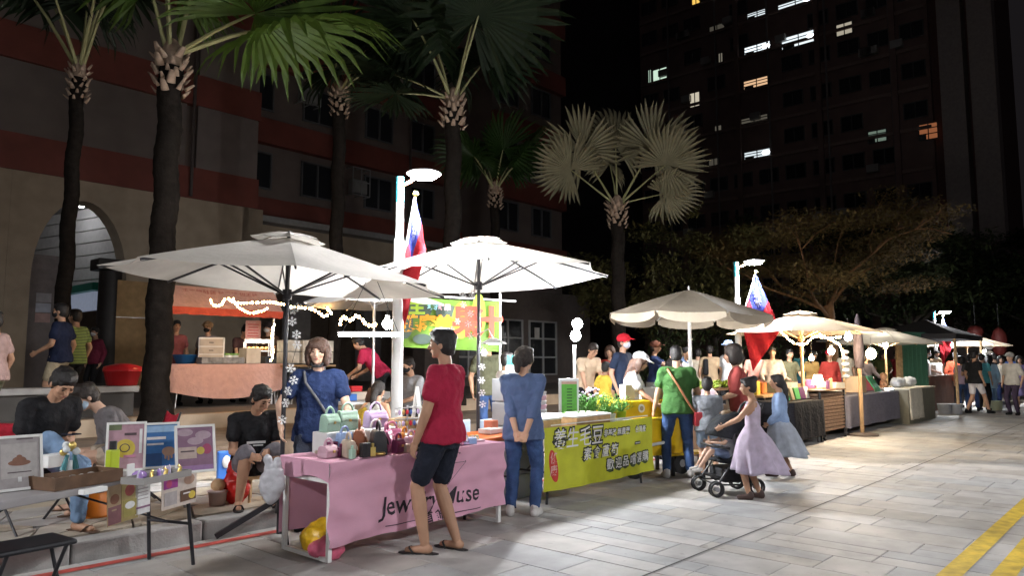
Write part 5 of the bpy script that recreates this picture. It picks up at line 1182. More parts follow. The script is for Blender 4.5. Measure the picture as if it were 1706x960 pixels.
# A-frame shelf
lad = thing('ladder_shelf', 'white A-frame ladder shelf holding shoes at the back of the pink stall', 'shelf', on(pt, .62, .28, PH + .01), STREET_ROT - .25)
for s in (-1, 1):
    for sy in (-1, 1): MB().bar((s * .17, sy * .13, 0), (s * .17, 0, .50), .028, .02).build('leg', WHITEP, lad)
for z, d_ in ((.17, .17), (.31, .14)): MB().box((0, 0, z), (.36, d_ + .04, .016)).build('shelf_board', WHITEP, lad)
for k, (x, z) in enumerate(((-.08, .318), (.07, .318), (-.05, .178), (.09, .178))):
    sh_ = thing('shoe', ('dark blue shoe on the upper ladder shelf, left one', 'dark blue shoe on the upper ladder shelf, right one', 'brown shoe on the lower ladder shelf', 'black shoe on the lower ladder shelf')[k], 'shoe', on(lad, x, 0, z), STREET_ROT - .25 + 1.1)
    mm = (lea('shoe_blue', (.05, .08, .16)), lea('shoe_blue', (.05, .08, .16)), brown, blk)[k]
    MB().limb((-.06, 0, .03), (.07, 0, .022), .034, .024, 8).build('upper', mm, sh_); MB().box((0, 0, .006), (.2, .068, .012)).build('sole', BLACK, sh_)
# LED tube above the pink table
tl0 = D(617, 558, 6.35)
tb = thing('tube_lamp', 'white LED tube lamp hanging over the pink stall', 'lamp', tl0, 0)
MB().cyl((-.27, 0, 0), (.27, 0, 0), .016, n=10).build('tube', glow('led_tube', (.98, .97, .95), 230), tb); MB().box((0, 0, .022), (.56, .04, .012)).build('fitting', WHITEP, tb)
for s in (-1, 1): MB().cyl((s * .24, 0, .02), (s * .05, .02, .46), .003, n=5).build('cord', BLACK, tb)
# snowflake garlands
def flake(mb, c, r):
    for k in range(6):
        a = pi * k / 3; d = Vector((cos(a), 0, sin(a))); mb.bar(Vector(c), Vector(c) + d * r, .007, .006)
        for sg in (-1, 1):
            e = Vector((cos(a + sg * .7), 0, sin(a + sg * .7))); mb.bar(Vector(c) + d * r * .5, Vector(c) + d * r * .5 + e * r * .38, .006, .005)
def garland(label, base, ps, y):
    o = thing('snowflake_garland', label, 'garland', base); r = random.Random(int(y * 100))
    ps = [D(px, py, y + r.uniform(-.05, .05)) - Vector(base) for px, py in ps]
    MB().tube(ps, .0022, 4).build('string', BLACK, o)
    for p in ps:
        f = MB(); flake(f, (0, 0, 0), .042); f.build('snowflake', mat('flake_white', (.85, .85, .85), .4, var=0), o, loc=p, rot=(r.uniform(-.2, .2), r.uniform(0, 1), r.uniform(-.5, .5)))
garland('white snowflake garland hanging right of the first umbrella pole', D(490, 505, b1.y - .1), [(496, 512), (489, 517), (487, 536), (494, 558), (495, 575), (484, 614), (489, 634), (480, 652), (476, 672), (470, 700)], b1.y - .15)
garland('white snowflake garland down the second umbrella pole', D(795, 490, b2.y - .1), [(771, 492), (786, 492), (806, 588), (803, 612), (802, 634), (803, 655), (804, 674)], b2.y - .12)
garland('white snowflake garland in front of the green banner', D(745, 500, b2.y + .6), [(772, 508), (784, 523), (780, 540), (762, 536), (752, 550), (784, 560), (743, 570)], b2.y + .4)

# ================================================================== LEFT GREY TABLE
ga, gb = G(362, 772, .72), G(0, 838, .72); gd = (ga - gb); gd.z = 0; grot = atan2(gd.y, gd.x); gl = gd.length + .75; ux = gd.normalized(); uy = Vector((-ux.y, ux.x, 0))
gc = ga - ux * gl / 2 + uy * .27; gc.z = 0
GT = ftable('grey plastic folding table with black legs at the left front', gc, gl, .54, .72, plastic('table_grey', (.30, .285, .29), .45), BLACKM, rot=grot, th=.045)
def gt(px, py, z=.722): p = G(px, py, z); return p
def framed(label, loc, rot, w_, h_, fm, bgm, shapes, tilt=14, grp='framed posters on the grey table'):
    o = thing('framed_poster', label, 'poster', loc, (radians(-tilt), 0, rot), grp)
    f = MB()
    for x in (-1, 1): f.box((x * (w_ / 2 - .008), 0, h_ / 2), (.016, .018, h_))
    for z in (.008, h_ - .008): f.box((0, 0.0005, z), (w_ - .033, .017, .016))
    f.build('frame', fm, o); MB().box((0, .003, h_ / 2), (w_ - .03, .004, h_ - .03)).build('sheet', bgm, o)
    MB().bar((0, .01, h_ * .7), (0, .10 + .3 * h_ * sin(radians(tilt)), 0.0 + .02), .02, .006).build('easel_leg', BLACK, o)
    pr = MB(); ms = []
    for i, sh_ in enumerate(shapes):
        kind, x, z, a, b, m_ = sh_
        if m_ not in ms: ms.append(m_)
        pr.m = ms.index(m_); y = -.0002 - .0007 * i
        if kind == 'r': pr.box((x * w_, y, z * h_), (a * w_, .0012, b * h_))
        else: pr.add([(x * w_ + cos(2 * pi * k / 20) * a * w_, y - .0006, z * h_ + sin(2 * pi * k / 20) * b * h_) for k in range(20)], [tuple(range(20))])
    pr.build('print', ms, o); return o
pp = lambda n, c: mat('print_' + n, c, .5, var=.12, vs=25)
pG, pW, pBr, pPk, pY, pDk, pBl, pLb, pSk, pPu, pLp, pGr = (pp('grey', (.36, .33, .33)), pp('white', (.7, .7, .7)), pp('brown', (.22, .09, .05)), pp('pink', (.42, .25, .30)), pp('yellow', (.55, .42, .06)), pp('dark', (.08, .05, .06)), pp('blue', (.04, .16, .42)), pp('light_blue', (.32, .5, .72)), pp('skin', (.35, .22, .16)), pp('purple', (.24, .12, .20)), pp('mauve', (.42, .30, .36)), pp('green', (.13, .16, .08)))
R0 = STREET_ROT - .25
framed('grey framed poster with a brown hat-shaped cake at the left end', gt(33, 818), grot - .35, .25, .33, WHITEP, pG, [('r', 0, .54, .76, .62, pp('grey2', (.44, .41, .40))), ('c', 0, .50, .24, .055, pBr), ('c', 0, .545, .15, .07, pBr), ('c', .0, .61, .06, .035, pBr), ('r', 0, .33, .5, .018, pDk), ('r', .12, .93, .35, .02, pDk), ('r', 0, .2, .08, .09, pW)])
framed('pink framed poster with a yellow ring', gt(208, 786), R0 - .1, .255, .345, WHITEP, pPk, [('r', -.3, .9, .35, .12, pGr), ('c', -.02, .46, .25, .19, pY), ('c', -.03, .47, .13, .09, pDk), ('c', -.03, .47, .10, .07, pY), ('r', .36, .6, .07, .5, pW), ('r', .1, .75, .3, .05, pDk), ('r', .1, .3, .3, .05, pp('rose', (.5, .2, .3)))])
framed('blue framed poster with a hand and white lettering', gt(268, 781), R0, .25, .33, WHITEP, pBl, [('r', 0, .86, .9, .14, pLb), ('r', -.12, .66, .5, .06, pW), ('r', -.15, .53, .44, .04, pW), ('r', -.2, .2, .45, .26, pp('blue_dark', (.02, .07, .2))), ('c', .2, .36, .18, .10, pSk), ('r', .12, .27, .05, .14, pSk), ('r', .2, .25, .05, .17, pSk), ('r', .28, .27, .05, .13, pSk)])
framed('purple framed poster of stones at the right end', gt(327, 788), R0 + .1, .27, .33, WHITEP, pPu, [('c', -.25, .85, .2, .08, pLp), ('c', .2, .78, .2, .09, pLp), ('c', .0, .66, .2, .08, pLp), ('r', -.2, .42, .45, .24, pp('beige', (.5, .38, .34))), ('r', -.2, .45, .34, .03, pDk), ('c', .28, .48, .12, .11, pp('magenta', (.35, .04, .12))), ('c', .12, .45, .1, .08, pY), ('r', 0, .09, .85, .12, pp('violet', (.3, .16, .34)))])
def tray(name, label, loc, rot, L_, W_, H_, m, grp=None):
    o = thing(name, label, 'tray', loc, rot, grp); MB().box((0, 0, .006), (L_, W_, .012)).build('base', m, o)
    for s in (-1, 1): MB().box((0, s * (W_ / 2 - .005), H_ / 2 + .012), (L_, .01, H_)).build('side', m, o); MB().box((s * (L_ / 2 - .005), 0, H_ / 2 + .012), (.01, W_ - .021, H_)).build('end', m, o)
    return o
T1 = tray('wooden_tray', 'brown wooden tray of small stones beside the hat cake poster', gt(128, 808), grot - .05, .46, .24, .065, DKWOOD)
T2 = tray('grey_tray', 'shallow grey tray of crystals in front of the blue poster', gt(262, 800), grot + .05, .42, .18, .03, plastic('tray_grey', (.28, .27, .26)))
rr_ = random.Random(5)
for k in range(9):
    mm = rr_.choice((whit, mat('stone_grey', (.3, .27, .25), .4, var=.3, vs=40), mat('stone_brown', (.25, .13, .08), .4, var=.3, vs=40)))
    st_ = MB().ell((0, 0, .022), (.03, .024, .024), None, 8, 6).build('stone', mm, loc=on(T1, -.18 + k * .045, rr_.uniform(-.07, .07), .013)); tag(st_, 'small polished stone lying in the brown wooden tray', 'stone', 'polished stones in the wooden tray')
for k in range(9):
    mm = (plastic('crystal_violet', (.4, .25, .6), .1), plastic('crystal', (.6, .55, .7), .08), metal('gold', (.8, .6, .2)))[k % 3]
    cr = MB(); cr.cyl((0, 0, 0), (rr_.uniform(-.01, .01), rr_.uniform(-.01, .01), .05), .016, .012, 6, True); cr.cyl((0, 0, .05), (0, 0, .07), .012, .001, 6)
    tag(cr.build('crystal', mm, loc=on(T2, -.17 + k * .042, rr_.uniform(-.05, .05), .013)), 'small pointed crystal standing in the grey tray', 'crystal', 'crystals in the grey tray')
tr = thing('crystal_tree', 'glass and gold ornament on a stand behind the wooden tray', 'ornament', gt(115, 790), grot)
MB().lathe([(.06, 0), (.06, .02), (.02, .03), (.018, .09)], 14).build('stand', GLASS, tr)
MB().cyl((-.05, 0, .03), (-.02, 0, .13), .022, .012, 6).cyl((.05, 0, .03), (.03, 0, .14), .022, .012, 6).build('glass_column', plastic('teal_glass', (.08, .25, .28), .08), tr)
for k in range(7):
    a = k * .9; MB().ell((cos(a) * .045, sin(a) * .03, .15 + .022 * (k % 3)), (.028, .022, .026), None, 8, 6).build('bead', metal('gold', (.8, .6, .2)) if k % 2 else GLASS, tr)
btl = thing('bottle', 'lime green square bottle with black cap beside the pink poster', 'bottle', gt(186, 795), grot); MB().box((0, 0, .09), (.075, .05, .18)).build('bottle_body', plastic('lime', (.42, .52, .03)), btl, bev=.008); MB().cyl((0, 0, .18), (0, 0, .235), .024, n=12).build('cap', BLACK, btl)
box_thing('white_box', 'plain white box behind the glass ornament', 'box', gt(88, 778), grot, (.17, .12, .09), WHITEPL); box_thing('white_box', 'small white label box lying in front of the wooden tray', 'box', gt(155, 822), grot, (.16, .05, .03), WHITEPL)
box_thing('card_stand', 'little white price card standing by the grey tray', 'card', gt(217, 796), grot, (.06, .012, .09), WHITEPL)
og = MB().ell((0, 0, .03), (.05, .04, .03), None, 10, 7).build('pebble', plastic('crystal_violet', (.4, .25, .6), .1), loc=gt(232, 800)); tag(og, 'violet cluster stone left of the grey tray', 'stone')
# leaflets hanging from the front edge
def leaflet(label, px, py, w_, h_, bgm, shapes, rz, tilt):
    p = G(px, py, .70); v = p - gb; x = v.dot(ux); base = gb + ux * x - uy * .018; base.z = .70
    o = thing('leaflet', label, 'leaflet', base, grot + rz, 'leaflets hanging from the grey table'); o.rotation_euler[1] = radians(tilt)
    MB().box((0, 0, -h_ / 2), (w_, .003, h_)).build('sheet', bgm, o); pr = MB(); ms = []
    for i, (kind, x, z, a, b, m_) in enumerate(shapes):
        if m_ not in ms: ms.append(m_)
        pr.m = ms.index(m_); y = -.002 - .0006 * i
        if kind == 'r': pr.box((x * w_, y, -z * h_), (a * w_, .001, b * h_))
        else: pr.add([(x * w_ + cos(2 * pi * k / 16) * a * w_, y, -z * h_ + sin(2 * pi * k / 16) * b * h_) for k in range(16)], [tuple(range(16))])
    pr.build('print', ms, o); return o
tanp = pp('tan', (.36, .26, .16))
leaflet('tan leaflet with brown lower corner, leftmost of the hanging sheets', 203, 810, .13, .25, tanp, [('c', -.05, .35, .28, .13, pBr), ('r', 0, .75, .9, .45, pp('plum_brown', (.2, .09, .10))), ('r', -.1, .62, .3, .04, tanp)], .05, -4)
leaflet('tan leaflet with a red fruit bowl picture', 235, 806, .13, .24, pp('khaki', (.32, .25, .10)), [('c', 0, .2, .3, .16, pp('fruit', (.28, .06, .05))), ('r', 0, .68, .8, .45, pp('olive_print', (.30, .26, .08))), ('c', 0, .6, .3, .1, pW)], 0, -3)
leaflet('white leaflet with lines of small print', 260, 802, .12, .22, pW, [('r', 0, .25 + 0 * 1, .7, .03, pG), ('r', 0, .35, .7, .03, pG), ('r', 0, .45, .7, .03, pG), ('r', 0, .55, .7, .03, pG), ('r', 0, .8, .95, .06, pPu)], 0, -2)
leaflet('large folded leaflet with purple and brown photos', 314, 790, .32, .23, pp('cream_paper', (.52, .45, .40)), [('r', -.25, .25, .4, .3, pp('violet2', (.25, .03, .2))), ('c', -.3, .25, .08, .12, pp('magenta', (.35, .04, .12))), ('c', .28, .25, .16, .16, pSk), ('r', -.25, .7, .35, .4, pG), ('r', .25, .72, .46, .34, pp('cocoa', (.10, .05, .03))), ('c', .36, .74, .1, .12, pY), ('r', .2, .65, .2, .04, pW)], 0, -2)
# stool, tub, bags under and beside it
fs = thing('folding_stool', 'black folding stool at the bottom left corner', 'stool', Vector((D(50, 850, 4.25).x, 4.25, 0)), grot - .25)
MB().box((0, 0, .47), (.40, .30, .03)).build('seat', plastic('seat_black', (.018, .018, .022), .5), fs, bev=.014)
for s in (-1, 1):
    MB().tube([(s * .17, -.15, 0), (s * .17, .02, .27), (s * .17, .13, .455)], .011, 8).build('leg', BLACKM, fs); MB().tube([(s * .15, .19, 0), (s * .15, -.12, .455)], .011, 8).build('leg', BLACKM, fs)
for y, z in ((-.115, .06), (.17, .05)): MB().tube([(-.17, y, z), (.17, y, z)], .010, 8).build('crossbar', BLACKM, fs)
ob = thing('plastic_stool', 'orange plastic stool upside down on the flagstones under the grey table', 'stool', G(160, 858, .16), .3)
MB().lathe([(.13, .20), (.135, .19), (.165, .02), (.18, .0), (.172, .0), (.157, .02), (.127, .185), (.0, .185)], 24).build('bucket_body', plastic('orange', (.72, .21, .02)), ob)
def sack(label, loc, dims, m, vox=.014, ears=True):
    mb = MB(); mb.ell((0, 0, dims[2] * .42), (dims[0], dims[1], dims[2] * .45))
    mb.limb((0, 0, dims[2] * .5), (0, 0, dims[2] * .85), dims[0] * .62, dims[0] * .3)
    if ears:
        for s in (-1, 1): mb.limb((s * dims[0] * .35, 0, dims[2] * .8), (s * dims[0] * .45, 0, dims[2] * 1.05), .03, .022)
    o = mb.build('carrier_bag', m, loc=loc); remesh(o, vox, 1, .05, .06); return tag(o, label, 'bag')
sack('red plastic carrier bag on the kerb beside the pink stall', G(392, 838, .16), (.13, .10, .34), mat('red_plastic', (.62, .025, .02), .3, var=.15, vs=12, bump=.7, bs=30, trans=.2))
sack('white carrier bag at the left end of the pink table', on(pt, -PL / 2 - .14, .22, .42), (.09, .07, .30), mat('white_plastic', (.62, .62, .66), .3, var=.15, vs=12, bump=.7, bs=30, trans=.25))
tbx = thing('food_tub', 'pale pink tub with a peach bun on top, left of the red bag', 'tub', G(362, 842, .16), .2); MB().lathe([(0, 0), (.07, 0), (.085, .12), (.092, .12), (.092, .135), (0, .135)], 18).build('tub', plastic('tub_pink', (.65, .5, .48)), tbx); MB().ell((0, 0, .18), (.065, .06, .06)).build('bun', mat('peach', (.62, .40, .22), .6, var=.2), tbx)
pkx = thing('packet', 'blue and white printed packet behind the red bag', 'packet', G(372, 800, .16) , .5); MB().box((0, 0, .16), (.15, .07, .32)).build('pack', plastic('pack_blue', (.05, .16, .5)), pkx, bev=.02); MB().ell((0.02, -.04, .2), (.045, .012, .07)).build('print', WHITEPL, pkx)
def fchair(label, loc, rot, m):
    o = thing('camp_chair', label, 'chair', loc, rot); MB().grid(lambda u, v: (-.23 + .46 * u, -.2 + .4 * v, .42 - .05 * sin(pi * u)), 6, 6).build('seat', m, o, solid=.008); MB().grid(lambda u, v: (-.23 + .46 * u, -.2 - .12 * v, .45 + .40 * v - .03 * sin(pi * u)), 6, 6).build('backrest', m, o, solid=.008)
    for s in (-1, 1):
        MB().tube([(s * .24, .22, 0), (s * .24, -.2, .44), (s * .24, -.33, .86)], .011, 6).build('leg', BLACKM, o); MB().tube([(s * .23, -.26, 0), (s * .23, .21, .43)], .011, 6).build('leg', BLACKM, o)
    return o
redc = C('chair_red', (.45, .02, .04))
fchair('red camp chair under the man in washed jeans', PT(72, 6.95, .15), face(118), redc); fchair('red camp chair under the person in grey with the blue mask', PT(232, 7.3, .15), face(232), redc)
st3 = thing('low_stool', 'low wooden stool under the man in black T-shirt beside the pink stall', 'stool', PT(424, 6.72, .15), .3); MB().cyl((0, 0, .22), (0, 0, .25), .15, n=18).build('seat', WOOD, st3)
for k in range(4): MB().cyl((cos(k * pi / 2) * .1, sin(k * pi / 2) * .1, .22), (cos(k * pi / 2) * .13, sin(k * pi / 2) * .13, 0), .014, n=6).build('leg', WOOD, st3)
rt = thing('red_tub', 'red plastic tub with lid on the stone ledge', 'tub', PT(205, 12.6, 1.095), .2); MB().lathe([(0, 0), (.22, 0), (.27, .22), (.285, .22), (.285, .25), (0, .25)], 20).build('tub', plastic('tub_red', (.5, .02, .025)), rt); MB().lathe([(.29, .25), (.27, .30), (.1, .345), (0, .35)], 20).build('lid', plastic('tub_red', (.5, .02, .025)), rt)
# ================================================================== RED AWNING STALL (on the plaza)
cA, lA = block(284, 474, 13.5, .8)
ct = ftable('long folding table under the salmon cloth of the red awning stall', cA, lA, .8, .80, WHITEPL, STEEL, z0=.62)
ps = thing('tablecloth', 'salmon pink cloth swagged round the red awning stall counter', 'tablecloth', Vector((cA.x, cA.y, .62)), STREET_ROT)
drape(lA + .02, .82, .80, .30, .02, 3, .16).build('cloth', cloth('salmon', (.60, .36, .31), .08), ps)
ya = PT(380, 13.5).y
def back_item(px, py_b, name, label, cat, dims, m, t=13.8, zb=1.43, rot=0, **k): return box_thing(name, label, cat, PT(px, t, zb), STREET_ROT + rot, dims, m, **k)
CRM = mat('cream_box', (.55, .48, .40), .7)
dr = thing('drawer_cabinet', 'white drawer cabinet on the salmon counter', 'cabinet', PT(352, 13.85, 1.43), STREET_ROT - .5); MB().box((0, 0, .25), (.46, .34, .5)).build('carcass', WHITEPL, dr, bev=.01)
for k in range(3): d_ = MB().box((0, -.178, .10 + k * .15), (.42, .012, .13)).build('drawer', CRM, dr); MB().box((0, -.19, .10 + k * .15), (.08, .012, .015)).build('handle', BLACK, d_)
back_item(368, 607, 'grey_tray', 'long mottled grey tub in front of the drawer cabinet', 'tub', (.85, .22, .12), mat('mottled', (.2, .2, .21), .5, var=.5, vs=12), t=13.55)
back_item(416, 607, 'cream_box', 'cream box beside the glass food warmer', 'box', (.30, .3, .3), CRM, t=13.6)
fw = thing('food_warmer', 'lit glass food warmer on the salmon counter', 'food warmer', PT(428, 14.0, 1.43), STREET_ROT - .4)
MB().box((0, 0, .05), (.5, .35, .1)).box((0, 0, .47), (.52, .37, .04)).build('body', STEEL, fw)
for x in (-.24, .24):
    for y in (-.16, .16): MB().box((x, y, .275), (.02, .02, .35)).build('post', STEEL, fw)
MB().box((0, 0, .25), (.46, .3, .02)).build('shelf', STEEL, fw); MB().box((0, -.15, .43), (.44, .04, .025)).build('lamp', glow('warmer_lamp', (1, .85, .65), 60), fw)
for k in range(5): MB().ell((-.17 + k * .085, -.04, .30), (.045, .06, .04), None, 8, 6).build('pastry', mat('pastry', (.45, .24, .08), .6, var=.3), fw)
back_item(446, 605, 'scale', 'small black scale at the right of the warmer', 'scale', (.25, .25, .14), BLACK, t=13.6)
mbd = thing('menu_board', 'pink menu board between two vendors', 'menu', PT(420, 14.2, 1.9), STREET_ROT - .4); MB().box((0, 0, .2), (.30, .02, .42)).build('board', pp('menu_pink', (.6, .28, .24)), mbd)
for k in range(5): MB().box((0, -.012, .33 - k * .06), (.22 - .03 * (k % 2), .004, .02)).build('line', pp('menu_red', (.5, .06, .05)), mbd)
bb = thing('basin', 'blue plastic basin at the left end of the counter', 'basin', PT(309, 14.2, 1.43), 0); MB().lathe([(0, 0), (.16, 0), (.24, .17), (.25, .17), (.235, .165), (.15, .015), (0, .015)], 20).build('bowl', plastic('blue', (.03, .22, .6)), bb)
jr = thing('jar', 'green topped jar in front of the brown-shirted vendor', 'jar', PT(391, 13.75, 1.43), 0); MB().cyl((0, 0, 0), (0, 0, .16), .075, n=14).build('glass', GLASS, jr); MB().cyl((0, 0, .16), (0, 0, .2), .078, n=14).build('lid', plastic('green', (.2, .4, .1)), jr)
jr2 = copy_tree(jr, None, PT(380, 13.75, 1.43), 0, 'second jar, left of the green topped one'); 
aw = thing('awning', 'red and pink awning banner with rows of menu writing', 'awning', PT(380, 13.2, 0), STREET_ROT)
za_, zb_, zc = ZP(492, ya), ZP(517, ya), ZP(528, ya)
alen = s_at(472, 13.2) - s_at(283, 13.2)
ab = MB().grid(lambda u, v: (-alen / 2 + alen * u, .35 - .35 * v + .01 * sin(u * 20), za_ + .12 - (za_ + .12 - zb_) * v), 20, 6).build('printed_panel', cloth('awning_pink', (.52, .30, .25)), aw)
MB().grid(lambda u, v: (-alen / 2 + alen * u, -.006 + .02 * sin(u * 40) * v, zb_ - (zb_ - zc) * v - .012 * abs(sin(u * 25)) * v), 60, 3).build('valance', cloth('awning_red', (.42, .07, .04)), aw)
r = random.Random(2)
for k in range(3):
    x = -alen / 2 + .1
    tx = ('手工鹽酥雞 地瓜球 甜不辣', '炸薯條 杏鮑菇 四季豆', '現炸 好吃 歡迎品嚐')[k]
    MB().text(tx, .13, Matrix.Translation((-.05, .25 - .09 * k, za_ - .0 - .13 * k)) @ Matrix.Rotation(radians(-28), 4, 'X') @ RX90, 0).build('lettering', pp('menu_red2', (.36, .10, .08)), ab)
for s in (-1, 1): MB().cyl((s * alen / 2, .34, .62), (s * alen / 2, .34, za_ + .15), .025, n=8).build('post', STEEL, aw)
# white parcels table right of it
cB, lB = block(480, 560, 13.2, .7); ftable('table of wrapped parcels right of the red awning stall', cB, lB, .7, .78, KRAFT, STEEL, z0=.62)
wrapm = mat('wrapped_paper', (.55, .50, .42), .8, var=.3, vs=8)
for k in range(6):
    box_thing('parcel', 'cream paper-wrapped parcel, %s of the stack right of the red awning' % ('bottom left', 'bottom middle', 'bottom right', 'top left', 'top middle', 'top right')[k], 'parcel', on(ct, lA / 2 + .35 + (k % 3) * .42, .05, .81 + (k // 3) * .25), STREET_ROT + .06 * (k % 3), (.36, .3, .235), wrapm, 'paper-wrapped parcels in a stack')
# rope lights
WARM = glow('rope_light', (1.0, .58, .22), 80)
def rope(label, pts, y, m=WARM, r_=.022):
    P3 = [D(px, py, y) for px, py in pts]; o = thing('rope_light', label, 'string lights', P3[0]); sm = []
    for i in range(len(P3) - 1):
        a = P3[max(i - 1, 0)]; b = P3[i]; c = P3[i + 1]; d = P3[min(i + 2, len(P3) - 1)]
        for k in range(6):
            t = k / 6; sm.append(.5 * ((2 * b) + (c - a) * t + (2 * a - 5 * b + 4 * c - d) * t * t + (3 * b - a - 3 * c + d) * t ** 3) - P3[0])
    sm.append(P3[-1] - P3[0])
    MB().tube(sm, .006, 5).build('cable', BLACK, o)
    L_ = 0; bl = MB(); q = .0; rr = random.Random(int(pts[0][0])); bl.m = 0
    for a, b in zip(sm, sm[1:]):
        d = (b - a).length
        while q < d:
            c = a.lerp(b, q / d); bl.ell((c.x + rr.uniform(-.012, .012), c.y + rr.uniform(-.012, .012), c.z - .016), (.017, .017, .022), None, 8, 5); q += .05
        q -= d
    tag(bl.build('bulbs', m, o), kind='stuff'); return o
rope('wavy warm rope light along the red awning', [(350, 499), (357, 508), (368, 506), (378, 496), (392, 503), (420, 503), (450, 502), (478, 507)], 12.6)
rope('drooping warm rope light below the red awning', [(388, 497), (400, 512), (418, 520), (436, 517), (446, 512)], 12.65)
rope('warm rope light zigzagging behind the first umbrella pole', [(486, 510), (520, 513), (540, 525), (552, 518), (540, 511)], 10.5, r_=.02)
rope('warm rope light below the small grey umbrella', [(566, 538), (570, 526), (585, 532), (596, 524), (612, 540), (630, 538)], 9.0, r_=.02)
rope('vertical warm light strip beside the food warmer', [(456, 540), (452, 557), (455, 575), (452, 600)], 13.3, r_=.03)
# dim far bulb
def bulb(label, p, r_, strength, col=(1, .96, .9), cord=.3, shade=None):
    o = thing('bulb_lamp', label, 'lamp', p); MB().ell((0, 0, 0), (r_, r_, r_ * 1.1)).build('bulb', glow('bulb_%d_%d' % (strength, int(col[2] * 100)), col, strength * 2.6), o)
    MB().cyl((0, 0, r_ * .9), (0, 0, r_ * .9 + .05), r_ * .5, n=8).build('socket', WHITEPL, o)
    if not cord: MB().cyl((0, 0, -r_), (0, 0, .15 - p.z), .012, n=6).build('stand', BLACKM, o)
    if cord: MB().cyl((0, 0, r_ + .04), (0, 0, r_ + cord), .004, n=5).build('cord', BLACK, o)
    return o
bulb('bright bulb behind the nearest lamp post under the grey umbrella', D(645, 540, 8.6), .055, 150, cord=.5)
# back craft table
cD, lD = block(596, 660, 8.9, .7); bt = ftable('craft table in front of the person leaning in crimson', cD, lD + .4, .7, .74, WHITEPL, STEEL, z0=.15)
for k, (x, y, dm, m_, lb) in enumerate(((-.3, 0, (.26, .2, .1), plastic('pack_blue', (.05, .16, .5)), 'blue box on the craft table'), (.0, .1, (.5, .2, .12), CRM, 'long cream box on the craft table'), (-.1, .1, (.2, .2, .08), plastic('tub_red', (.5, .02, .025)), 'red flat box stacked at the left of the craft table'), (.35, -.1, (.12, .12, .12), whit, 'little white pot at the right of the craft table'))):
    box_thing('craft_box', lb, 'box', on(bt, x, y, .745 + (.13 if k == 2 else 0)), STREET_ROT, dm, m_)
pdish = MB().lathe([(0, 0), (.08, 0), (.13, .05), (.12, .05), (.07, .012), (0, .012)], 16).build('bowl', WHITEPL, loc=on(bt, .18, -.1, .745)); tag(pdish, 'white bowl on the craft table', 'bowl')
# green banner
gbn = thing('fabric_banner', 'lime green banner with yellow and red Chinese writing on a frame', 'banner', PT(752, 7.4, 0), STREET_ROT - .62)
yb = PT(752, 7.4).y; gw = 158 / 1230 * yb * 1.02; gz0, gz1 = ZP(579, yb), ZP(494, yb)
gsh = MB().grid(lambda u, v: (-gw / 2 + gw * u, .012 * sin(u * 15 + v * 3), gz0 + (gz1 - gz0) * v - .02 * sin(pi * u) * v - (.06 * u)), 24, 8).build('sheet', mat('banner_lime', (.07, .15, .008), .6, var=.25, vs=4), gbn)
gb_ = MB()
def blobp(x, z, rx, rz, mb=gb_): mb.add([(x + cos(2 * pi * k / 18) * rx, -.022, z + sin(2 * pi * k / 18) * rz) for k in range(18)], [tuple(range(18))])
mz = (gz0 + gz1) / 2
for x, z, a, b in ((-.35, .16, .2, .1), (-.05, .15, .17, .1), (-.48, -.02, .12, .2), (-.3, -.22, .14, .07)): blobp(x * gw, mz + z * 1.0 - .02, a * gw * .7, b)
gb_.build('dark_patch', pp('banner_dark', (.03, .05, .04)), gsh)
gy = MB(); blobp(.10 * gw, mz + .02, .13, .26, gy); blobp(.28 * gw, mz + .1, .1, .3, gy); gy.v = [(x, y - .003, z) for x, y, z in gy.v]; gy.build('light_patch', pp('banner_yellowgreen', (.19, .29, .02)), gsh)
letters('健康美食', .23, wall_text(-.17 * gw, -.03, mz - .04, 0), mat('banner_orange', (.52, .22, .01), .5, var=.1), gsh, .012)
letters('主', .22, wall_text(-.36 * gw, -.03, mz + .18), pp('banner_yellowgreen', (.19, .29, .02)), gsh, .01); letters('現打', .10, wall_text(-.18 * gw, -.03, mz + .2), pp('banner_cyan', (.25, .5, .55)), gsh, .004); letters('鮮果', .09, wall_text(-.08 * gw, -.03, mz + .19), pp('banner_pink', (.5, .28, .3)), gsh, .004)
letters('果', .44, wall_text(.16 * gw, -.031, mz - .02), mat('banner_red', (.62, .04, .02), .5, var=.1), gsh, .018); letters('汁', .44, wall_text(.37 * gw, -.031, mz - .03), mat('banner_red', (.62, .04, .02), .5, var=.1), gsh, .018)
for s in (-1, 1): MB().cyl((s * (gw / 2 + .02), .03, .15), (s * (gw / 2 + .02), .03, gz1 + .06), .016, n=8).build('post', WHITEP, gbn)
MB().cyl((-gw / 2 - .05, .03, gz1 + .02), (gw / 2 + .25, .03, gz1 - .05), .014, n=8).build('top_rail', WHITEP, gbn)
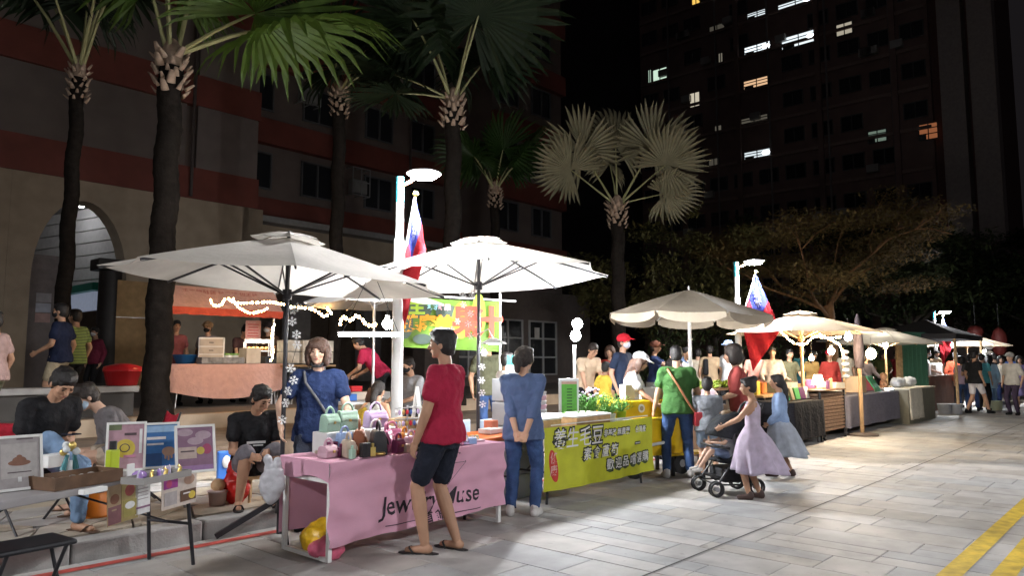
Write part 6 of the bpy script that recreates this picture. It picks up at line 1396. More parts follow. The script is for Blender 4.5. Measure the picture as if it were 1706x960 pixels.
# orange table and clip lamp between the umbrellas
cO, lO = block(765, 880, 5.05, .6); otb = ftable('orange-topped folding table between the pink stall and the banner stall', cO, lO, .6, .74, plastic('orange_top', (.72, .16, .03)), BLACKM)
for k, (x, y, dm, m_, lb) in enumerate(((-.3, .05, (.18, .14, .10), lea('hotpink', (.62, .12, .34)), 'hot pink box at the left of the orange table'), (.25, 0, (.22, .16, .05), WHITEPL, 'flat white tray on the orange table'), (.36, .1, (.11, .11, .12), plastic('coral', (.6, .2, .12)), 'coral pot at the right of the orange table'))):
    box_thing('table_box', lb, 'box', on(otb, x * lO, y, .745), STREET_ROT + .1, dm, m_)
for k, (px, t_) in enumerate(((792, 5.9), (838, 5.8))):
    o = thing('plastic_chair', ('pale blue plastic chair behind the orange table, left one', 'pale blue plastic chair behind the orange table, right one')[k], 'chair', PT(px, t_), STREET_ROT + .2); m_ = plastic('pale_blue', (.38, .45, .55))
    MB().box((0, 0, .42), (.4, .38, .03)).build('seat', m_, o, bev=.012); MB().box((0, .2, .64), (.38, .03, .36)).build('backrest', m_, o, bev=.012)
    for sx_ in (-1, 1):
        for sy in (-1, 1): MB().cyl((sx_ * .16, sy * .15, .42), (sx_ * .19, sy * .18, 0), .018, n=6).build('leg', m_, o)
cl = thing('clip_lamp', 'white clip lamp shining beside the second umbrella pole', 'lamp', D(822, 573, 8.0), .3); MB().lathe([(.03, .06), (.15, .0)], 20).build('shade', WHITEPL, cl, solid=.004); MB().ell((0, 0, .012), (.085, .085, .02)).build('bulb', glow('clip_bulb', (.97, .98, 1), 200), cl); MB().tube([(0, 0, .06), (-.05, .02, .16), (-.17, .05, .1)], .008, 6).build('arm', STEEL, cl)
flk = thing('drinks_flask', 'teal capped drinks flask beside the young person in white', 'flask', D(853, 596, 8.3), 0); flk.location.z = 1.30; MB().cyl((0, 0, .0), (0, 0, .14), .07, n=14).build('body', plastic('flask_white', (.7, .72, .72)), flk); MB().cyl((0, 0, .14), (0, 0, .25), .06, .05, 14).build('cap', plastic('teal2', (.05, .35, .32)), flk)
crt = thing('crate_stack', 'stack of grey crates holding up the drinks flask', 'crate', Vector((flk.location.x, flk.location.y, 0)), STREET_ROT)
for k in range(5): MB().box((0, 0, .13 + k * .26), (.34, .3, .25)).build('crate', plastic('crate_grey', (.25, .26, .27)), crt, bev=.01)

# ================================================================== YELLOW BANNER STALL
cY, lY = block(903, 1082, 4.93, .75); yt = ftable('folding table of the yellow banner stall', cY, lY, .75, .76, WHITEPL, BLACKM)
yb_ = thing('table_banner', 'yellow table banner with white outlined Chinese writing', 'banner', Vector((cY.x, cY.y, 0)), STREET_ROT)
YEL = mat('banner_yellow', (.50, .52, .03), .55, var=.12, vs=5, bump=.2, bs=40, spec=.4)
def wy(u, v): return .012 * sin(u * 16 + v * 4) * v + .010 * sin(u * 37 - v * 3) * v ** 2 + .018 * math.exp(-((u - .82) * 14) ** 2) * v
yf = MB().grid(lambda u, v: (-lY / 2 + lY * u, -.395 - .004 - wy(u, v), .80 - .65 * v - .012 * sin(pi * u)), 60, 16).build('sheet', YEL, yb_)
MB().grid(lambda u, v: (-lY / 2 + lY * u, -.399 + .12 * v, .801 - .012 * sin(pi * u) - .02 * v), 30, 2).build('top_fold', YEL, yb_)
def lay(m_, off=.004):
    out = []
    for x, y, z in m_.v:
        u = (x + lY / 2) / lY; v = (.80 - z) / .65; out.append((x, -.399 - wy(u, v) - off, z))
    m_.v = out; return m_
OL = mat('letter_black', (.025, .03, .02), .6, var=0); LW = mat('letter_white', (.74, .74, .72), .6, var=0)
def outlined(txt, size, x, z, bold=.012, ital=.12, wdt=1.0):
    Msh = Matrix.Translation((x, 0, z)) @ RX90 @ Matrix(((wdt, ital, 0, 0), (0, 1, 0, 0), (0, 0, 1, 0), (0, 0, 0, 1)))
    lay(MB().text(txt, size, Msh, bold + .007), .004).build('lettering', OL, yf); lay(MB().text(txt, size, Msh, .001), .0075).build('lettering', LW, yf)
outlined('養生毛豆', .225, -.48 * lY / 2.2, .65); outlined('非基改 無農藥', .085, .28 * lY / 2.2, .665, .004); outlined('台灣產', .08, .80 * lY / 2.2, .665, .004); outlined('素 食 蘆 筍', .14, -.05 * lY / 2.2, .462); 
for k, ch in enumerate('歡迎品嚐選購'):
    x = (.14 + k * .155) * lY / 2.2; d_ = MB(); d_.add([(x + cos(2 * pi * q / 18) * .075, 0, .305 + .012 * k * .4 + sin(2 * pi * q / 18) * .082) for q in range(18)], [tuple(range(18))]); lay(d_, .003).build('letter_disc', pp('disc_green', (.05, .08, .02)), yf); outlined(ch, .13, x, .305 + .005 * k, .008, .05)
outlined('一', .12, .72 * lY / 2.2, .50, .006); 
rd = MB(); rd.add([(-.94 * lY / 2.2 + cos(2 * pi * q / 20) * .07 + sin(2 * pi * q / 20) * -.04, 0, .40 + sin(2 * pi * q / 20) * .17) for q in range(20)], [tuple(range(20))]); lay(rd, .003).build('red_seal', pp('seal_red', (.55, .04, .03)), yf)
for ch, zz in (('健', .475), ('康', .345)): lay(MB().text(ch, .12, Matrix.Translation((-.94 * lY / 2.2, 0, zz)) @ RX90, .002), .006).build('lettering', pp('seal_pink', (.7, .4, .38)), yf)
lay(MB().box((0, 0, .82), (lY * .9, .006, .012))).build('edge_strip', WHITEPL, yb_)
def foam_tray(label, x, y, L_, W_, rot, z=.765):
    o = thing('foam_tray', label, 'tray', on(yt, x, y, z), STREET_ROT + rot, 'white topped trays on the banner stall'); MB().box((0, 0, .05), (L_, W_, .10)).build('box', WOOD, o, bev=.006); MB().box((0, 0, .112), (L_ + .02, W_ + .02, .022)).build('lid', mat('foam_white', (.80, .80, .80), .5, var=.03), o, bev=.008); return o
f1 = foam_tray('small wooden tray with white lid at the left of the banner stall', -.82, -.16, .34, .30, 0); f2 = foam_tray('large wooden tray with white lid in the middle of the banner stall', -.10, -.13, .70, .42, .05); foam_tray('flat white lidded tray behind the large one', -.45, .20, .40, .28, 0)
def edamame(o, n, seed):
    r = random.Random(seed)
    for k in range(n):
        b_ = MB().ell((0, 0, .008), (.028, .010, .009), None, 8, 5).build('bean_pod', mat('bean_green', (.12, .3, .05), .5), loc=on(o, r.uniform(-.2, .2), r.uniform(-.12, .12), .124), rot=r.uniform(0, 3)); tag(b_, 'green bean pod lying on the large white tray lid', 'bean pod', 'bean pods on the white lid')
edamame(f2, 5, 3)
st_g = thing('sign_stand', 'upright green drinks sign in a clear frame on the banner stall', 'sign', on(yt, .22, .26, .765), STREET_ROT - .5); MB().box((0, 0, .26), (.26, .03, .5)).build('clear_frame', GLASS, st_g, bev=.006); gp_ = MB().box((0, -.018, .24), (.20, .008, .40)).build('panel', pp('sign_green', (.10, .36, .05)), st_g); MB().box((0, -.0175, .455), (.20, .008, .035)).build('header', pp('sign_pink', (.5, .3, .25)), st_g)
for k in range(8): MB().box((0, -.0235, .38 - k * .036), (.07, .004, .012)).build('line', pp('sign_ink', (.02, .06, .02)), gp_)
bs = thing('bulb_stand', 'stand with two bright white LED bulbs behind the banner stall', 'lamp', PT(957, 5.75), STREET_ROT); yv = PT(957, 5.75).y
MB().cyl((0, 0, 0), (0, 0, ZP(575, yv)), .022, n=10).build('post', WHITEP, bs); MB().lathe([(.0, 0), (.16, 0), (.15, .03), (.03, .05)], 16).build('base', BLACKM, bs)
for k, (dx, py) in enumerate(((.03, 540), (-.01, 560))): MB().ell((dx, -.03, ZP(py, yv)), (.065, .065, .07)).build('bulb', glow('led_bulb', (.95, .97, 1), 1300), bs)
# potted herbs and flowers
lfm = mat('herb', (.10, .26, .05), .5, var=.35, vs=6, trans=.25); flm = mat('petal_lilac', (.55, .42, .62), .6, var=.2)
def plant(label, p, n, seed, pot, spread=.12, hgt=.22, flower=False):
    r = random.Random(seed); o = thing('potted_plant', label, 'plant', p, 0, 'potted plants on the banner stall'); MB().lathe([(0, 0), (.05, 0), (.065, .09), (.07, .09), (.055, .085), (0, .08)], 14).build('pot', pot, o)
    l = MB(); 
    for k in range(n):
        a = r.uniform(0, 6.28); e = r.uniform(.2, 1.3); q = r.uniform(.4, 1); p0 = Vector((cos(a) * spread * q * cos(e), sin(a) * spread * q * cos(e), .08 + hgt * q * sin(e))); d = Vector((cos(a), sin(a), r.uniform(-.3, .6))).normalized(); x, y, z = basis(d); s = r.uniform(.03, .05)
        l.add([p0, p0 + z * s * .5 + x * s * .32, p0 + z * s, p0 + z * s * .5 - x * s * .32], [(0, 1, 2, 3)])
        if k % 5 == 0: l.tube([(0, 0, .07), p0 * .6 + Vector((0, 0, .03)), p0], .003, 4)
    l.build('foliage', lfm, o)
    if flower:
        f = MB()
        for k in range(14): a = r.uniform(0, 6.28); q = r.uniform(.2, 1) * spread; f.ell((cos(a) * q, sin(a) * q, .12 + hgt * r.uniform(.5, 1)), (.018, .018, .014), None, 6, 4)
        tag(f.build('flowers', flm, o), kind='stuff')
for k, (x, y, fl, lb) in enumerate(((.50, .20, True, 'lilac flowering plant beside the green sign'), (.68, .26, True, 'lilac flowering plant behind the large tray'), (.62, .02, False, 'leafy green herb pot in the middle of the banner stall'), (.85, .20, False, 'bushy herb pot in front of the white-capped woman'), (.50, -.16, False, 'low herb pot at the front right of the banner stall'), (.94, -.02, False, 'trailing herb pot at the right end of the banner stall'))):
    plant(lb, on(yt, x, y, .765), 230, k + 60, (plastic('pot_dark', (.12, .07, .05)), WHITEPL, plastic('lime', (.42, .52, .03)))[k % 3], .19, .26, fl)
for k in range(5):
    o = MB().lathe([(0, 0), (.06, 0), (.07, .045), (.072, .045), (.072, .05), (0, .05)], 14).build('food_box', blush if k % 2 else whit, loc=on(yt, -.30, .27, .877 + .052 * k)); tag(o, 'round takeaway tub, %s in the stack at the left of the banner stall' % ('bottom white', 'second, pink' , 'middle white', 'fourth, pink', 'topmost white')[k], 'food tub', 'stacked takeaway tubs')
# yellow cart
cC, lC = block(1064, 1152, 5.0, .7); yc = thing('food_cart', 'bright yellow food cart with a round emblem and white handle', 'cart', Vector((cC.x, cC.y, 0)), STREET_ROT - .28)
YC = plastic('cart_yellow', (.80, .52, .01), .4)
MB().box((0, 0, .50), (lC * .86, .6, .46)).build('body', YC, yc, bev=.015); MB().box((0, .08, .86), (lC * .86, .44, .22)).build('upper_box', YC, yc, bev=.012); MB().box((0, 0, .745), (lC * .9, .66, .02)).build('ledge', YC, yc)
e_ = MB().cyl((-.18, -.142, .87), (-.18, -.15, .87), .055, n=20).build('emblem', WHITEPL, yc); MB().cyl((-.18, -.150, .87), (-.18, -.154, .87), .03, n=16).build('emblem_ring', pp('emblem_grey', (.3, .25, .2)), e_)
MB().tube([(-lC * .43, -.33, .70), (-lC * .36, -.35, .50), (-lC * .16, -.35, .42), (lC * .05, -.33, .44)], .022, 8).build('handle', WHITEP, yc)
for s in (-1, 1):
    w_ = MB().cyl((s * lC * .3, -.28, .14), (s * lC * .3, -.22, .14), .14, n=22).build('wheel', BLACK, yc); MB().cyl((s * lC * .3, -.285, .14), (s * lC * .3, -.28, .14), .05, n=12).build('hub', STEEL, w_)
    MB().box((s * lC * .3, .2, .13), (.04, .04, .26)).build('leg', BLACKM, yc)
ybn = thing('bench_board', 'low yellow bench board in front of the cart', 'bench', PT(1140, 4.95), STREET_ROT - .28); MB().box((0, 0, .27), (.75, .2, .03)).build('seat', YC, ybn, bev=.006)
for s in (-1, 1): MB().box((s * .3, 0, .128), (.03, .16, .255)).build('leg', BLACKM, ybn)
for k, (x, y, dm, m_, lb) in enumerate(((-.25, .05, (.16, .12, .2), mat('cream_bag', (.62, .55, .38), .6), 'cream paper bag with yellow print on the cart'), (.05, .05, (.3, .2, .16), WHITEPL, 'white plastic box on the cart'), (.32, .1, (.22, .18, .22), GLASS, 'clear container with green lid at the right of the cart'))):
    box_thing('cart_goods', lb, 'container', on(yc, x, y, .975), STREET_ROT - .28, dm, m_)
# greens display behind the cart
cV, lV = block(1160, 1225, 6.6, .7); vt = ftable('back table heaped with green vegetables under the scalloped umbrella', cV, lV + .3, .7, .80, DKWOOD, BLACKM, z0=.15); vg = MB(); r = random.Random(9)
for k in range(120):
    a = r.uniform(-.5, .5) * (lV + .2); b = r.uniform(-.3, .3); vg.limb((a, b, .82 + r.uniform(0, .1)), (a + r.uniform(-.12, .12), b + r.uniform(-.1, .1), .84 + r.uniform(0, .12)), .022, .012, 6)
tag(vg.build('leafy_vegetables', mat('veg_green', (.25, .36, .03), .5, var=.3, vs=10), loc=on(vt, 0, 0, 0), rot=STREET_ROT), 'heap of yellow-green vegetables on the back table', 'vegetables')
pk_ = MB().ell((0, 0, .12), (.16, .16, .14)).build('pink_sack', mat('pale_pink_plastic', (.68, .55, .62), .3, var=.1, bump=.5, bs=25), loc=PT(1178, 5.6, .80)); tag(pk_, 'pale pink plastic sack behind the grey-shirted child', 'sack'); 
skt = thing('side_stand', 'dark stand holding the pale pink sack', 'stand', PT(1178, 5.6), STREET_ROT); MB().box((0, 0, .4), (.5, .4, .795)).build('body', DKWOOD, skt)

# ================================================================== STROLLER AND TODDLER
sp = G(1206, 822); sr = atan2(0.05, -1) ; s_ = thing('stroller', 'black stroller with grey window in its hood', 'stroller', Vector((sp.x, sp.y, 0)), sr + .25)
# local +x is the front of the stroller
FR = BLACKM; BF = C('stroller_black', (.018, .02, .024))
for y in (-.22, .22):
    MB().tube([(-.36, y, .95), (-.20, y, .62), (.16, y, .16)], .013, 8).build('side_tube', FR, s_); MB().tube([(-.10, y, .46), (-.28, y, .14)], .013, 8).build('rear_tube', FR, s_); MB().tube([(-.28, y, .12), (.16, y, .13)], .010, 8).build('bottom_tube', FR, s_)
    for x, r_ in ((.20, .085), (-.28, .095)):
        w_ = MB(); 
        for dy in (-.025, .025): w_.tube([(x + cos(2 * pi * k / 18) * r_ * .86, y + dy, r_ + sin(2 * pi * k / 18) * r_ * .86) for k in range(19)], .014, 6)
        w_ = w_.build('wheel', BLACK, s_); MB().cyl((x, y - .035, r_), (x, y + .035, r_), .028, n=10).build('hub', plastic('hub_grey', (.25, .25, .26)), w_)
MB().tube([(-.36, -.22, .95), (-.40, -.2, 1.0), (-.40, .2, 1.0), (-.36, .22, .95)], .016, 8).build('handlebar', BLACK, s_)
for x in (.18, -.28): MB().tube([(x, -.22, .13), (x, .22, .13)], .010, 8).build('axle', FR, s_)
MB().grid(lambda u, v: (-.20 + .36 * v - .02, -.2 + .4 * u, .62 - .26 * min(1, v * 1.6) + .05 * max(0, v - .6)), 6, 10).build('seat', BF, s_, solid=.03)
hd_ = MB()
def hood(u, v):
    a = radians(10 + 150 * v); b = -.22 + .44 * u; q = sqrt(max(.15, 1 - (abs(2 * u - 1)) ** 3.0)); return (-.12 + cos(a) * .30 * q, b, .60 + sin(a) * .30 * q)
hd_.grid(hood, 12, 14); hb = hd_.build('hood', BF, s_, solid=.012)
MB().grid(lambda u, v: tuple(Vector(hood(.33 + .34 * u, .62 + .25 * v)) + Vector((-.012, 0, .008))), 4, 4).build('window', C('hood_grey', (.22, .23, .23)), hb)
MB().box((-.08, 0, .22), (.34, .36, .16)).build('basket', C('basket_black', (.03, .03, .034)), s_, bev=.03); MB().box((.13, 0, .20), (.10, .30, .02)).build('footrest', BLACK, s_); MB().tube([(.02, -.21, .52), (.17, -.18, .54), (.17, .18, .54), (.02, .21, .52)], .016, 8).build('bumper_bar', BLACK, s_)
bw = on(s_, -.02, 0, .06)
person('toddler with light hair sitting in the black stroller', bw, 272, .92, 'mid', 1.25, top=(C('toddler_grey', (.3, .3, .32)), 'short'), bottom=('shorts', C('toddler_blue', (.2, .26, .4))), hair=('short', 'light'), shoes=('shoe', C('white_shoe', (.6, .58, .56))), pel=(0, -.1, .72), feet=[(-.12, .55, .42), (.12, .55, .42)], hands=[(-.2, .3, .95), (.2, .3, .95)], sk='c')

# ================================================================== WARM-LIT STALL, RATTAN CABINET, FAR STALLS
cK, lK = block(1318, 1368, 4.95, .7); kt = ftable('folding table under black cloth below the books', cK, lK, .7, .76, DKWOOD, BLACKM); kc = thing('tablecloth', 'black tablecloth on the book stall', 'tablecloth', Vector((cK.x, cK.y, 0)), STREET_ROT); drape(lK + .02, .72, .765, .12, .012, 5).build('cloth', C('cloth_black', (.014, .014, .018)), kc)
r = random.Random(12); bookc = [plastic('book_green', (.03, .35, .12)), plastic('book_grey', (.3, .3, .34)), plastic('book_tan', (.45, .33, .2)), plastic('book_plum', (.16, .06, .14)), plastic('book_white', (.65, .62, .58))]
nm = ['grey', 'green', 'tan', 'lime green', 'plum', 'white']
for k in range(6):
    m_ = (bookc[1], bookc[0], bookc[2], plastic('book_lime', (.15, .5, .15)), bookc[3], bookc[4])[k]; o = MB().box((0, 0, .11), (.16, .035, .22)).build('book', m_, loc=on(kt, -lK / 2 + .14 + k * (lK - .26) / 5, -.12, .785), rot=(radians(-14), 0, STREET_ROT + r.uniform(-.2, .2)), bev=.004); tag(o, '%s book standing on the black cloth stall' % nm[k], 'book', 'books on the black cloth')
cR, lR = block(1366, 1406, 4.95, .5); rc = thing('rattan_cabinet', 'brown rattan cabinet of horizontal slats on black legs', 'cabinet', Vector((cR.x, cR.y, 0)), STREET_ROT); RAT = mat('rattan', (.24, .15, .10), .6, var=.25, vs=20)
MB().box((0, .02, .52), (lR - .06, .42, .72)).build('carcass', DKWOOD, rc)
for k in range(11): MB().box((0, -.215, .20 + k * .065), (lR - .05, .02, .048)).build('slat', RAT, rc, bev=.006); MB().box((-lR / 2 + .01, .02, .20 + k * .065), (.02, .4, .048)).build('slat', RAT, rc, bev=.006)
for sx_ in (-1, 1):
    for sy in (-1, 1): MB().box((sx_ * (lR / 2 - .012), sy * .22, .46), (.035, .035, .92)).build('leg', BLACKM, rc)
MB().box((0, 0, .93), (lR + .04, .52, .025)).build('top', DKWOOD, rc, bev=.005)
tlp = thing('table_lamp', 'table lamp with glowing white shade on the rattan cabinet', 'lamp', on(rc, -.1, 0, .944), 0); MB().lathe([(.06, 0), (.06, .015), (.012, .02), (.012, .1)], 12).build('base', WOOD, tlp); MB().lathe([(.12, .08), (.07, .27)], 18).build('shade', glow('shade_glow', (1, .88, .68), 16), tlp)
for k, (x, dm, m_, lb) in enumerate(((.18, (.16, .02, .2), KRAFT, 'kraft picture card on the rattan cabinet'), (.02, (.13, .03, .16), bookc[3], 'dark box at the front of the rattan cabinet'))): box_thing('card', lb, 'card', on(rc, x, -.14, .944), STREET_ROT, dm, m_)
# goods of the warm stall
cW, lW = block(1270, 1400, 5.9, .8); wt = ftable('back counter of the warm-lit stall', cW, lW, .8, .82, WOOD, BLACKM)
goods = [('gift_box', 'yellow gift box on the warm counter', (.24, .2, .26), plastic('gift_yellow', (.6, .42, .04))), ('gift_box', 'orange gift box on the warm counter', (.26, .2, .22), plastic('gift_orange', (.6, .18, .05))), ('gift_box', 'olive gift box on the warm counter', (.22, .2, .2), C('olive', (.12, .12, .08))), ('gift_box', 'cream gift box on the warm counter', (.3, .22, .2), CRM), ('gift_box', 'kraft gift box on the warm counter', (.25, .2, .16), KRAFT), ('gift_box', 'rose gift box on the warm counter', (.2, .2, .24), rose), ('gift_box', 'white gift box on the warm counter', (.26, .2, .18), WHITEPL), ('gift_box', 'brown gift box on the warm counter', (.2, .2, .22), brown)]
for k, (n_, lb, dm, m_) in enumerate(goods): box_thing(n_, lb, 'box', on(wt, -lW / 2 + .2 + k * (lW - .4) / 7, r.uniform(-.2, .1), .83), STREET_ROT + r.uniform(-.3, .3), dm, m_)
for k, (px, py, m_, lb) in enumerate(((1300, 560, 0, 'warm rope light drooping under the warm-lit umbrella'),)):
    rope(lb, [(1303, 553), (1312, 563), (1325, 571), (1342, 572), (1356, 560), (1380, 562), (1402, 560)], b4.y - .4, r_=.028)
rope('warm rope light along the rim behind the warm-lit stall', [(1365, 556), (1385, 566), (1400, 575), (1404, 590)], b4.y + .3, r_=.028)
bulb('hanging white bulb in front of the warm-lit umbrella pole', D(1385, 585, b4.y - .3), .06, 300, (1, .80, .55)); bulb('hanging white bulb right of the warm-lit umbrella', D(1413, 562, b4.y - .3), .065, 420, (1, .85, .62)); bulb('warm bulb beside the orange gift boxes', D(1352, 597, b4.y), .045, 60, (1, .6, .25)); bulb('round glowing globe lamp over the grey cloth stall', D(1451, 590, b5.y - 1.2), .12, 26, (1, .82, .5))
hs_ = thing('hat_stand', 'post of white ornaments between the warm-lit and grey stalls', 'display stand', PT(1405, 5.4), 0); MB().cyl((0, 0, 0), (0, 0, 1.75), .03, n=8).build('post', WOOD, hs_)
for k in range(5): MB().ell((.03, -.03, 1.15 + k * .13), (.09, .07, .045), None, 10, 6).build('ornament', WHITEPL, hs_)
# grey cloth stall
cE, lE = block(1406, 1502, 5.0, .8); et = ftable('folding table of the grey cloth stall', cE, lE, .8, .76, WOOD, BLACKM); ec = thing('tablecloth', 'grey pleated tablecloth on the far stall', 'tablecloth', Vector((cE.x, cE.y, 0)), STREET_ROT); drape(lE + .02, .82, .765, .14, .03, 8).build('cloth', C('cloth_grey', (.16, .15, .18)), ec)
eg = [('cream_crate', 'cream lidded crate at the left of the grey cloth stall', -.38, (.55, .4, .26), mat('crate_cream', (.62, .58, .5), .5)), ('kraft_carton', 'kraft carton in the middle of the grey cloth stall', .0, (.42, .35, .36), KRAFT), ('red_case', 'long red case at the back of the grey cloth stall', .30, (.7, .25, .3), plastic('case_red', (.6, .02, .04))), ('toy_bear', '', .36, None, None)]
for n_, lb, x, dm, m_ in eg[:3]: box_thing(n_, lb, 'box', on(et, x * lE, .22 if n_ == 'red_case' else .05, .775 + (.0 if n_ != 'red_case' else .0)), STREET_ROT, dm, m_, bev=.012)
gsn = MB().box((0, 0, .2), (.4, .03, .42)).build('green_board', pp('board_green', (.03, .22, .08)), loc=on(et, .20 * lE, -.2, .775), rot=(radians(-30), 0, STREET_ROT)); tag(gsn, 'slanted dark green board on the grey cloth stall', 'board')
lbx = thing('light_box', 'bright little light box in front of the green board', 'lamp', on(et, .33 * lE, -.28, .775), STREET_ROT); MB().box((0, 0, .02), (.36, .12, .04)).build('base', WHITEPL, lbx); MB().box((0, 0, .05), (.34, .1, .02)).build('lamp_panel', glow('lightbox', (.8, .9, 1), 20), lbx)
td = thing('plush_toy', 'brown plush bear standing right of the green board', 'toy', on(et, .43 * lE, -.05, .775), STREET_ROT + .2); pm_ = mat('plush', (.3, .15, .07), .95, var=.25, vs=30, bump=.6); m_ = MB().ell((0, 0, .14), (.1, .09, .14)).ell((0, -.01, .33), (.09, .085, .085)).ell((-.07, 0, .40), (.03, .02, .03)).ell((.07, 0, .40), (.03, .02, .03)).limb((-.09, -.02, .2), (-.15, -.07, .12), .035, .03).limb((.09, -.02, .2), (.15, -.07, .12), .035, .03).limb((-.06, -.04, .05), (-.09, -.14, .04), .045, .04).limb((.06, -.04, .05), (.09, -.14, .04), .045, .04); remesh(m_.build('plush_body', pm_, td), .015, 1)
pst = thing('wooden_post', 'pale wooden post on a round base in front of the grey cloth stall', 'post', G(1437, 726), 0); MB().lathe([(0, 0), (.3, 0), (.3, .04), (.06, .06)], 20).build('base', mat('base_dark', (.1, .08, .07), .6), pst); MB().box((0, 0, .69), (.065, .06, 1.3)).build('shaft', mat('post_wood', (.30, .19, .10), .7, var=.2), pst, bev=.01); MB().lathe([(.04, 1.33), (.085, 1.36), (.10, 1.7), (.085, 2.0), (.05, 2.3), (.02, 2.42), (.0, 2.44)], 12).build('furled_cloth', C('furled_grey', (.07, .055, .06)), pst)
cF, lF = block(1504, 1532, 5.1, .9); oc = thing('cloth_counter', 'olive draped counter right of the grey cloth stall', 'counter', Vector((cF.x, cF.y, 0)), STREET_ROT); MB().box((0, 0, .4), (lF - .05, .85, .8)).build('core', DKWOOD, oc); drape(lF, .9, .82, .05, .02, 11).build('cloth', C('olive_cloth', (.15, .13, .09)), oc)
cH, lH = block(1512, 1556, 4.75, .8); cc = thing('cloth_counter', 'counter with hanging cream cloth and clear wrapped goods', 'counter', Vector((cH.x, cH.y, 0)), STREET_ROT); MB().box((0, 0, .4), (lH - .05, .75, .8)).build('core', mat('counter_olive', (.16, .15, .11), .7), cc, bev=.01); MB().grid(lambda u, v: (-lH / 2 + .02 + lH * .45 * u, -.40 - .03 * sin(u * 14) * v, .82 - .72 * v), 14, 8).build('hanging_cloth', C('cream_cloth', (.6, .55, .45)), cc, solid=.008); MB().box((0, 0, .815), (lH, .8, .03)).build('top', C('cream_cloth', (.6, .55, .45)), cc)
for k in range(4):
    o = MB().ell((0, 0, .11), (.13, .11, .12)).build('wrapped_gift', plastic('wrap_silver', (.5, .52, .56), .15), loc=on(cc, -lH * .3 + k * lH * .2, .05 * (k % 2), .83)); remesh(o, .02, 1, .06, .07); tag(o, 'clear wrapped gift bag, %s on the cream cloth counter' % ('leftmost', 'second from left', 'second from right', 'rightmost')[k], 'gift', 'wrapped gifts on the cream counter')
bo = thing('door_screen', 'dark green ribbed door panel with wooden edge beside the far vendor', 'panel', PT(1522, 5.7), STREET_ROT - .5); MB().box((0, 0, 1.15), (1.0, .06, 2.3)).build('board', pp('door_green', (.05, .14, .09)), bo); MB().box((-.54, 0, 1.15), (.16, .09, 2.3)).build('edge_post', WOOD, bo)
for k in range(6): MB().box((-.38 + k * .16, -.035, 1.15), (.03, .02, 2.2)).build('batten', pp('door_green', (.05, .14, .09)), bo)
cI, lI = block(1548, 1592, 5.4, .9); br_ = thing('wooden_counter', 'brown wooden counter under the dark tent', 'counter', Vector((cI.x, cI.y, 0)), STREET_ROT); BRW = mat('counter_brown', (.18, .09, .06), .55, var=.15)
for k in range(5): MB().box((-lI / 2 + lI * (k + .5) / 5, -.40, .5), (lI / 5 - .012, .05, 1.0)).build('plank', BRW, br_)
MB().box((0, .05, .5), (lI - .03, .8, .98)).build('carcass', DKWOOD, br_); MB().box((0, 0, 1.02), (lI + .1, .95, .04)).build('top', BRW, br_)
for k in range(4): box_thing('paper_box', '%s on the brown wooden counter' % ('short cream box at the left end', 'tall white box second from left', 'short cream box second from right', 'tall white box at the right end')[k], 'box', on(br_, -lI * .35 + k * lI * .22, 0, 1.042), STREET_ROT + .1 * k, (.42, .35, .3 + .06 * (k % 2)), (CRM, WHITEPL)[k % 2], 'pale boxes on the brown counter')
dt = thing('dark_tent', 'black pitched tent on posts over the brown counter', 'tent', Vector((cI.x, cI.y, 0)), STREET_ROT)
MB().add([(-1.9, -1.2, 2.25), (1.9, -1.2, 2.25), (1.9, 1.2, 2.25), (-1.9, 1.2, 2.25), (0, 0, 2.75), (-1.9, -1.2, 2.1), (1.9, -1.2, 2.1), (1.9, 1.2, 2.1), (-1.9, 1.2, 2.1)], [(0, 1, 4), (1, 2, 4), (2, 3, 4), (3, 0, 4), (5, 6, 1, 0), (6, 7, 2, 1), (7, 8, 3, 2), (8, 5, 0, 3)]).build('canopy', DKC, dt)
for x in (-1.85, 1.85):
    for y in (-1.15, 1.15): MB().cyl((x, y, 0), (x, y, 2.24), .04, n=8).build('post', WOOD, dt)
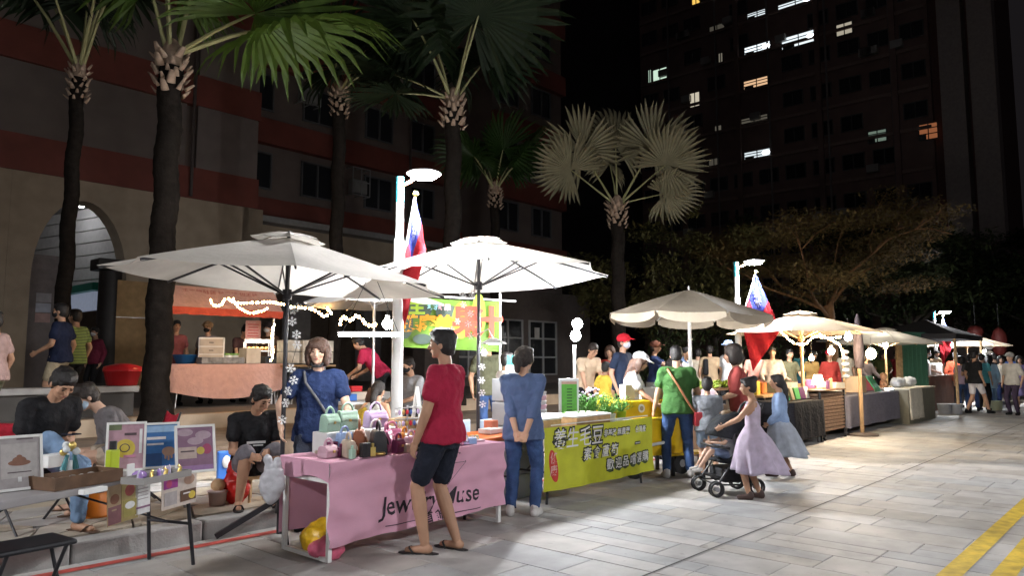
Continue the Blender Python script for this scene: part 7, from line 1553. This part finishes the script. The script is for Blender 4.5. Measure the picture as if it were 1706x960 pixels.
bulb('white bulb under the dark tent', D(1589, 576, cI.y + .2), .07, 220, (.9, .96, 1)); bulb('pale bulb under the pale umbrella', D(1475, 575, b5.y - .3), .06, 170, (1, .93, .8)); bulb('far bulb under the farthest beige umbrella', D(1640, 588, b7.y), .08, 160, (1, .9, .8))
for k, (px, col, lb) in enumerate(((1574, (.7, .7, .74), 'white bucket in front of the brown counter, left one'), (1593, (.66, .68, .74), 'white bucket right of the other bucket'), (1660, (.55, .58, .4), 'olive crate on the ground by the far shoppers'))):
    o = thing('bucket', lb, 'bucket', G(px, 690 if k < 2 else 684), 0); MB().lathe([(0, 0), (.15, 0), (.18, .28), (.19, .28), (.172, .265), (0, .25)], 18).build('bucket_body', plastic('bucket_%d' % k, col), o)
for k, (px, py, lb) in enumerate(((1625, 553, 'dim red paper lantern hanging over the far umbrella'), (1665, 570, 'long dim red banner lantern in the dark at right'))):
    o = thing('lantern', lb, 'lantern', D(px, py, b7.y + 3), 0); MB().ell((0, 0, 0), (.3, .3, .26 if k == 0 else .6), None, 16, 12).build('lantern_body', mat('lantern_red', (.09, .012, .01), .6), o); MB().cyl((0, 0, .3 if k == 0 else .7), (0, 0, 1.6), .02, n=6).build('hanger', BLACK, o)
rk2 = thing('hat_rack', 'rack of white caps beside the far umbrella pole', 'display rack', PT(1646, 5.2), 0); MB().cyl((0, 0, 0), (0, 0, 2.1), .04, n=8).build('post', BLACKM, rk2)
for k in range(4): MB().ell((0, -.06, 1.3 + k * .22), (.17, .12, .09), None, 10, 6).build('cap', WHITEPL, rk2)
far_t, lft = block(1625, 1700, 4.6, .8); ft_ = ftable('low pale table of goods beyond the far shoppers', far_t, 4.0, .8, .72, WHITEPL, BLACKM)
for k in range(6): box_thing('goods_box', 'small %s box on the farthest pale table' % ('cream', 'rose', 'sky blue', 'white', 'brown card', 'orange')[k], 'box', on(ft_, -1.7 + k * .65, 0, .725), STREET_ROT, (.4, .35, .25), (CRM, rose, sky_, WHITEPL, KRAFT, orange)[k], 'goods boxes on the farthest table')
bpy.data.scenes.remove(TMPS)
